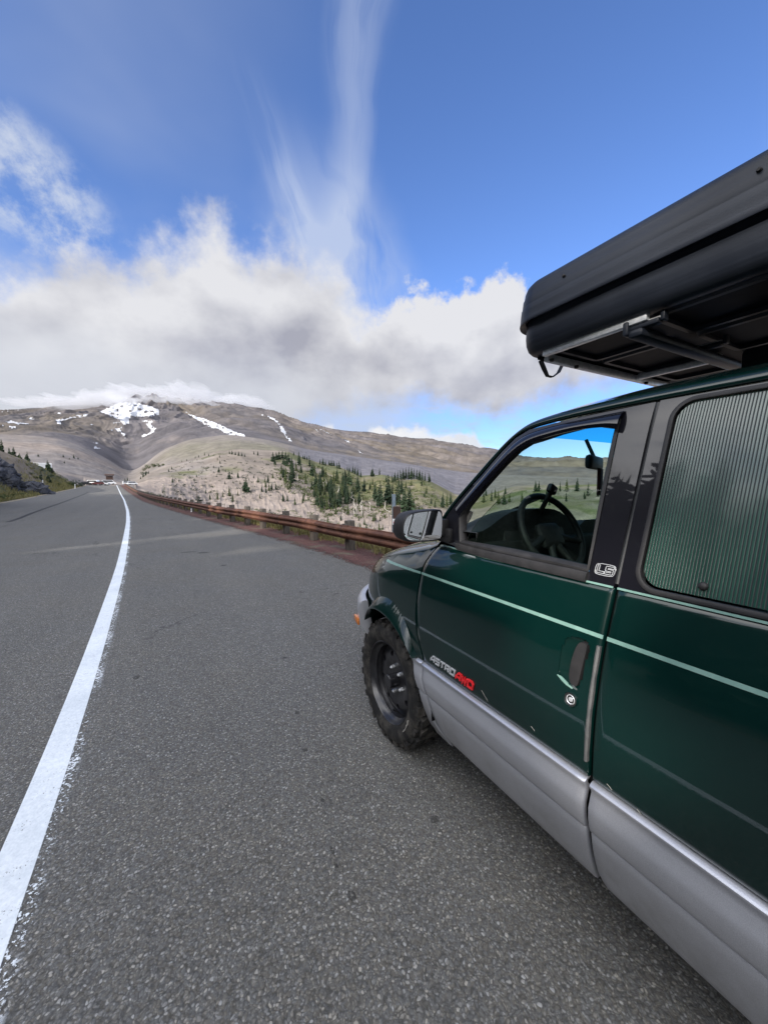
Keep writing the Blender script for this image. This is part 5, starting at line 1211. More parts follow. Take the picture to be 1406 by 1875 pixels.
# the fir wood on the bank left of the road, beside and behind the viewer: it shades the road and shows in the van's paint and glass
Vw, Fw, Iw = [], [], []; NB = 0
for i, (X, Y, h, k) in enumerate([(-13.8, -43.9, 9.5, 'broad'), (-14.3, -40.7, 10.4, 'dark0'), (-13.8, -38.0, 12.0, 'dark0'), (-14.5, -34.3, 9.6, 'dark1'), (-13.8, -31.8, 11.7, 'dark0'), (-15.0, -27.7, 8.3, 'broad'), (-13.3, -24.4, 11.3, 'dark1'), (-14.3, -21.2, 11.5, 'dark0'), (-14.1, -17.9, 9.8, 'dark1'), (-15.3, -15.8, 8.5, 'dark1'), (-13.8, -11.7, 11.1, 'dark1'), (-14.2, -8.3, 10.3, 'broad'), (-14.6, -5.5, 11.6, 'dark0'), (-15.3, -1.6, 10.7, 'dark1'), (-14.9, 0.5, 10.2, 'broad'), (-14.8, 4.3, 8.8, 'broad'), (-14.3, 6.6, 9.9, 'dark0'), (-14.1, 10.9, 9.6, 'dark1'), (-14.2, 13.5, 9.7, 'dark0'), (-14.5, 17.0, 8.2, 'broad'), (-15.4, 20.6, 11.9, 'broad'), (-15.4, 22.5, 8.0, 'dark0'), (-16.5, 25.7, 8.8, 'dark0'), (-16.0, 29.2, 10.8, 'dark1'), (-16.2, 33.5, 11.6, 'dark0'), (-16.6, 36.6, 9.5, 'broad'), (-17.6, 38.6, 11.9, 'broad'), (-17.3, 42.6, 10.9, 'dark1'), (-18.4, 45.2, 9.2, 'dark1'), (-17.7, -43.0, 12.3, 'dark0'), (-18.6, -39.4, 10.5, 'dark1'), (-18.8, -35.8, 11.4, 'dark1'), (-19.5, -33.5, 10.2, 'dark0'), (-20.0, -29.7, 11.8, 'broad'), (-19.1, -26.4, 10.7, 'dark1'), (-19.7, -22.9, 13.1, 'dark0'), (-19.6, -19.9, 12.3, 'dark1'), (-18.4, -16.1, 13.2, 'dark1'), (-18.5, -12.0, 12.6, 'dark0'), (-17.9, -9.2, 11.3, 'dark1'), (-18.8, -4.9, 10.7, 'dark1'), (-19.5, -2.6, 12.3, 'dark1'), (-18.3, 0.7, 12.1, 'dark1'), (-18.8, 5.2, 12.3, 'dark1'), (-19.1, 8.6, 10.3, 'broad'), (-19.3, 10.9, 11.2, 'dark1'), (-19.9, 15.1, 11.2, 'broad'), (-20.0, 19.0, 10.6, 'dark0'), (-20.4, 22.2, 12.5, 'broad'), (-20.5, 25.8, 13.7, 'dark1'), (-19.8, 28.4, 13.0, 'broad'), (-22.2, 32.0, 13.6, 'dark0'), (-22.2, 36.1, 10.5, 'dark1'), (-20.5, 39.3, 12.8, 'dark1'), (-22.8, 42.7, 12.3, 'dark0'), (-22.0, 44.9, 12.0, 'dark1'), (-24.3, -41.8, 12.7, 'broad'), (-23.0, -38.8, 14.9, 'broad'), (-23.8, -34.1, 12.4, 'dark1'), (-23.0, -30.4, 11.5, 'dark1'), (-24.6, -26.7, 14.2, 'dark0'), (-23.9, -23.7, 12.6, 'dark1'), (-23.3, -20.0, 13.1, 'dark0'), (-23.8, -16.2, 11.0, 'dark0'), (-24.6, -13.7, 11.2, 'dark0'), (-25.0, -8.8, 11.3, 'broad'), (-23.9, -6.3, 11.3, 'dark0'), (-24.3, -2.1, 12.4, 'dark1'), (-25.2, 1.3, 11.5, 'dark0'), (-24.8, 4.8, 11.3, 'dark1'), (-23.4, 8.5, 13.6, 'broad'), (-24.5, 12.7, 13.5, 'dark0'), (-23.9, 16.0, 14.0, 'dark1'), (-25.1, 19.7, 12.8, 'dark1'), (-24.8, 22.6, 13.4, 'dark0'), (-25.1, 26.0, 11.1, 'dark1'), (-25.7, 30.8, 14.2, 'dark1'), (-25.4, 34.1, 14.8, 'broad'), (-27.2, 37.7, 13.9, 'broad'), (-26.8, 41.5, 13.9, 'dark0'), (-26.2, 45.0, 11.2, 'dark0'), (-29.1, -40.4, 13.5, 'dark0'), (-28.5, -36.1, 12.1, 'dark0'), (-29.3, -32.2, 15.8, 'broad'), (-28.4, -29.4, 16.0, 'broad'), (-28.9, -24.4, 12.4, 'dark0'), (-29.9, -21.4, 13.3, 'broad'), (-28.1, -17.4, 16.0, 'dark1'), (-28.8, -12.4, 15.8, 'dark1'), (-28.6, -8.9, 13.4, 'dark0'), (-30.0, -4.9, 12.9, 'dark0'), (-29.7, 0.0, 13.7, 'broad'), (-29.7, 3.6, 14.1, 'dark0'), (-28.6, 7.1, 15.6, 'dark1'), (-28.7, 11.7, 15.7, 'broad'), (-31.1, 15.4, 15.4, 'dark1'), (-29.7, 18.8, 14.3, 'dark1'), (-31.6, 23.9, 14.2, 'dark1'), (-31.2, 27.9, 14.4, 'broad'), (-31.3, 30.9, 12.9, 'dark0'), (-30.8, 35.8, 12.8, 'broad'), (-31.3, 39.0, 15.1, 'dark1'), (-31.7, 43.6, 14.8, 'dark1'), (-36.8, -24.3, 14.7, 'dark0'), (-34.9, -19.8, 18.5, 'dark1'), (-36.2, -14.7, 17.5, 'dark0'), (-36.4, -11.0, 16.3, 'dark0'), (-36.6, -7.9, 14.3, 'dark1'), (-36.9, -2.2, 17.0, 'dark0'), (-36.5, 1.7, 14.5, 'broad'), (-36.1, 4.8, 18.0, 'dark1'), (-38.7, 10.4, 16.0, 'broad'), (-39.1, 13.2, 18.4, 'broad'), (-36.4, 17.8, 16.5, 'dark1'), (-37.4, 22.7, 18.3, 'dark0'), (-36.8, 26.9, 15.0, 'dark1'), (-38.4, 31.4, 14.7, 'dark1'), (-39.3, 34.9, 16.7, 'dark1'), (-39.3, 38.8, 17.2, 'dark1'), (-40.7, 42.5, 18.7, 'dark0'), (-46.7, -24.9, 16.8, 'dark0'), (-46.3, -18.9, 17.7, 'dark0'), (-46.9, -15.6, 17.5, 'dark1'), (-43.5, -10.2, 17.7, 'dark0'), (-45.0, -5.5, 17.4, 'broad'), (-43.3, -0.2, 15.8, 'dark1'), (-44.8, 4.6, 16.9, 'dark1'), (-45.0, 8.4, 14.0, 'dark1'), (-44.6, 12.7, 15.6, 'dark1'), (-45.3, 17.0, 16.6, 'dark1'), (-44.5, 22.6, 18.0, 'broad'), (-46.1, 27.2, 16.8, 'dark1'), (-46.8, 30.7, 18.8, 'broad'), (-47.4, 36.7, 16.8, 'dark1'), (-48.4, 39.7, 18.2, 'broad'), (-52.0, -23.1, 18.0, 'broad'), (-55.7, -18.0, 17.0, 'dark1'), (-52.1, -14.1, 17.9, 'broad'), (-54.3, -8.1, 15.8, 'dark1'), (-53.8, -4.4, 18.8, 'dark0'), (-54.2, 1.4, 14.3, 'broad'), (-52.9, 6.1, 18.0, 'dark0'), (-56.2, 10.3, 17.6, 'dark0'), (-56.5, 16.0, 14.5, 'dark1'), (-54.5, 20.3, 18.0, 'dark1'), (-54.4, 26.6, 18.3, 'dark1'), (-54.8, 30.9, 16.8, 'broad'), (-54.8, 36.1, 17.0, 'broad'), (-56.9, 41.9, 14.1, 'dark0'), (-65.5, -23.9, 16.6, 'dark0'), (-64.5, -17.9, 18.4, 'dark0'), (-64.1, -13.4, 17.6, 'dark0'), (-62.4, -8.3, 16.5, 'dark1'), (-63.9, -1.7, 14.3, 'dark0'), (-62.3, 3.0, 16.3, 'broad'), (-65.8, 9.5, 17.1, 'dark1'), (-63.1, 14.7, 17.1, 'dark0'), (-64.9, 20.2, 14.4, 'dark1'), (-66.1, 24.9, 14.3, 'broad'), (-66.6, 31.1, 16.4, 'dark0'), (-67.6, 36.2, 17.9, 'dark1'), (-66.7, 41.9, 14.7, 'broad')]):
    h *= .76 if -4 < Y < 13 else (1.3 if Y >= 13 else 1.0)  # unseen back rows added and heights shaped to keep sun off the road
    z = ground(X, Y) - .2; a = random.uniform(0, 6.28); c_, s_ = math.cos(a) * h, math.sin(a) * h
    for mi, me in enumerate(TREEKINDS[k]):
        q = np.empty(len(me.vertices) * 3, np.float32); me.vertices.foreach_get('co', q); q = q.reshape(-1, 3)
        Vw.append(np.stack([X + q[:, 0] * c_ - q[:, 1] * s_, Y + q[:, 0] * s_ + q[:, 1] * c_, z + q[:, 2] * h], 1))
        Fw += [tuple(v + NB for v in p.vertices) for p in me.polygons]; Iw += [mi] * len(me.polygons); NB += len(q)
o = mesh('wood', np.concatenate(Vw), Fw, [M['fir'], M['bark']], None, False, Iw)
tag(o, 'dense dark fir wood on the bank across the road, reflected in the side of the van', 'wood', kind='stuff')

# ================================================================== the van
def smooth_tab(tab, w):
    a = np.array(tab, float); g = np.linspace(a[0, 0], a[-1, 0], 900); v = np.interp(g, a[:, 0], a[:, 1]); st = g[1] - g[0]
    k = max(1, int(w / st)); ker = np.hanning(2 * k + 3); ker /= ker.sum(); p = np.pad(v, k + 1, mode='reflect', reflect_type='odd')
    return g, np.convolve(p, ker, 'valid')
SG, SV = smooth_tab([(.15, 1.140), (.21, 1.122), (.262, 1.112), (.346, 1.082), (.412, 1.056), (.499, 1.035), (.641, 1.030), (.734, 1.029), (.827, 1.033), (.917, 1.046), (1.013, 1.065), (1.059, 1.076), (1.202, 1.121), (1.443, 1.194), (1.676, 1.268), (1.783, 1.311), (1.84, 1.345)], .10)
XC = 2.013
side = lambda z: np.interp(z, SG, SV)
def plan(Y):
    d = np.clip(np.asarray(Y, float) - 1.92, 0, .80); f = .84 - np.sqrt(.84 ** 2 - d * d)
    b = np.clip(-1.2 - np.asarray(Y, float), 0, 1); return f + b * b * .12
WT = [(0, 1.2005), (1.578, 1.2005), (1.66, 1.165), (1.8, 1.128), (2.0, 1.083), (2.2, 1.035), (2.4, .985), (2.55, .945), (2.62, .92)]
def roll(Y, z):
    '''the shoulder of the wing leans in towards the bonnet'''
    if Y < 1.22: return 0.0
    w = min(1.0, (Y - 1.22) / .36); w = w * w * (3 - 2 * w); zt = float(np.interp(Y, [q[0] for q in WT], [q[1] for q in WT])); d = z - (zt - .12)
    if d <= 0: return 0.0
    return .50 * w * (d * d / .12 if d < .12 else .12 * math.exp(-(d - .12) / .07))
def PB(Y, z, off=0.0, mirror=False):
    X = side(z) + plan(Y) - off + roll(float(Y), float(z))
    return (2 * XC - X if mirror else X, Y, z)
van = empty('van', (XC, 0.5, 0)); VO = Vector((XC, .5, 0))
tag(van, 'dark green camper van with silver lower cladding and black wheels, parked on the road shoulder', 'van')
def vpart(o, parent=None):
    """hang a mesh built in world coordinates on the van (or on one of its parts)"""
    o.parent = parent or van
    if o.parent is van: o.matrix_parent_inverse = Matrix.Translation(-VO)
    return o
def V(mb, name, m, parent=None, ang=35):
    o = mb.build(name, m); smooth_angle(o, ang); return vpart(o, parent)

def sheet(name, zs, yf, yr, material, off=lambda z: 0 * z, mirror=False, parent=None, cs=.03, th=.014, rnd=.004, ys=(), cut=None):
    """panel laid on the body side between heights zs[0]..zs[-1] and the edges yr(z)..yf(z), with rolled edges"""
    zs = np.array(sorted(set([zs[0], zs[0] + .004] + list(zs[1:-1]) + [zs[-1] - .004, zs[-1]]))); n = max(4, int(abs(yf(zs.mean()) - yr(zs.mean())) / cs))
    Lm = abs(yf(zs.mean()) - yr(zs.mean())); e = .004 / Lm
    ts = np.array([0, e] + list(np.linspace(0, 1, n + 1)[1:-1]) + [1 - e, 1])
    if len(ys): ts = np.unique(np.round(np.concatenate([ts, [(q - RG) / (1.58 - RG) for q in ys]]), 6))
    Vv = []; nz, nt = len(zs), len(ts)
    for i, z in enumerate(zs):
        for j, t in enumerate(ts):
            Y = yr(z) + (yf(z) - yr(z)) * t
            o = float(off(np.array(z))) - (rnd if (i in (0, nz - 1) or j in (0, nt - 1)) else 0)
            Vv.append(PB(Y, z, o, mirror))
    F = [(i * nt + j, i * nt + j + 1, (i + 1) * nt + j + 1, (i + 1) * nt + j) for i in range(nz - 1) for j in range(nt - 1)]
    if cut: F = [f for f in F if not all(inpoly(cut, Vv[k][1], Vv[k][2]) for k in f)]
    loop = [j for j in range(nt)] + [i * nt + nt - 1 for i in range(1, nz)] + [(nz - 1) * nt + j for j in range(nt - 2, -1, -1)] + [i * nt for i in range(nz - 2, 0, -1)]
    b = len(Vv); s = -1 if mirror else 1
    for q in loop: x, y, z = Vv[q]; Vv.append((x + s * th, y, z))
    m = len(loop); F += [(loop[k], b + k, b + (k + 1) % m, loop[(k + 1) % m]) for k in range(m)]
    if not mirror: F = [f[::-1] for f in F]
    o = mesh(name, Vv, F, material); smooth_angle(o, 50)
    if parent is None or parent is not False: vpart(o, parent)
    return o
def dense(poly, h):
    out = []
    for i in range(len(poly)):
        a, b = poly[i], poly[(i + 1) % len(poly)]; n = max(1, int(math.hypot(b[0] - a[0], b[1] - a[1]) / h))
        out += [(a[0] + (b[0] - a[0]) * k / n, a[1] + (b[1] - a[1]) * k / n) for k in range(n)]
    return out
def chaikin(p, n=2, closed=False):
    for _ in range(n):
        q = [] if closed else [p[0]]
        for i in range(len(p) - (0 if closed else 1)):
            a, b = p[i], p[(i + 1) % len(p)]
            q += [(a[0] * .75 + b[0] * .25, a[1] * .75 + b[1] * .25), (a[0] * .25 + b[0] * .75, a[1] * .25 + b[1] * .75)]
        if not closed: q.append(p[-1])
        p = q
    return p
def fill(outer, holes=(), h=.04):
    """triangulate a flat outline with holes, with points inside so that it can be bent"""
    loops = [dense(outer, h * .8)] + [dense(q, h * .8) for q in holes]
    pts = []; eds = []
    for L in loops:
        b = len(pts); pts += L; eds += [(b + i, b + (i + 1) % len(L)) for i in range(len(L))]
    bx = [p[0] for p in outer]; by = [p[1] for p in outer]; bd = np.array(pts)
    gx, gy = np.meshgrid(np.arange(min(bx), max(bx), h), np.arange(min(by), max(by), h)); gx = gx.ravel(); gy = gy.ravel()
    ok = inside(outer, gx, gy)
    for q in holes: ok &= ~inside(q, gx, gy)
    for x, y in zip(gx[ok], gy[ok]):
        if np.min((bd[:, 0] - x) ** 2 + (bd[:, 1] - y) ** 2) > (h * .45) ** 2: pts.append((x, y))
    v, e, f, *_ = delaunay_2d_cdt([Vector(p) for p in pts], eds, [], 0, 1e-6)
    F = []
    for t in f:
        cx_ = sum(v[k][0] for k in t) / 3; cy_ = sum(v[k][1] for k in t) / 3
        if inpoly(outer, cx_, cy_) and not any(inpoly(q, cx_, cy_) for q in holes): F.append(tuple(t))
    return [(q[0], q[1]) for q in v], F, loops
def panel(name, outer, holes, material, off=0.0, parent=None, mirror=False, h=.04, th=.014, fn=None):
    v, F, loops = fill(outer, holes, h)
    fn = fn or (lambda y, z, o: PB(y, z, o, mirror))
    me = bpy.data.meshes.new(name)
    Vv = [fn(y, z, off) for y, z in v]; nn = []
    for y, z in v:
        d = .004; a = Vector(fn(y + d, z, off)) - Vector(fn(y - d, z, off)); b = Vector(fn(y, z + d, off)) - Vector(fn(y, z - d, off))
        q = a.cross(b).normalized(); q = -q if (q.x > 0) != mirror else q; nn.append(q)
    b0 = len(Vv); s = -1 if mirror else 1; base = {}
    rim = []
    for L in loops:
        a = len(Vv)
        for y, z in L:
            p = fn(y, z, off); Vv.append(p); Vv.append((p[0] + s * th, p[1], p[2]))
        n = len(L); rim += [(a + 2 * i, a + 2 * i + 1, a + 2 * ((i + 1) % n) + 1, a + 2 * ((i + 1) % n)) for i in range(n)]
    # face winding outwards
    F2 = []
    for t in F:
        p = [Vector(Vv[k]) for k in t]; q = (p[1] - p[0]).cross(p[2] - p[0])
        F2.append(t if (q.x < 0) != mirror else t[::-1])
    me.from_pydata([tuple(p) for p in Vv], [], F2 + rim)
    me.polygons.foreach_set('use_smooth', np.array([True] * len(F2) + [False] * len(rim)))
    me.update()
    ln = []
    for p in me.polygons:
        for k in p.vertices: ln.append(tuple(nn[k]) if p.index < len(F2) else tuple(p.normal))
    me.normals_split_custom_set(ln)
    o = link(name, me, material)
    return vpart(o, parent)
def band(name, pts, width, material, off=.002, th=.003, parent=None, mirror=False, taper=None, bulge=0.0):
    """narrow strip laid along the body through (Y, z) points"""
    Vv = []; F = []; n = len(pts)
    for i, (y, z) in enumerate(pts):
        a = pts[max(0, i - 1)]; b = pts[min(n - 1, i + 1)]; dy_, dz_ = b[0] - a[0], b[1] - a[1]; L = math.hypot(dy_, dz_) or 1
        w = (width if taper is None else width * taper[i]) / 2; ny, nz_ = -dz_ / L * w, dy_ / L * w
        Vv += [PB(y + ny, z + nz_, off - th, mirror), PB(y + ny, z + nz_, off, mirror), PB(y, z, off + bulge, mirror), PB(y - ny, z - nz_, off, mirror), PB(y - ny, z - nz_, off - th, mirror)]
    for i in range(n - 1):
        for k in range(4): F.append((i * 5 + k, i * 5 + k + 1, (i + 1) * 5 + k + 1, (i + 1) * 5 + k))
    F.append((0, 1, 2, 3, 4)); F.append(tuple((n - 1) * 5 + k for k in (4, 3, 2, 1, 0)))
    o = mesh(name, Vv, F, material); bm = bmesh.new(); bm.from_mesh(o.data); bmesh.ops.recalc_face_normals(bm, faces=bm.faces); bm.to_mesh(o.data); bm.free()
    smooth_angle(o, 40)
    return vpart(o, parent)
def seq(a, b, st): return list(np.linspace(a, b, max(2, int(abs(b - a) / st) + 1)))

FG = [(.30, 1.40), (.347, 1.452), (.455, 1.468), (.52, 1.478), (.531, 1.484), (.589, 1.50), (.625, 1.500), (.669, 1.505), (.71, 1.532), (.77, 1.563), (.827, 1.579), (.888, 1.590), (.953, 1.597), (1.023, 1.598), (1.064, 1.598), (1.137, 1.596), (1.217, 1.578)]
fgap = lambda z: np.interp(z, [p[0] for p in FG], [p[1] for p in FG])
RG = .650
OFFC = [(.28, -.004), (.30, .004), (.325, .008), (.40, .010), (.484, .0095), (.489, .0085), (.4945, .0045), (.4975, .0045), (.5005, .014), (.505, .0155), (.54, .021), (.575, .021), (.600, .013), (.618, .008), (.629, .010), (.637, .017), (.643, .017), (.650, .004)]
coff = lambda z: np.interp(z, [p[0] for p in OFFC], [p[1] for p in OFFC])
CZ = [.30, .312, .325, .35, .375, .40, .43, .46, .488, .492, .4945, .4975, .500, .504, .515, .53, .545, .56, .575, .588, .60, .61, .618, .624, .629, .633, .637, .640, .643, .6465, .650]
GZ = [.652] + seq(.67, 1.18, .02) + [1.2005]

HO = chaikin([(.772, 1.034), (.700, 1.040), (.684, 1.028), (.690, .965), (.697, .890), (.712, .880), (.745, .888), (.779, .903), (.781, .970)], 2, True)
for mir in (False, True):
    # front door: outer skin with its cladding, frame, glass and fittings
    door = sheet('front_door', sorted(GZ + (seq(.8725, 1.0475, .007) if not mir else [])), lambda z: fgap(z) - .004, lambda z: RG + .006 + 0 * z, M['green'], mirror=mir, ys=() if mir else seq(.67, .80, .006), cut=None if mir else HO)
    sheet('door_cladding', CZ, lambda z: fgap(z) - .004, lambda z: RG + .006 + 0 * z, M['silver'], coff, mirror=mir, parent=door)
    FRAME = [(.656, 1.204), (1.20, 1.207), (1.404, 1.214), (1.572, 1.224), (1.548, 1.30), (1.505, 1.365), (1.453, 1.428), (1.338, 1.543), (1.244, 1.648), (1.185, 1.704), (1.124, 1.732), (.976, 1.745), (.849, 1.751), (.656, 1.757)]
    HOLE = [(1.384, 1.237), (.738, 1.233), (.745, 1.596), (.749, 1.716), (.762, 1.727), (.845, 1.722), (.97, 1.712), (1.115, 1.690), (1.173, 1.660), (1.236, 1.600), (1.326, 1.490), (1.401, 1.393), (1.418, 1.345)]
    fr = panel('window_frame', FRAME, [HOLE], M['black'], .002, door, mir, .045, .02)
    def inset(poly, d):
        cx_ = sum(p[0] for p in poly) / len(poly); cy_ = sum(p[1] for p in poly) / len(poly)
        return [(cx_ + (p[0] - cx_) * (1 - d), cy_ + (p[1] - cy_) * (1 - d)) for p in poly]
    # rubber channel round the opening
    mb = MB(); ring = dense(HOLE, .05); inn = dense(inset(HOLE, .055), .05)
    m_ = min(len(ring), len(inn)); ring = dense(HOLE, .04); cx_ = sum(p[0] for p in HOLE) / len(HOLE); cy_ = sum(p[1] for p in HOLE) / len(HOLE)
    k_ = len(ring); vv = []
    for (y, z) in ring:
        d_ = math.hypot(y - cx_, z - cy_); q = 1 - .020 / d_
        yi, zi = cx_ + (y - cx_) * q, cy_ + (z - cy_) * q
        vv += [PB(y, z, .005, mir), PB((y + yi) / 2, (z + zi) / 2, .007, mir), PB(yi, zi, -.004, mir), PB(yi, zi, -.03, mir)]
    ff = [(4 * i + a, 4 * i + a + 1, 4 * ((i + 1) % k_) + a + 1, 4 * ((i + 1) % k_) + a) for i in range(k_) for a in range(3)]
    mb.add(vv, ff if mir else [f[::-1] for f in ff]); V(mb, 'window_rubber', M['rubber'], door, 50)
    band('sill_moulding', [(1.405, 1.221), (1.20, 1.219), (.95, 1.218), (.740, 1.217)], .030, M['rubber'], .010, .012, door, mir, bulge=.004)
    band('waist_strip', [(1.545, 1.2035), (1.2, 1.2035), (.9, 1.2035), (.657, 1.2035)], .0055, M['tape'], .004, .005, door, mir)
    # glass wound half down on the near side
    up = [(.745, 1.489), (.838, 1.4885), (.969, 1.487), (1.09, 1.483), (1.150, 1.474), (1.195, 1.455), (1.225, 1.43), (1.262, 1.39), (1.305, 1.345), (1.375, 1.235), (.739, 1.231)]
    if mir: up = HOLE
    panel('window_glass', up, [], M['glass'], -.018, door, mir, .06, .004)
    # pinstripe and the lower crease
    for (a, b, par) in ((fgap(1.06) - .004, RG + .006, door),):
        band('pinstripe', [(y, 1.0615) for y in seq(a, b, .05)], .0108, M['tape'], .0012, .002, par, mir)

# ---- door handle, lock, edge guard (near side)
van_doors = [o for o in van.children if o.name.startswith('front_door')]
DR = van_doors[0]
hb = MB()
hv, hf, hl = fill(HO, [], .005)
def cup(y, z, o):
    d = min(1.0, max(0.0, (.790 - y) / .105)) * min(1, max(0, (z - .880) / .040)) * min(1, max(0, (1.042 - z) / .016)) * min(1, max(0, (y - .681) / .010))
    return PB(y, z, .0015 - .030 * d ** .8)
hb.add([cup(y, z, 0) for y, z in hv], hf); h_o = hb.build('handle_cup', M['green']); bm = bmesh.new(); bm.from_mesh(h_o.data)
for f_ in bm.faces:
    if f_.normal.x > 0: f_.normal_flip()
bm.to_mesh(h_o.data); bm.free(); smooth_angle(h_o, 60); vpart(h_o, DR)
band('cup_highlight', [(.777, .904), (.760, .8975), (.742, .890), (.722, .8845)], .009, M['tape'], .001, .004, DR, taper=[.35, 1, .9, .3], bulge=.001)  # pale strip painted in for the sky highlight along the cup's bottom edge
hm = MB(); HP = chaikin([(.7245, 1.026), (.700, 1.030), (.6925, 1.022), (.6985, .960), (.703, .905), (.710, .897), (.735, .902), (.737, .960)], 2, True)
hv, hf, hl = fill(HP, [], .012)
top_ = [PB(y, z, .005) for y, z in hv]; hm.add(top_, hf)
n0 = len(hl[0]); hm.add([PB(y, z, .006) for y, z in hl[0]] + [PB(y, z, -.022) for y, z in hl[0]], [(i, (i + 1) % n0, n0 + (i + 1) % n0, n0 + i) for i in range(n0)])
V(hm, 'door_handle', M['rubber'], DR, 30)
def disc_at(mb, y, z, prof, n=24, mi=0, mirror=False):
    c = Vector(PB(y, z, 0, mirror)); e = .01
    a = (Vector(PB(y + e, z, 0, mirror)) - Vector(PB(y - e, z, 0, mirror))).normalized(); b = (Vector(PB(y, z + e, 0, mirror)) - Vector(PB(y, z - e, 0, mirror))).normalized()
    nrm = a.cross(b).normalized()
    if (nrm.x > 0) != mirror: nrm = -nrm
    b = nrm.cross(a)
    Mx = Matrix.Translation(c) @ Matrix((a, b, nrm)).transposed().to_4x4()
    mb.lathe(prof, Mx, n, mi)
lk = MB(); disc_at(lk, .7215, .8525, [(0.0, .003), (.0155, .003), (.0175, .0055), (.0195, .0055), (.0215, 0.0)]); lk_o = V(lk, 'door_lock', M['rubber'], DR)
lk = MB(); disc_at(lk, .7215, .8525, [(.0195, .004), (.021, .0065), (.0225, .004), (.0225, -.002)]); V(lk, 'lock_bezel', M['green'], lk_o)
lk = MB(); disc_at(lk, .7215, .8525, [(0, .0045), (.006, .0045), (.007, .003)]); disc_at(lk, .7215, .8525, [(.0115, .0035), (.013, .0055), (.0145, .0035)]); V(lk, 'key_barrel', M['bright'], lk_o)
band('edge_guard', [(RG + .011, z) for z in seq(1.035, .70, .03)], .0105, M['trimgrey'], .006, .010, DR, taper=[1 + .12 * math.sin(k * 1.7) for k in range(len(seq(1.035, .70, .03)))], bulge=.003)

# ---- lettering on the door
def strokes(mb, lines, y0, z0, w, h, pen, shear=0.0, off=.0015, th=.004, slope=0.0, closed=()):
    """square pen strokes in a cell; u runs towards the rear of the van"""
    for li, ln in enumerate(lines):
        cl = ln[0] == ln[-1]; pts = ln[:-1] if cl else ln; n = len(pts); L = []; Rr = []
        for i, p in enumerate(pts):
            if cl: a, b = pts[i - 1], pts[(i + 1) % n]
            else: a, b = pts[max(0, i - 1)], pts[min(n - 1, i + 1)]
            P_ = lambda q: Vector((q[0] * w, q[1] * h)); t1 = (P_(p) - P_(a)); t2 = (P_(b) - P_(p))
            t1 = t1.normalized() if t1.length > 1e-9 else t2.normalized(); t2 = t2.normalized() if t2.length > 1e-9 else t1
            n1 = Vector((-t1.y, t1.x)); n2 = Vector((-t2.y, t2.x)); m_ = (n1 + n2); m_ = m_.normalized() if m_.length > 1e-6 else n1
            s_ = pen / 2 / max(.45, m_.dot(n1)); c = P_(p); L.append(c + m_ * s_); Rr.append(c - m_ * s_)
        def W(q, o):
            u, v_ = q.x + shear * q.y, q.y; y = y0 - u; z = z0 + v_ + slope * u
            return PB(y, z, o)
        vv = []
        for a, b in zip(L, Rr): vv += [W(a, off + th), W(b, off + th), W(a, off - .001), W(b, off - .001)]
        m2 = len(L); rngs = range(m2 if cl else m2 - 1); ff = []
        for i in rngs:
            j = (i + 1) % m2; ff += [(4 * i, 4 * j, 4 * j + 1, 4 * i + 1), (4 * i + 2, 4 * j + 2, 4 * j, 4 * i), (4 * i + 1, 4 * j + 1, 4 * j + 3, 4 * i + 3)]
        if not cl: ff += [(0, 1, 3, 2), (4 * m2 - 4, 4 * m2 - 2, 4 * m2 - 1, 4 * m2 - 3)]
        mb.add(vv, ff)
LET = {'A': [[(0, 0), (0, .45), (.42, 1), (1, 1), (1, 0)], [(.0, .36), (1, .36)]], 'S': [[(1, 1), (0, 1), (0, .55), (1, .5), (1, 0), (0, 0)]], 'T': [[(-.1, 1), (1.1, 1)], [(.5, 1), (.5, 0)]],
       'R': [[(0, 0), (0, 1), (1, 1), (1, .48), (.0, .42)], [(.5, .44), (1, 0)]], 'O': [[(0, 0), (0, 1), (1, 1), (1, 0), (0, 0)]], 'W': [[(-.05, 1), (.2, 0), (.5, .85), (.8, 0), (1.05, 1)]], 'D': [[(0, 0), (0, 1), (.72, 1), (1, .72), (1, .0), (0, 0)]]}
tx = MB(); y = 1.437
for ch in 'ASTRO':
    strokes(tx, LET[ch], y, .684, .026, .026, .0058, .25); y -= .036
em1 = V(tx, 'emblem', M['badge'], DR, 20)
tx = MB(); y -= .004
for ch in 'AWD':
    strokes(tx, LET[ch], y, .681, .027, .029, .0080, .25, th=.005); y -= .0375
V(tx, 'emblem', M['red'], DR, 20)['label'] = 'bright red letters after the chrome lettering'
tx = MB(); fr_ = chaikin([(0, .2), (.1, 0), (.9, 0), (1, .2), (1, .8), (.9, 1), (.1, 1), (0, .8)], 2, True); strokes(tx, [fr_ + [fr_[0]]], .7215, 1.231, .060, .033, .0013, .05, .003, .0012)
Lp = [(.10, .15), (.10, .85), (.20, .85), (.20, .33), (.48, .33), (.48, .15), (.10, .15)]
Sp = [(.93, .85), (.55, .85), (.52, .78), (.52, .48), (.55, .42), (.80, .42), (.80, .32), (.50, .32), (.50, .15), (.88, .15), (.91, .22), (.91, .54), (.88, .60), (.64, .60), (.64, .67), (.93, .67), (.93, .85)]
strokes(tx, [Lp, Sp], .7215, 1.231, .060, .033, .0014, .05, .003, .0012); V(tx, 'emblem', M['badge'], DR, 20)
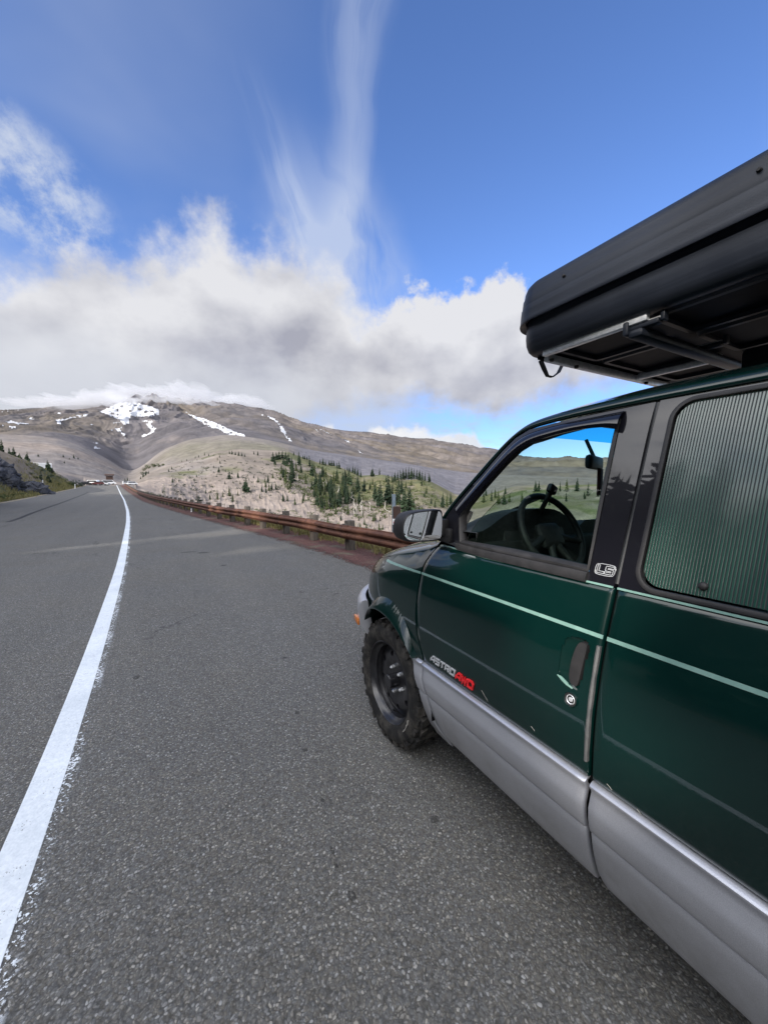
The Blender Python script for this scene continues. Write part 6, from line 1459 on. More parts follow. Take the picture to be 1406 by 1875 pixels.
# sun and rain shield over the side window
vis_u = [(.742, 1.745), (.849, 1.741), (.976, 1.735), (1.115, 1.720), (1.176, 1.692), (1.238, 1.634), (1.338, 1.526), (1.445, 1.405)]
vis_l = [(.744, 1.684), (.79, 1.697), (.897, 1.700), (1.03, 1.684), (1.103, 1.667), (1.160, 1.629), (1.241, 1.541), (1.40, 1.362)]
mb = MB(); vv = []; uu = np.linspace(0, 1, 36)
ip = lambda tab, t: (float(np.interp(t, np.linspace(0, 1, len(tab)), [p[0] for p in tab])), float(np.interp(t, np.linspace(0, 1, len(tab)), [p[1] for p in tab])))
vu = chaikin(vis_u, 2); vl = chaikin(vis_l, 2)
for t in uu:
    a = ip(vu, t); b = ip(vl, t)
    for k, o in ((0, .004), (.12, .016), (.3, .024), (.55, .027), (.8, .026), (1.0, .022), (1.0, .018), (.5, .022), (.0, .0)):
        vv.append(PB(a[0] + (b[0] - a[0]) * k, a[1] + (b[1] - a[1]) * k, o))
mb.add(vv, [(i * 9 + k, i * 9 + k + 1, (i + 1) * 9 + k + 1, (i + 1) * 9 + k) for i in range(35) for k in range(8)]); V(mb, 'rain_shield', M['smoke'], DR, 50)
# scratches and scuffs low on the door
for (y0, z0, y1, z1, w) in ((.86, .69, .845, .682, .004), (.60, .672, .585, .664, .003), (.52, .66, .51, .652, .003), (1.10, .70, 1.065, .672, .003)):
    band('scratch', [(y0, z0), ((y0 + y1) / 2, (z0 + z1) / 2 + .001), (y1, z1)], w * .35, M['scuff'], .0008, .001, DR if y0 > .65 else None)

# ---- rear side with quarter window
def rear_edge(z): return -2.02 + 0 * z
for mir in (False, True):
    AR = (-.93, .345)
    arch = [(AR[0] + .47 * math.cos(t), AR[1] + .49 * math.sin(t)) for t in np.linspace(math.asin(.305 / .49), math.pi - math.asin(.305 / .49), 22)]
    sideo = [(RG - .006, .652)] + [(p[0], max(p[1], .652)) for p in arch] + [(-2.02, .652), (-2.02, 1.2005), (RG - .006, 1.2005)]
    body = sheet('body_side', GZ, lambda z: RG - .006 + 0 * z, lambda z: np.where(z < .835, AR[0] + .47 * np.cos(np.arcsin(np.clip((z - AR[1]) / .49, -1, 1))), AR[0]), M['green'], mirror=mir)
    sheet('body_side', GZ, lambda z: np.where(z < .835, AR[0] - .47 * np.cos(np.arcsin(np.clip((z - AR[1]) / .49, -1, 1))), AR[0]) - .0005, rear_edge, M['green'], mirror=mir)
    sheet('sill_cladding', CZ, lambda z: RG - .008 - np.clip((.345 - z) / .045, 0, 1) * .020, lambda z: AR[0] + .47 * np.cos(np.arcsin(np.clip((z - AR[1]) / .49, -1, 1))), M['silver'], coff, mirror=mir, parent=body)
    sheet('sill_cladding', CZ, lambda z: AR[0] - .47 * np.cos(np.arcsin(np.clip((z - AR[1]) / .49, -1, 1))), rear_edge, M['silver'], coff, mirror=mir, parent=body)
    band('pinstripe', [(y, 1.0615) for y in seq(RG - .006, -2.0, .08)], .0108, M['tape'], .0012, .002, body, mir)
    band('waist_strip', [(y, 1.2035) for y in seq(RG - .006, -2.0, .2)], .0055, M['tape'], .004, .005, body, mir)
    rr = lambda y0, y1, z0, z1, r: [(cx_ + r * math.cos(t), cz_ + r * math.sin(t)) for (cx_, cz_, a) in ((y1 - r, z1 - r, 0), (y0 + r, z1 - r, 90), (y0 + r, z0 + r, 180), (y1 - r, z0 + r, 270)) for t in np.radians(np.linspace(a, a + 90, 9))]
    W1 = rr(-.47, .600, 1.216, 1.749, .055); W2 = rr(-1.80, -.60, 1.216, 1.742, .06)
    post = panel('window_surround', [(RG - .006, 1.206), (RG - .006, 1.759), (-2.02, 1.759), (-2.02, 1.206)], [W1, W2], M['black'], .002, body, mir, .05, .02)
    q = vpart(panel('quarter_window', rr(-.455, .588, 1.228, 1.739, .048), [], M['ribbed'], -.003, body, mir, .05, .006), body)
    band('window_gasket', [(y, z) for y, z in (W1 + W1[:1])], .012, M['rubber'], .005, .010, body, mir, bulge=.002)
    for (y, z) in ((.325, 1.716), (.447, 1.2535), (-.2, 1.716), (-.2, 1.2535)):
        s_ = MB(); disc_at(s_, y, z, [(0, .008), (.0055, .0075), (.009, .005), (.0105, .001), (.0105, -.002)], 18, 0, mir); V(s_, 'button_stud', M['rubber'], q)
    panel('rear_window', rr(-1.788, -.612, 1.228, 1.73, .05), [], M['ribbed'], -.004, body, mir, .08, .006)

# ---- front wing, flare, silver tail of the wing
ARC_O = [(1.568, .652), (1.596, .690), (1.632, .745), (1.682, .802), (1.764, .848), (1.860, .869), (1.956, .858), (2.033, .822), (2.109, .754), (2.165, .672), (2.20, .60)]
ARC_I = [(1.5515, .652), (1.556, .658), (1.616, .700), (1.700, .748), (1.797, .780), (1.892, .792), (1.98, .784), (2.06, .752), (2.135, .690), (2.180, .610), (2.2, .56)]
ZTOP = [(1.578, 1.2005), (1.66, 1.165), (1.8, 1.128), (2.0, 1.083), (2.2, 1.035), (2.4, .985), (2.55, .945), (2.62, .92)]
for mir in (False, True):
    ao = chaikin(ARC_O, 2); ai = chaikin(ARC_I, 2)
    wing = [(fgap(z) + .005, z) for z in seq(.652, 1.20, .025)] + ZTOP[1:] + [(2.62, .62), (2.21, .60)] + ai[::-1]
    w_o = panel('front_wing', wing, [], M['green'], 0, None, mir, .035, .014)
    mb = MB(); vv = []; n_ = 60
    for t in np.linspace(0, 1, n_):
        a = ip(ao, t); b = ip(ai, t)
        for k, o in ((0, .0005), (.12, .006), (.35, .018), (.65, .030), (.9, .038), (1.0, .038), (1.04, .034), (1.06, .0), (1.06, -.06)):
            vv.append(PB(a[0] + (b[0] - a[0]) * k, a[1] + (b[1] - a[1]) * k, o, mir))
    ff = [(i * 9 + k, (i + 1) * 9 + k, (i + 1) * 9 + k + 1, i * 9 + k + 1) for i in range(n_ - 1) for k in range(8)]
    mb.add(vv, [f[::-1] for f in ff] if mir else ff); V(mb, 'wheel_flare', M['green'], w_o, 50)
    band('pinstripe', [(y, z) for y, z in zip(seq(1.603, 2.03, .04), np.linspace(1.0615, 1.050, len(seq(1.603, 2.03, .04))))], .0108, M['tape'], .0012, .002, w_o, mir)
    # silver tail behind the wheel: runs down to a rounded foot
    TI = [(.262, 1.500), (.27, 1.522), (.30, 1.531), (.40, 1.535), (.52, 1.549), (.58, 1.565), (.652, 1.612)]
    sheet('wing_cladding', [.262, .28] + CZ, lambda z: np.interp(z, [p[0] for p in TI], [p[1] for p in TI]), lambda z: np.minimum(fgap(np.maximum(z, .30)) + .005, 1.505) - np.clip((.30 - z) / .04, 0, 1) * .02, M['silver'], coff, mirror=mir, parent=w_o, cs=.02)
# ---- roof, pillars, windscreen, bonnet
SIL = [(1.63, 1.225), (1.595, 1.285), (1.518, 1.395), (1.40, 1.527), (1.279, 1.659), (1.183, 1.745), (1.125, 1.772), (.995, 1.790), (.865, 1.797), (.735, 1.802), (.30, 1.806), (-1.0, 1.806), (-1.9, 1.80), (-2.02, 1.79)]
LOW = [(1.585, 1.225), (1.553, 1.305), (1.510, 1.370), (1.457, 1.434), (1.342, 1.549), (1.248, 1.654), (1.189, 1.711), (1.126, 1.739), (.976, 1.752), (.849, 1.758), (.656, 1.763), (.30, 1.764), (-2.02, 1.764)]
su = chaikin(SIL, 2); lu = chaikin(LOW, 2)
for mir in (False, True):
    mb = MB(); vv = []; n_ = 120
    # walk both edges by position along the van
    st = np.concatenate([np.linspace(1.63, .6, 80), np.linspace(.55, -2.02, 30)]); sa = np.array(su); la = np.array(lu)
    ps = np.cumsum(np.r_[0, np.hypot(*np.diff(sa, axis=0).T)]); pl = np.cumsum(np.r_[0, np.hypot(*np.diff(la, axis=0).T)])
    for t in np.r_[np.linspace(0, .35, 80), np.linspace(.36, 1, 40)]:
        s_ = (np.interp(t * ps[-1], ps, sa[:, 0]), np.interp(t * ps[-1], ps, sa[:, 1])); l_ = (np.interp(t * pl[-1], pl, la[:, 0]), np.interp(t * pl[-1], pl, la[:, 1]))
        for k, o in ((0, -.012), (0, .002), (.1, .007), (.4, .010), (.7, .006), (.9, -.004), (1.0, -.012), (1.0, -.03)):
            vv.append(PB(l_[0] + (s_[0] - l_[0]) * k, l_[1] + (s_[1] - l_[1]) * k, o, mir))
    ff = [(i * 8 + k, i * 8 + k + 1, (i + 1) * 8 + k + 1, (i + 1) * 8 + k) for i in range(119) for k in range(7)]
    mb.add(vv, ff if not mir else [f[::-1] for f in ff]); V(mb, 'roof_rail', M['green'], None, 60)
zsil = lambda Y: np.interp(Y, [p[0] for p in su[::-1]], [p[1] for p in su[::-1]])
def grid(name, fn, nu, nv, m, parent=None, flip=False, ang=60):
    vv = [fn(i / nu, j / nv) for i in range(nu + 1) for j in range(nv + 1)]
    ff = [(i * (nv + 1) + j, i * (nv + 1) + j + 1, (i + 1) * (nv + 1) + j + 1, (i + 1) * (nv + 1) + j) for i in range(nu) for j in range(nv)]
    mb = MB(); mb.add(vv, [f[::-1] for f in ff] if flip else ff); return V(mb, name, m, parent, ang)
def roof_fn(u, v):
    ye = 1.165 - u * 3.185; zc_ = zsil(ye); xe = side(zc_) + .010; X = xe + (2 * (XC - xe)) * v; q = abs(2 * v - 1)
    bul = (1 - q ** 2.6); fr_ = max(0, 1 - u * 14)
    return (X, ye + .13 * fr_ * (1 - q * q), zc_ - .004 + .105 * bul * (1 - .25 * fr_))
grid('roof', roof_fn, 60, 30, M['green'], None, True)
def wind_fn(u, v):
    t = u; ye = 1.165 + (1.64 - 1.165) * t; zc_ = zsil(ye); xe = side(zc_) + .012; X = xe + (2 * (XC - xe)) * v; q = abs(2 * v - 1); b = 1 - q * q
    return (X, ye + b * (.13 + .10 * t), zc_ - .004 + .105 * (1 - q ** 2.6) * .75 * (1 - t) + .0 * b)
ws = grid('windscreen', lambda u, v: wind_fn(.16 + .84 * u, v), 24, 30, M['wind'], None, True)
grid('tint_band', lambda u, v: wind_fn(.01 + .15 * u, v), 6, 30, M['band'], ws, True)
def bonnet(u, v):
    Y = 1.60 + (2.62 - 1.60) * u; zs_ = float(np.interp(Y, [p[0] for p in ZTOP], [p[1] for p in ZTOP])); Xs = float(side(zs_) + plan(Y)) + roll(Y, zs_); a = abs(2 * v - 1)
    p = 1.9; h_ = (1 - a ** p) ** (1 / p); z_ = zs_ - .002 + h_ * (.085 - .01 * u); X = XC + (Xs - XC) * (1 if v < .5 else -1) * a
    return (X, Y + (1 - a * a) * (.20 if u < 1 else .20) * (1 - u * .55), z_)
grid('bonnet', lambda u, v: bonnet(u, .5 - .5 * math.cos(math.pi * v)), 30, 48, M['green'], None, True)
def fascia(u, v):
    x, y_, z_ = bonnet(1.0, .5 - .5 * math.cos(math.pi * v)); zb = .60
    return (x, y_ + .02 * math.sin(math.pi * u), z_ + (zb - z_) * u)
fa = grid('front_panel', fascia, 10, 40, M['green'], None, True)
mb = MB(); mb.box((XC, 2.745, .86), (1.0, .03, .17), bev=.01); V(mb, 'grille', M['rubber'], fa)
for s_ in (-1, 1):
    mb = MB(); mb.box((XC + s_ * .50, 2.655, .80), (.20, .05, .13), Matrix.Rotation(-s_ * .12, 3, 'Z'), .02); V(mb, 'headlight', M['bright'], fa)
# bumper: wraps the corner
mb = MB(); path = []
for Y in seq(2.165, 2.66, .05): path.append((float(side(.66) + plan(Y)) - .068 - .01 * math.sin((Y - 2.165) * 4), Y))
path += [(XC - .42, 2.80), (XC, 2.82)]
path += [(2 * XC - x, y_) for x, y_ in path[-2::-1]]
prof = [(-.02, .775), (.0, .780), (.02, .772), (.034, .745), (.036, .70), (.030, .62), (.012, .545), (-.02, .50), (-.06, .50)]
vv = []
for i, (x, y_) in enumerate(path):
    a = Vector(path[max(0, i - 1)]); b = Vector(path[min(len(path) - 1, i + 1)]); t = (b - a).normalized(); nx, ny = -t.y, t.x
    sh = .06 * max(0, 1 - i / 3) if i < 4 else (.06 * max(0, 1 - (len(path) - 1 - i) / 3) if i > len(path) - 5 else 0)
    for (o, z_) in prof: vv.append((x + nx * (o - .03), y_ + ny * (o - .03), z_ + (sh * .9 if z_ < .6 else 0)))
np_ = len(prof); ff = [(i * np_ + k, (i + 1) * np_ + k, (i + 1) * np_ + k + 1, i * np_ + k + 1) for i in range(len(path) - 1) for k in range(np_ - 1)]
ff += [tuple(range(np_)), tuple((len(path) - 1) * np_ + k for k in range(np_))[::-1]]
mb.add(vv, ff); bp = V(mb, 'bumper', M['silver'], None, 50)
bm = bmesh.new(); bm.from_mesh(bp.data); bmesh.ops.recalc_face_normals(bm, faces=bm.faces); bm.to_mesh(bp.data); bm.free()
for s_ in (0, 1):
    mb = MB(); x_ = float(side(.66) + plan(2.235)) - .078; x_ = x_ if s_ == 0 else 2 * XC - x_
    mb.box((x_, 2.235, .635), (.028, .10, .048), Matrix.Rotation(-.12 if s_ == 0 else .12, 3, 'Z'), .009); V(mb, 'marker_lamp', M['amber'], bp, 40)

# ---- inner shell so nothing shows through the gaps; floor; underbody
mb = MB()
for mir in (False, True):
    vv = [PB(y, z, -.035, mir) for z in (.33, .6, .9, 1.19) for y in (2.05, 1.6, .6, -2.0)]
    vv = [(x if z > .34 else (x + (.12 if not mir else -.12)), y, z) for (x, y, z) in [PB(y, z, -.035, mir) for z in (.40, .7, .95, 1.19) for y in (1.52, 1.1, .3, -.38)]]
    mb.add(vv, [(i * 4 + j, i * 4 + j + 1, (i + 1) * 4 + j + 1, (i + 1) * 4 + j) for i in range(3) for j in range(3)])
mb.box((XC, .3, .42), (1.66, 4.3, .06)); mb.box((XC, 1.95, .55), (1.05, .9, .5)); mb.box((XC, -1.95, .8), (1.6, .06, .9))
mb.box((XC, .55, .34), (.5, 2.4, .12)); mb.tube([(XC - .35, 1.905, .345), (XC + .35, 1.905, .345)], .05)
V(mb, 'underbody', M['dark'])
mb = MB()   # wheel house
for sx in (-1, 1):
    for Yc in (1.905, -.93):
        pts = [(Yc + .45 * math.cos(t), .345 + .47 * math.sin(t)) for t in np.linspace(.55 if Yc > 0 else .1, math.pi - .05, 22)]
        xa, xb = XC + sx * .965, XC + sx * .60
        mb = MB(); mb.add([(xa, y, z) for y, z in pts] + [(xb, y, z) for y, z in pts], [(i, i + 1, 22 + i + 1, 22 + i) for i in range(21)] + [tuple(22 + i for i in range(22))]); V(mb, 'wheel_house', M['dark'])
mb = MB(); mb.box((XC, -2.04, 1.25), (1.55, .05, 1.0), bev=.02); V(mb, 'rear_door', M['green'])
mb = MB()
for sx in (-1, 1):
    pass

# ---- wheels
def tyre_mesh(Mx):
    mb = MB(); n = 64
    prof = [(.228, -.016), (.236, -.006), (.246, -.002), (.262, .004), (.285, .008), (.303, .006), (.318, .000), (.330, -.010), (.338, -.022), (.342, -.050), (.344, -.10), (.342, -.155), (.337, -.19), (.318, -.21), (.28, -.215), (.235, -.20)]
    mb.lathe(prof, Mx, 72)
    def blk(w, r0, r1, h0, h1, dw, sk=0.0):
        vv = []
        for r_ in (r0, r1):
            for h_, s_ in ((h0, 0), (h1, sk)):
                for sg in (-1, 1):
                    a = w + s_ + sg * dw * (1 if r_ == r0 else .86); vv.append(Mx @ Vector((r_ * math.cos(a), r_ * math.sin(a), h_)))
        mb.add(vv, [(0, 1, 3, 2), (4, 6, 7, 5), (0, 4, 5, 1), (2, 3, 7, 6), (0, 2, 6, 4), (1, 5, 7, 3)])
    m = 30
    for i in range(m):
        w = 2 * math.pi * i / m; alt = i % 2
        blk(w, .330, .357, -.016 - .010 * alt, -.062, .072, .05)              # shoulder lugs
        blk(w, .318 if alt else .322, .340, .002 if alt else -.004, -.018, .060)  # sidewall lugs
        blk(w + .05, .340, .3585, -.068, -.104, .070, .09)
        blk(w + .14, .340, .3585, -.108, -.142, .070, -.09)
        blk(w, .330, .357, -.148, -.190 + .010 * alt, .072, -.05)
    return mb
def rim_parts(Mx, parent):
    mb = MB(); mb.lathe([(.215, -.19), (.205, -.10), (.203, -.082), (.209, -.070), (.212, -.052), (.204, -.044), (.212, -.036), (.222, -.026), (.224, -.012), (.229, -.004), (.234, -.006), (.236, -.014), (.228, -.02)], Mx, 64)
    circ = lambda cx_, cy_, r, n: [(cx_ + r * math.cos(2 * math.pi * k / n), cy_ + r * math.sin(2 * math.pi * k / n)) for k in range(n)]
    holes = [circ(.152 * math.cos(t), .152 * math.sin(t), .0175, 14) for t in [2 * math.pi * (k + .3) / 8 for k in range(8)]]
    v, F, L = fill(circ(0, 0, .2035, 56), holes, .022)
    def hgt(r): return float(np.interp(r, [0, .05, .09, .115, .15, .18, .2035], [-.072, -.070, -.074, -.060, -.058, -.068, -.084]))
    mb.add([Mx @ Vector((x, y_, hgt(math.hypot(x, y_)))) for x, y_ in v], F)
    for H_ in L[1:]:
        n = len(H_); mb.add([Mx @ Vector((x, y_, hgt(math.hypot(x, y_)))) for x, y_ in H_] + [Mx @ Vector((x, y_, hgt(math.hypot(x, y_)) - .02)) for x, y_ in H_], [(i, (i + 1) % n, n + (i + 1) % n, n + i) for i in range(n)])
    mb.tube([Mx @ Vector((-.02, .190, -.066)), Mx @ Vector((-.018, .178, -.048)), Mx @ Vector((-.016, .165, -.034))], .005, 8)
    rim_ = V(mb, 'rim', M['rim'], parent, 40)
    mb = MB(); mb.lathe([(0, -.008), (.036, -.008), (.040, -.012), (.041, -.072)], Mx, 32); V(mb, 'hub_cap', M['rim'], rim_, 40)
    for k in range(5):
        t = 2 * math.pi * (k + .15) / 5; c = Vector((.072 * math.cos(t), .072 * math.sin(t), 0))
        mb = MB(); mb.lathe([(0, -.046), (.006, -.047), (.0095, -.052), (.0105, -.058), (.0115, -.074)], Mx @ Matrix.Translation(c), 6); V(mb, 'lug_nut', M['bright'], rim_, 20)
    mb = MB(); mb.lathe([(0, -.105), (.205, -.105)], Mx, 40); V(mb, 'brake_drum', M['dark'], rim_)
for (sx, Yc) in ((-1, 1.905), (-1, -.93), (1, 1.905), (1, -.93)):
    xo = XC + sx * (XC - 1.045)
    ax = Matrix(((0, 0, sx), (1, 0, 0), (0, sx, 0))).to_4x4()
    Mx = Matrix.Translation((xo, Yc, .357)) @ ax
    wh = V(tyre_mesh(Mx), 'wheel', M['tyre'], None, 30)
    rim_parts(Mx, wh)
    if sx == -1 and Yc > 0:
        mb = MB(); pts = []
        for t in np.linspace(2.42, 2.82, 14): pts.append(Mx @ Vector((.272 * math.cos(t) , .272 * math.sin(t), .008)))
        mb.tube([p + Vector((-.0005, random.uniform(-.003, .003), random.uniform(-.003, .003))) for p in pts], [.0018 + .002 * random.random() for _ in pts], 5); V(mb, 'kerb_scuff', M['scuff'], wh)

# ---- door mirror
mo = [(.896, 1.301), (.902, 1.338), (.922, 1.368), (.961, 1.381), (1.03, 1.387), (1.10, 1.390), (1.121, 1.384), (1.127, 1.342), (1.123, 1.29), (1.119, 1.249), (1.100, 1.238), (1.02, 1.238), (.946, 1.240), (.915, 1.254), (.900, 1.275)]
mo = chaikin(mo, 2, True); mc = (1.012, 1.312); mb = MB(); vv = []; rings = [(1.0, 1.488, 0), (1.0, 1.495, 0), (1.015, 1.53, 0), (.97, 1.575, .0), (.83, 1.605, .01), (.55, 1.622, .02), (.2, 1.628, .03)]
nmo = len(mo)
for (s_, Y, dx_) in [(.90, 1.506, 0), (.905, 1.490, 0), (.955, 1.484, 0)] + rings:
    for (x, z) in mo: vv.append((mc[0] + (x - mc[0]) * s_ + dx_, Y, mc[1] + (z - mc[1]) * s_))
nr = 3 + len(rings); ff = [(r_ * nmo + i, r_ * nmo + (i + 1) % nmo, (r_ + 1) * nmo + (i + 1) % nmo, (r_ + 1) * nmo + i) for r_ in range(nr - 1) for i in range(nmo)]
ff.append(tuple((nr - 1) * nmo + i for i in range(nmo))[::-1]); mb.add(vv, ff)
mh = V(mb, 'door_mirror', M['rubber'], DR, 45)
mb = MB(); nv_ = Vector((-.235, -1, .055)).normalized(); vv = []
for (x, z) in mo:
    X, Z = mc[0] + (x - mc[0]) * .90, mc[1] + (z - mc[1]) * .90; vv.append((X, 1.5005 - (X - mc[0]) * nv_.x / nv_.y - (Z - mc[1]) * nv_.z / nv_.y, Z))
mb.add(vv, [tuple(range(nmo))]); V(mb, 'mirror_glass', M['mirror'], mh)
mb = MB(); Mm = Matrix.Translation((1.085, 1.4965, 1.262)) @ Matrix.Rotation(R(90), 4, 'X')
mb.lathe([(.021, -.004), (.0215, .006), (.0195, .008), (.018, .005)], Mm, 28); bs = V(mb, 'blind_spot_mirror', M['rubber'], mh, 40)
mb = MB(); mb.lathe([(0, .0085), (.006, .0080), (.012, .0066), (.018, .0045)], Mm, 28); V(mb, 'convex_glass', M['mirror'], bs, 80)
mb = MB(); mb.box((1.135, 1.52, 1.298), (.055, .075, .085), Matrix.Rotation(.25, 3, 'Z'), .012); mb.box((1.150, 1.50, 1.262), (.03, .10, .07), None, .01); V(mb, 'mirror_arm', M['rubber'], mh, 40)

# ---- cabin
mb = MB()
def dash(u, v):
    X = 1.16 + 1.70 * v; Y0 = 1.62 - .34 * u
    hump = math.exp(-((X - 1.53) / .27) ** 4) * .10 * math.sin(min(1, u * 1.25) * math.pi * .5) + .0
    z_ = 1.265 + hump + .025 * math.sin(u * math.pi * .5) + (.03 if X > 1.9 else 0) * u
    return (X, Y0, z_ if u < .97 else 1.10)
ds = grid('dashboard', dash, 30, 40, M['dash'], None, True)
mb = MB(); mb.box((XC, 1.36, 1.0), (1.68, .22, .50), bev=.03); mb.box((1.53, 1.285, 1.24), (.42, .03, .13), Matrix.Rotation(-.35, 3, 'X'), .01); V(mb, 'dash_face', M['dash'], ds)
wc = Vector((1.55, 1.205, 1.285)); tl = Matrix.Rotation(R(-28), 3, 'X')
ring = [wc + tl @ Vector((.188 * math.cos(t), 0, .188 * math.sin(t))) for t in np.linspace(0, 2 * math.pi, 49)]
mb = MB(); mb.tube(ring, .0155, 10, False); sw = V(mb, 'steering_wheel', M['dash'], None, 80)
mb = MB(); mb.box(wc + tl @ Vector((0, .02, -.01)), (.15, .05, .13), tl, .03)
for a in (200, 340, 250, 290):
    e = Vector((.185 * math.cos(R(a)), .0, .185 * math.sin(R(a)))); mb.tube([wc + tl @ Vector((.05 * math.cos(R(a)), .02, .05 * math.sin(R(a)))), wc + tl @ (e * .6 + Vector((0, .012, 0))), wc + tl @ e], [.020, .015, .013], 8)
V(mb, 'wheel_hub', M['dash'], sw, 45)
mb = MB(); mb.tube([wc + tl @ Vector((0, .04, 0)), wc + tl @ Vector((0, .35, -.02))], .045, 12); V(mb, 'steering_column', M['dash'], sw)
mb = MB(); g_ = Vector((1.585, 1.24, 1.485)); mb.box(g_, (.055, .03, .045), Matrix.Rotation(.5, 3, 'Y'), .012); mb.tube([g_ + Vector((.0, .01, -.02)), Vector((1.57, 1.30, 1.36))], .012, 8); V(mb, 'phone_holder', M['rubber'], ds, 40)
for sx in (-1, 1):
    X = XC + sx * .43; st_ = empty('seat', (X, .55, .62)); st_.parent = van; st_.matrix_parent_inverse = Matrix.Translation(-VO)
    for nm, c, d, rx in (('cushion', (X, .62, .78), (.5, .5, .16), .0), ('backrest', (X, .33, 1.13), (.5, .15, .62), .18), ('headrest', (X, .24, 1.55), (.28, .11, .18), .15)):
        mb = MB(); mb.box(c, d, Matrix.Rotation(rx, 3, 'X'), .05); o = mb.build(nm, M['cloth']); smooth_angle(o, 60); o.parent = st_; o.matrix_parent_inverse = Matrix.Translation(-Vector((X, .55, .62)))
mb = MB(); c_ = Vector((2.03, 1.315, 1.628)); ro = Matrix.Rotation(R(22), 3, 'Z')
mb.box(c_ + Vector((-.01, 0, .0)), (.29, .04, .075), ro, .018); rv = V(mb, 'rear_view_mirror', M['rubber'], None, 40)
mb = MB(); mb.tube([c_ + Vector((0, .01, .03)), c_ + Vector((0, .06, .13))], .010, 8); V(mb, 'mirror_stem', M['rubber'], rv)
mb = MB(); mb.box(c_ + Vector((.045, .0, -.105)), (.075, .018, .15), ro, .006); V(mb, 'hanging_pouch', M['maroon'], rv)
# headliner and pillar trims
grid('headliner', lambda u, v: (lambda p: (p[0], p[1], p[2] - .045))(roof_fn(.012 + u * .95, .03 + .94 * v)), 20, 16, M['dash'])
mb = MB()
for s_ in (0, 1):
    for (a, b) in (((.65, 1.20), (.65, 1.74)), ((-.53, 1.20), (-.53, 1.74))):
        p, q = PB(*a, -.05, bool(s_)), PB(*b, -.05, bool(s_)); mb = MB(); mb.tube([p, q], .05, 8); V(mb, 'pillar_trim', M['dash'])
mb = MB(); mb.box((XC, -.2, 1.25), (1.5, .04, 1.15)); V(mb, 'partition', M['dark'])
for mir in (False, True):
    tr_ = panel('door_trim', [(.68, .75), (.68, 1.215), (1.42, 1.225), (1.50, 1.10), (1.46, .75)], [], M['trimgrey' if False else 'dash'], -.055, van_doors[1 if mir else 0], mir, .08, .02)
    band('corner_trim', [(1.50, 1.245), (1.435, 1.30), (1.40, 1.36), (1.395, 1.385)], .05, M['trimgrey'], -.030, .006, van_doors[1 if mir else 0], mir)
# wiper arm at the base of the screen
mb = MB(); mb.tube([(1.45, 1.80, 1.235), (1.75, 1.72, 1.33), (2.0, 1.66, 1.42)], .007, 6); V(mb, 'wiper', M['rubber'])

# ================================================================== roof tent
TX0, TX1, TY0, TY1 = 1.40, 2.62, -1.02, 1.322
tent = empty('roof_tent', ((TX0 + TX1) / 2, (TY0 + TY1) / 2, 2.06)); TO = tent.location.copy()
tag(tent, 'closed black hard-shell roof tent overhanging the front of the green van', 'roof tent')
def TV(mb, name, m, parent=None, ang=40):
    o = mb.build(name, m); smooth_angle(o, ang); o.parent = parent or tent
    if o.parent is tent: o.matrix_parent_inverse = Matrix.Translation(-TO)
    return o
def rrect(x0, x1, y0, y1, r, n=10):
    return [(cx_ + r * math.cos(t), cy_ + r * math.sin(t)) for (cx_, cy_, a) in ((x1 - r, y1 - r, 0), (x0 + r, y1 - r, 90), (x0 + r, y0 + r, 180), (x1 - r, y0 + r, 270)) for t in np.radians(np.linspace(a, a + 90, n))]
def shell(prof, close_top, close_bot, rad=.115):
    mb = MB(); vv = []; n = None
    for (o, z_) in prof:
        L = rrect(TX0 - o, TX1 + o, TY0 - o, TY1 + o, max(.02, rad + o)); L = dense(L, .12) if False else L; n = len(L); vv += [(x, y_, z_) for x, y_ in L]
    ff = [(k * n + i, k * n + (i + 1) % n, (k + 1) * n + (i + 1) % n, (k + 1) * n + i) for k in range(len(prof) - 1) for i in range(n)]
    if close_top: ff.append(tuple((len(prof) - 1) * n + i for i in range(n)))
    if close_bot: ff.append(tuple(range(n))[::-1])
    mb.add(vv, ff); return mb
TV(shell([(-.100, 2.104), (-.070, 2.098), (-.045, 2.098), (-.028, 2.104), (-.014, 2.118), (-.006, 2.14), (-.003, 2.17), (-.004, 2.20), (-.008, 2.235), (-.03, 2.25)], False, False), 'lower_shell', M['tent'])
TV(shell([(-.004, 2.236), (.018, 2.222), (.024, 2.222), (.0255, 2.226), (.023, 2.238), (.021, 2.270), (.019, 2.290), (.0155, 2.296), (.0155, 2.300), (.0125, 2.330), (.008, 2.338), (.004, 2.362), (-.004, 2.382), (-.022, 2.400), (-.055, 2.412), (-.2, 2.422), (-.4, 2.424)], True, False), 'upper_shell', M['tent'])
# underside tray: a ribbed moulding with sunk panels
mb = MB(); zb = 2.106; mb.add([(x, y_, zb + .006) for x, y_ in rrect(TX0 + .09, TX1 - .09, TY0 + .09, TY1 - .09, .03)], [tuple(range(40))[::-1]]); TV(mb, 'base_tray', M['tray'])
def frame(x0, x1, y0, y1, w=.024, r=.03):
    mb = MB(); o = rrect(x0, x1, y0, y1, r, 6); i_ = rrect(x0 + w, x1 - w, y0 + w, y1 - w, max(.008, r - w * .6), 6); n = len(o)
    vv = [(x, y_, zb + .005) for x, y_ in o] + [(x, y_, zb - .010) for x, y_ in rrect(x0 + .005, x1 - .005, y0 + .005, y1 - .005, r, 6)] + [(x, y_, zb - .010) for x, y_ in i_] + [(x, y_, zb + .005) for x, y_ in i_]
    mb.add(vv, [(k * n + i, (k + 1) * n + i, (k + 1) * n + (i + 1) % n, k * n + (i + 1) % n) for k in range(3) for i in range(n)]); return mb
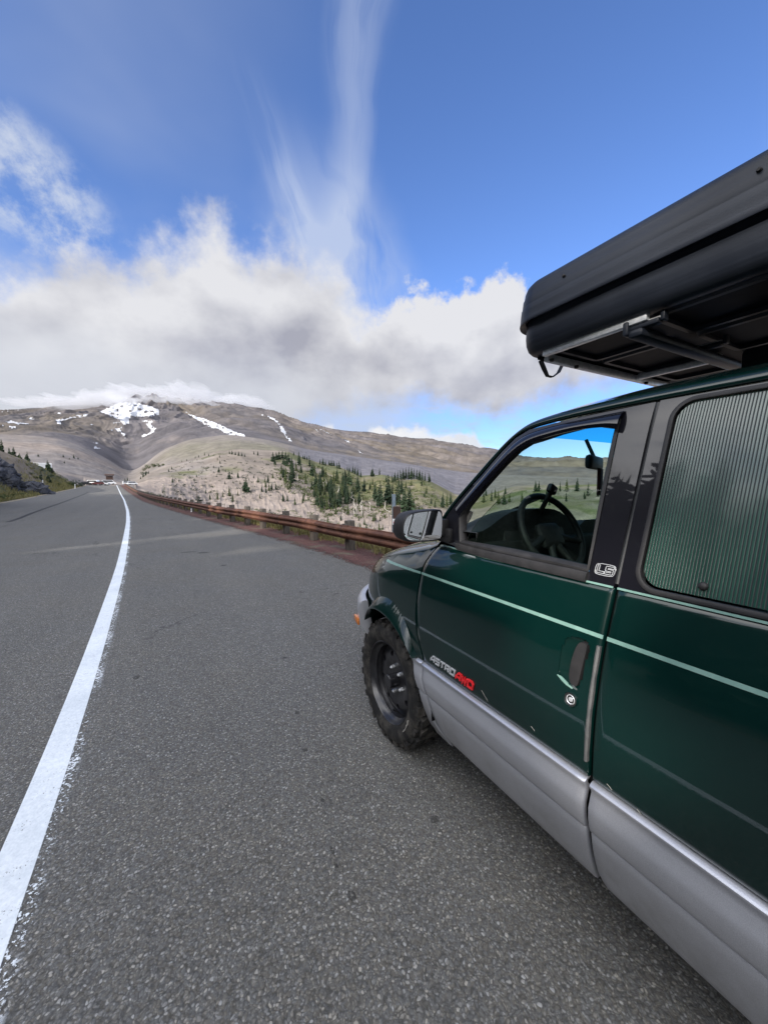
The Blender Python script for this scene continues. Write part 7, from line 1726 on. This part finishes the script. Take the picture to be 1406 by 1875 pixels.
for (x0, x1) in ((1.50, 1.80), (1.83, 2.21), (2.24, 2.52)):
    for (y0, y1) in ((.87, 1.185), (.18, .80), (-.38, .12), (-.92, -.44)):
        TV(frame(x0, x1, y0, y1), 'tray_rib', M['tent'])
mb = MB(); mb.box((1.462, .99, 2.090), (.026, .43, .030), None, .003); TV(mb, 'rail', M['alu'])
mb = MB(); mb.box((2.215, 1.03, 2.088), (.026, .36, .030), None, .003); TV(mb, 'rail', M['alu'])
mb = MB(); mb.box((2.06, 1.232, 2.086), (1.10, .024, .034), None, .003); rl = TV(mb, 'rail', M['alu'])
for x_ in (1.513, 1.70, 2.30):
    mb = MB(); mb.lathe([(0, -.012), (.008, -.012), (.010, -.008), (.010, 0)], Matrix.Translation((x_, 1.215 if x_ > 1.6 else 1.205, 2.074)), 12); TV(mb, 'bolt', M['rubber'], rl)
mb = MB(); mb.box((1.60, 1.265, 2.094), (.20, .03, .016), Matrix.Rotation(.04, 3, 'Z'), .006); TV(mb, 'latch_slot', M['dark'])
# strap hanging from the front corner
mb = MB(); P0 = [Vector((1.555, 1.302, 2.098)), Vector((1.585, 1.306, 2.065)), Vector((1.615, 1.310, 2.036)), Vector((1.648, 1.307, 2.034)), Vector((1.685, 1.302, 2.060)), Vector((1.705, 1.298, 2.098))]
vv = []
for k, p in enumerate(P0): w_ = .012 if k in (0, 1, 4, 5) else .009; vv += [p + Vector((0, -w_, 0)), p + Vector((0, w_, 0)), p + Vector((.003, w_, .004)), p + Vector((.003, -w_, .004))]
mb.add(vv, [(4 * i + a, 4 * i + (a + 1) % 4, 4 * (i + 1) + (a + 1) % 4, 4 * (i + 1) + a) for i in range(5) for a in range(4)]); TV(mb, 'pull_strap', M['rubber'], None, 30)
# cross bars of the rack that carries the tent
for Yb in (.815, -.55):
    rk = empty('roof_rack_bar', (XC, Yb, 2.03)) 
    tag(rk, 'black roof rack crossbar under the front of the roof tent' if Yb > 0 else 'black roof rack crossbar under the rear of the roof tent', 'roof rack bar', 'roof rack crossbars')
    def RV(mb, nm, m, par=None):
        o = mb.build(nm, m); smooth_angle(o, 40); o.parent = par or rk
        if o.parent is rk: o.matrix_parent_inverse = Matrix.Translation(-Vector((XC, Yb, 2.03)))
        return o
    mb = MB(); mb.box((XC, Yb, 2.045), (1.12, .055, .030), None, .012); RV(mb, 'bar', M['tent'])
    for x_ in (1.475, 1.93, 2.52):
        mb = MB(); mb.box((x_, Yb - .02, 2.066), (.035, .11, .018), None, .006); mb.box((x_ - .01, Yb + .028, 2.066), (.045, .022, .05), None, .008); cl = RV(mb, 'clamp', M['tent'])
        mb = MB(); mb.tube([(x_, Yb + .02, 2.079), (x_, Yb - .085, 2.079)], .0045, 8); RV(mb, 'bolt', M['bright'], cl)
        mb = MB(); mb.box((x_, Yb - .085, 2.079), (.03, .014, .034), None, .004); RV(mb, 'end_plate', M['tent'], cl)
    for x_ in (2.02, 2.50):
        mb = MB(); mb.box((x_, Yb - .16, 1.955), (.07, .10, .17), None, .02); RV(mb, 'foot', M['tent'])
for (y_, x_) in ((1.06, 0), (.475, 0), (-.1, 0), (-.7, 0)):
    mb = MB(); mb.lathe([(0, .007), (.004, .007), (.0065, .003), (.0065, -.003)], Matrix.Translation((TX0 - .0125, y_, 2.337)) @ Matrix.Rotation(R(-90), 4, 'Y'), 12); TV(mb, 'rivet', M['rubber'])

# ================================================================== cloud caught on the summit
cm = bpy.data.materials.new('cloud_vapour'); cm.use_nodes = True; ct = cm.node_tree; ct.nodes.remove(ct.nodes['Principled BSDF'])
pv = ct.nodes.new('ShaderNodeVolumePrincipled'); pv.inputs['Color'].default_value = (.80, .81, .84, 1); pv.inputs['Density'].default_value = .0036; pv.inputs['Anisotropy'].default_value = 0.0
ct.links.new(pv.outputs[0], ct.nodes['Material Output'].inputs['Volume'])
rp = random.Random(4)
PUFFS = [(-13.5, 9.1, 3520, 170, 34), (-11.2, 9.7, 3500, 170, 42)]
for k in range(15):
    a_ = -9.8 + k * 1.35; PUFFS.append((a_, float(ev(TOP, a_)) + rp.uniform(-.45, .7) - .25 * math.exp(-((a_ + .5) / 4) ** 2), 3440 + rp.uniform(-40, 60), rp.uniform(110, 210), rp.uniform(45, 115)))
for k in range(8):
    a_ = -5.6 + k * 1.3; PUFFS.append((a_, float(ev(TOP, a_)) - rp.uniform(.05, .5), 3060 + rp.uniform(-40, 40), rp.uniform(100, 150), rp.uniform(30, 52)))
PUFFS += [(-3.0, 10.9, 3330, 110, 38), (-.8, 11.0, 3340, 130, 42), (3.2, 10.9, 3350, 120, 30)]
for i, (a, e, r, w, h) in enumerate(PUFFS):
    bm = bmesh.new(); bmesh.ops.create_icosphere(bm, subdivisions=5, radius=1); P = np.array([v.co[:] for v in bm.verts])
    k = fbm(P[:, 0] * 1.6 + P[:, 2] + i * 3, P[:, 1] * 1.6 - P[:, 2] + i, 4, 100 + i) * .55 + 1
    for v, q in zip(bm.verts, k): v.co = Vector((v.co.x * w * q, v.co.y * w * .8 * q, v.co.z * h * q))
    me = bpy.data.meshes.new('cloud'); bm.to_mesh(me); bm.free(); o = link('cloud', me, cm)
    o.location = (r * math.sin(R(a)), r * math.cos(R(a)), CAM_H + r * tan(e - .15)); tag(o, 'soft pale cloud caught on the summit of the mountain', 'cloud', 'clouds on the summit', 'stuff')
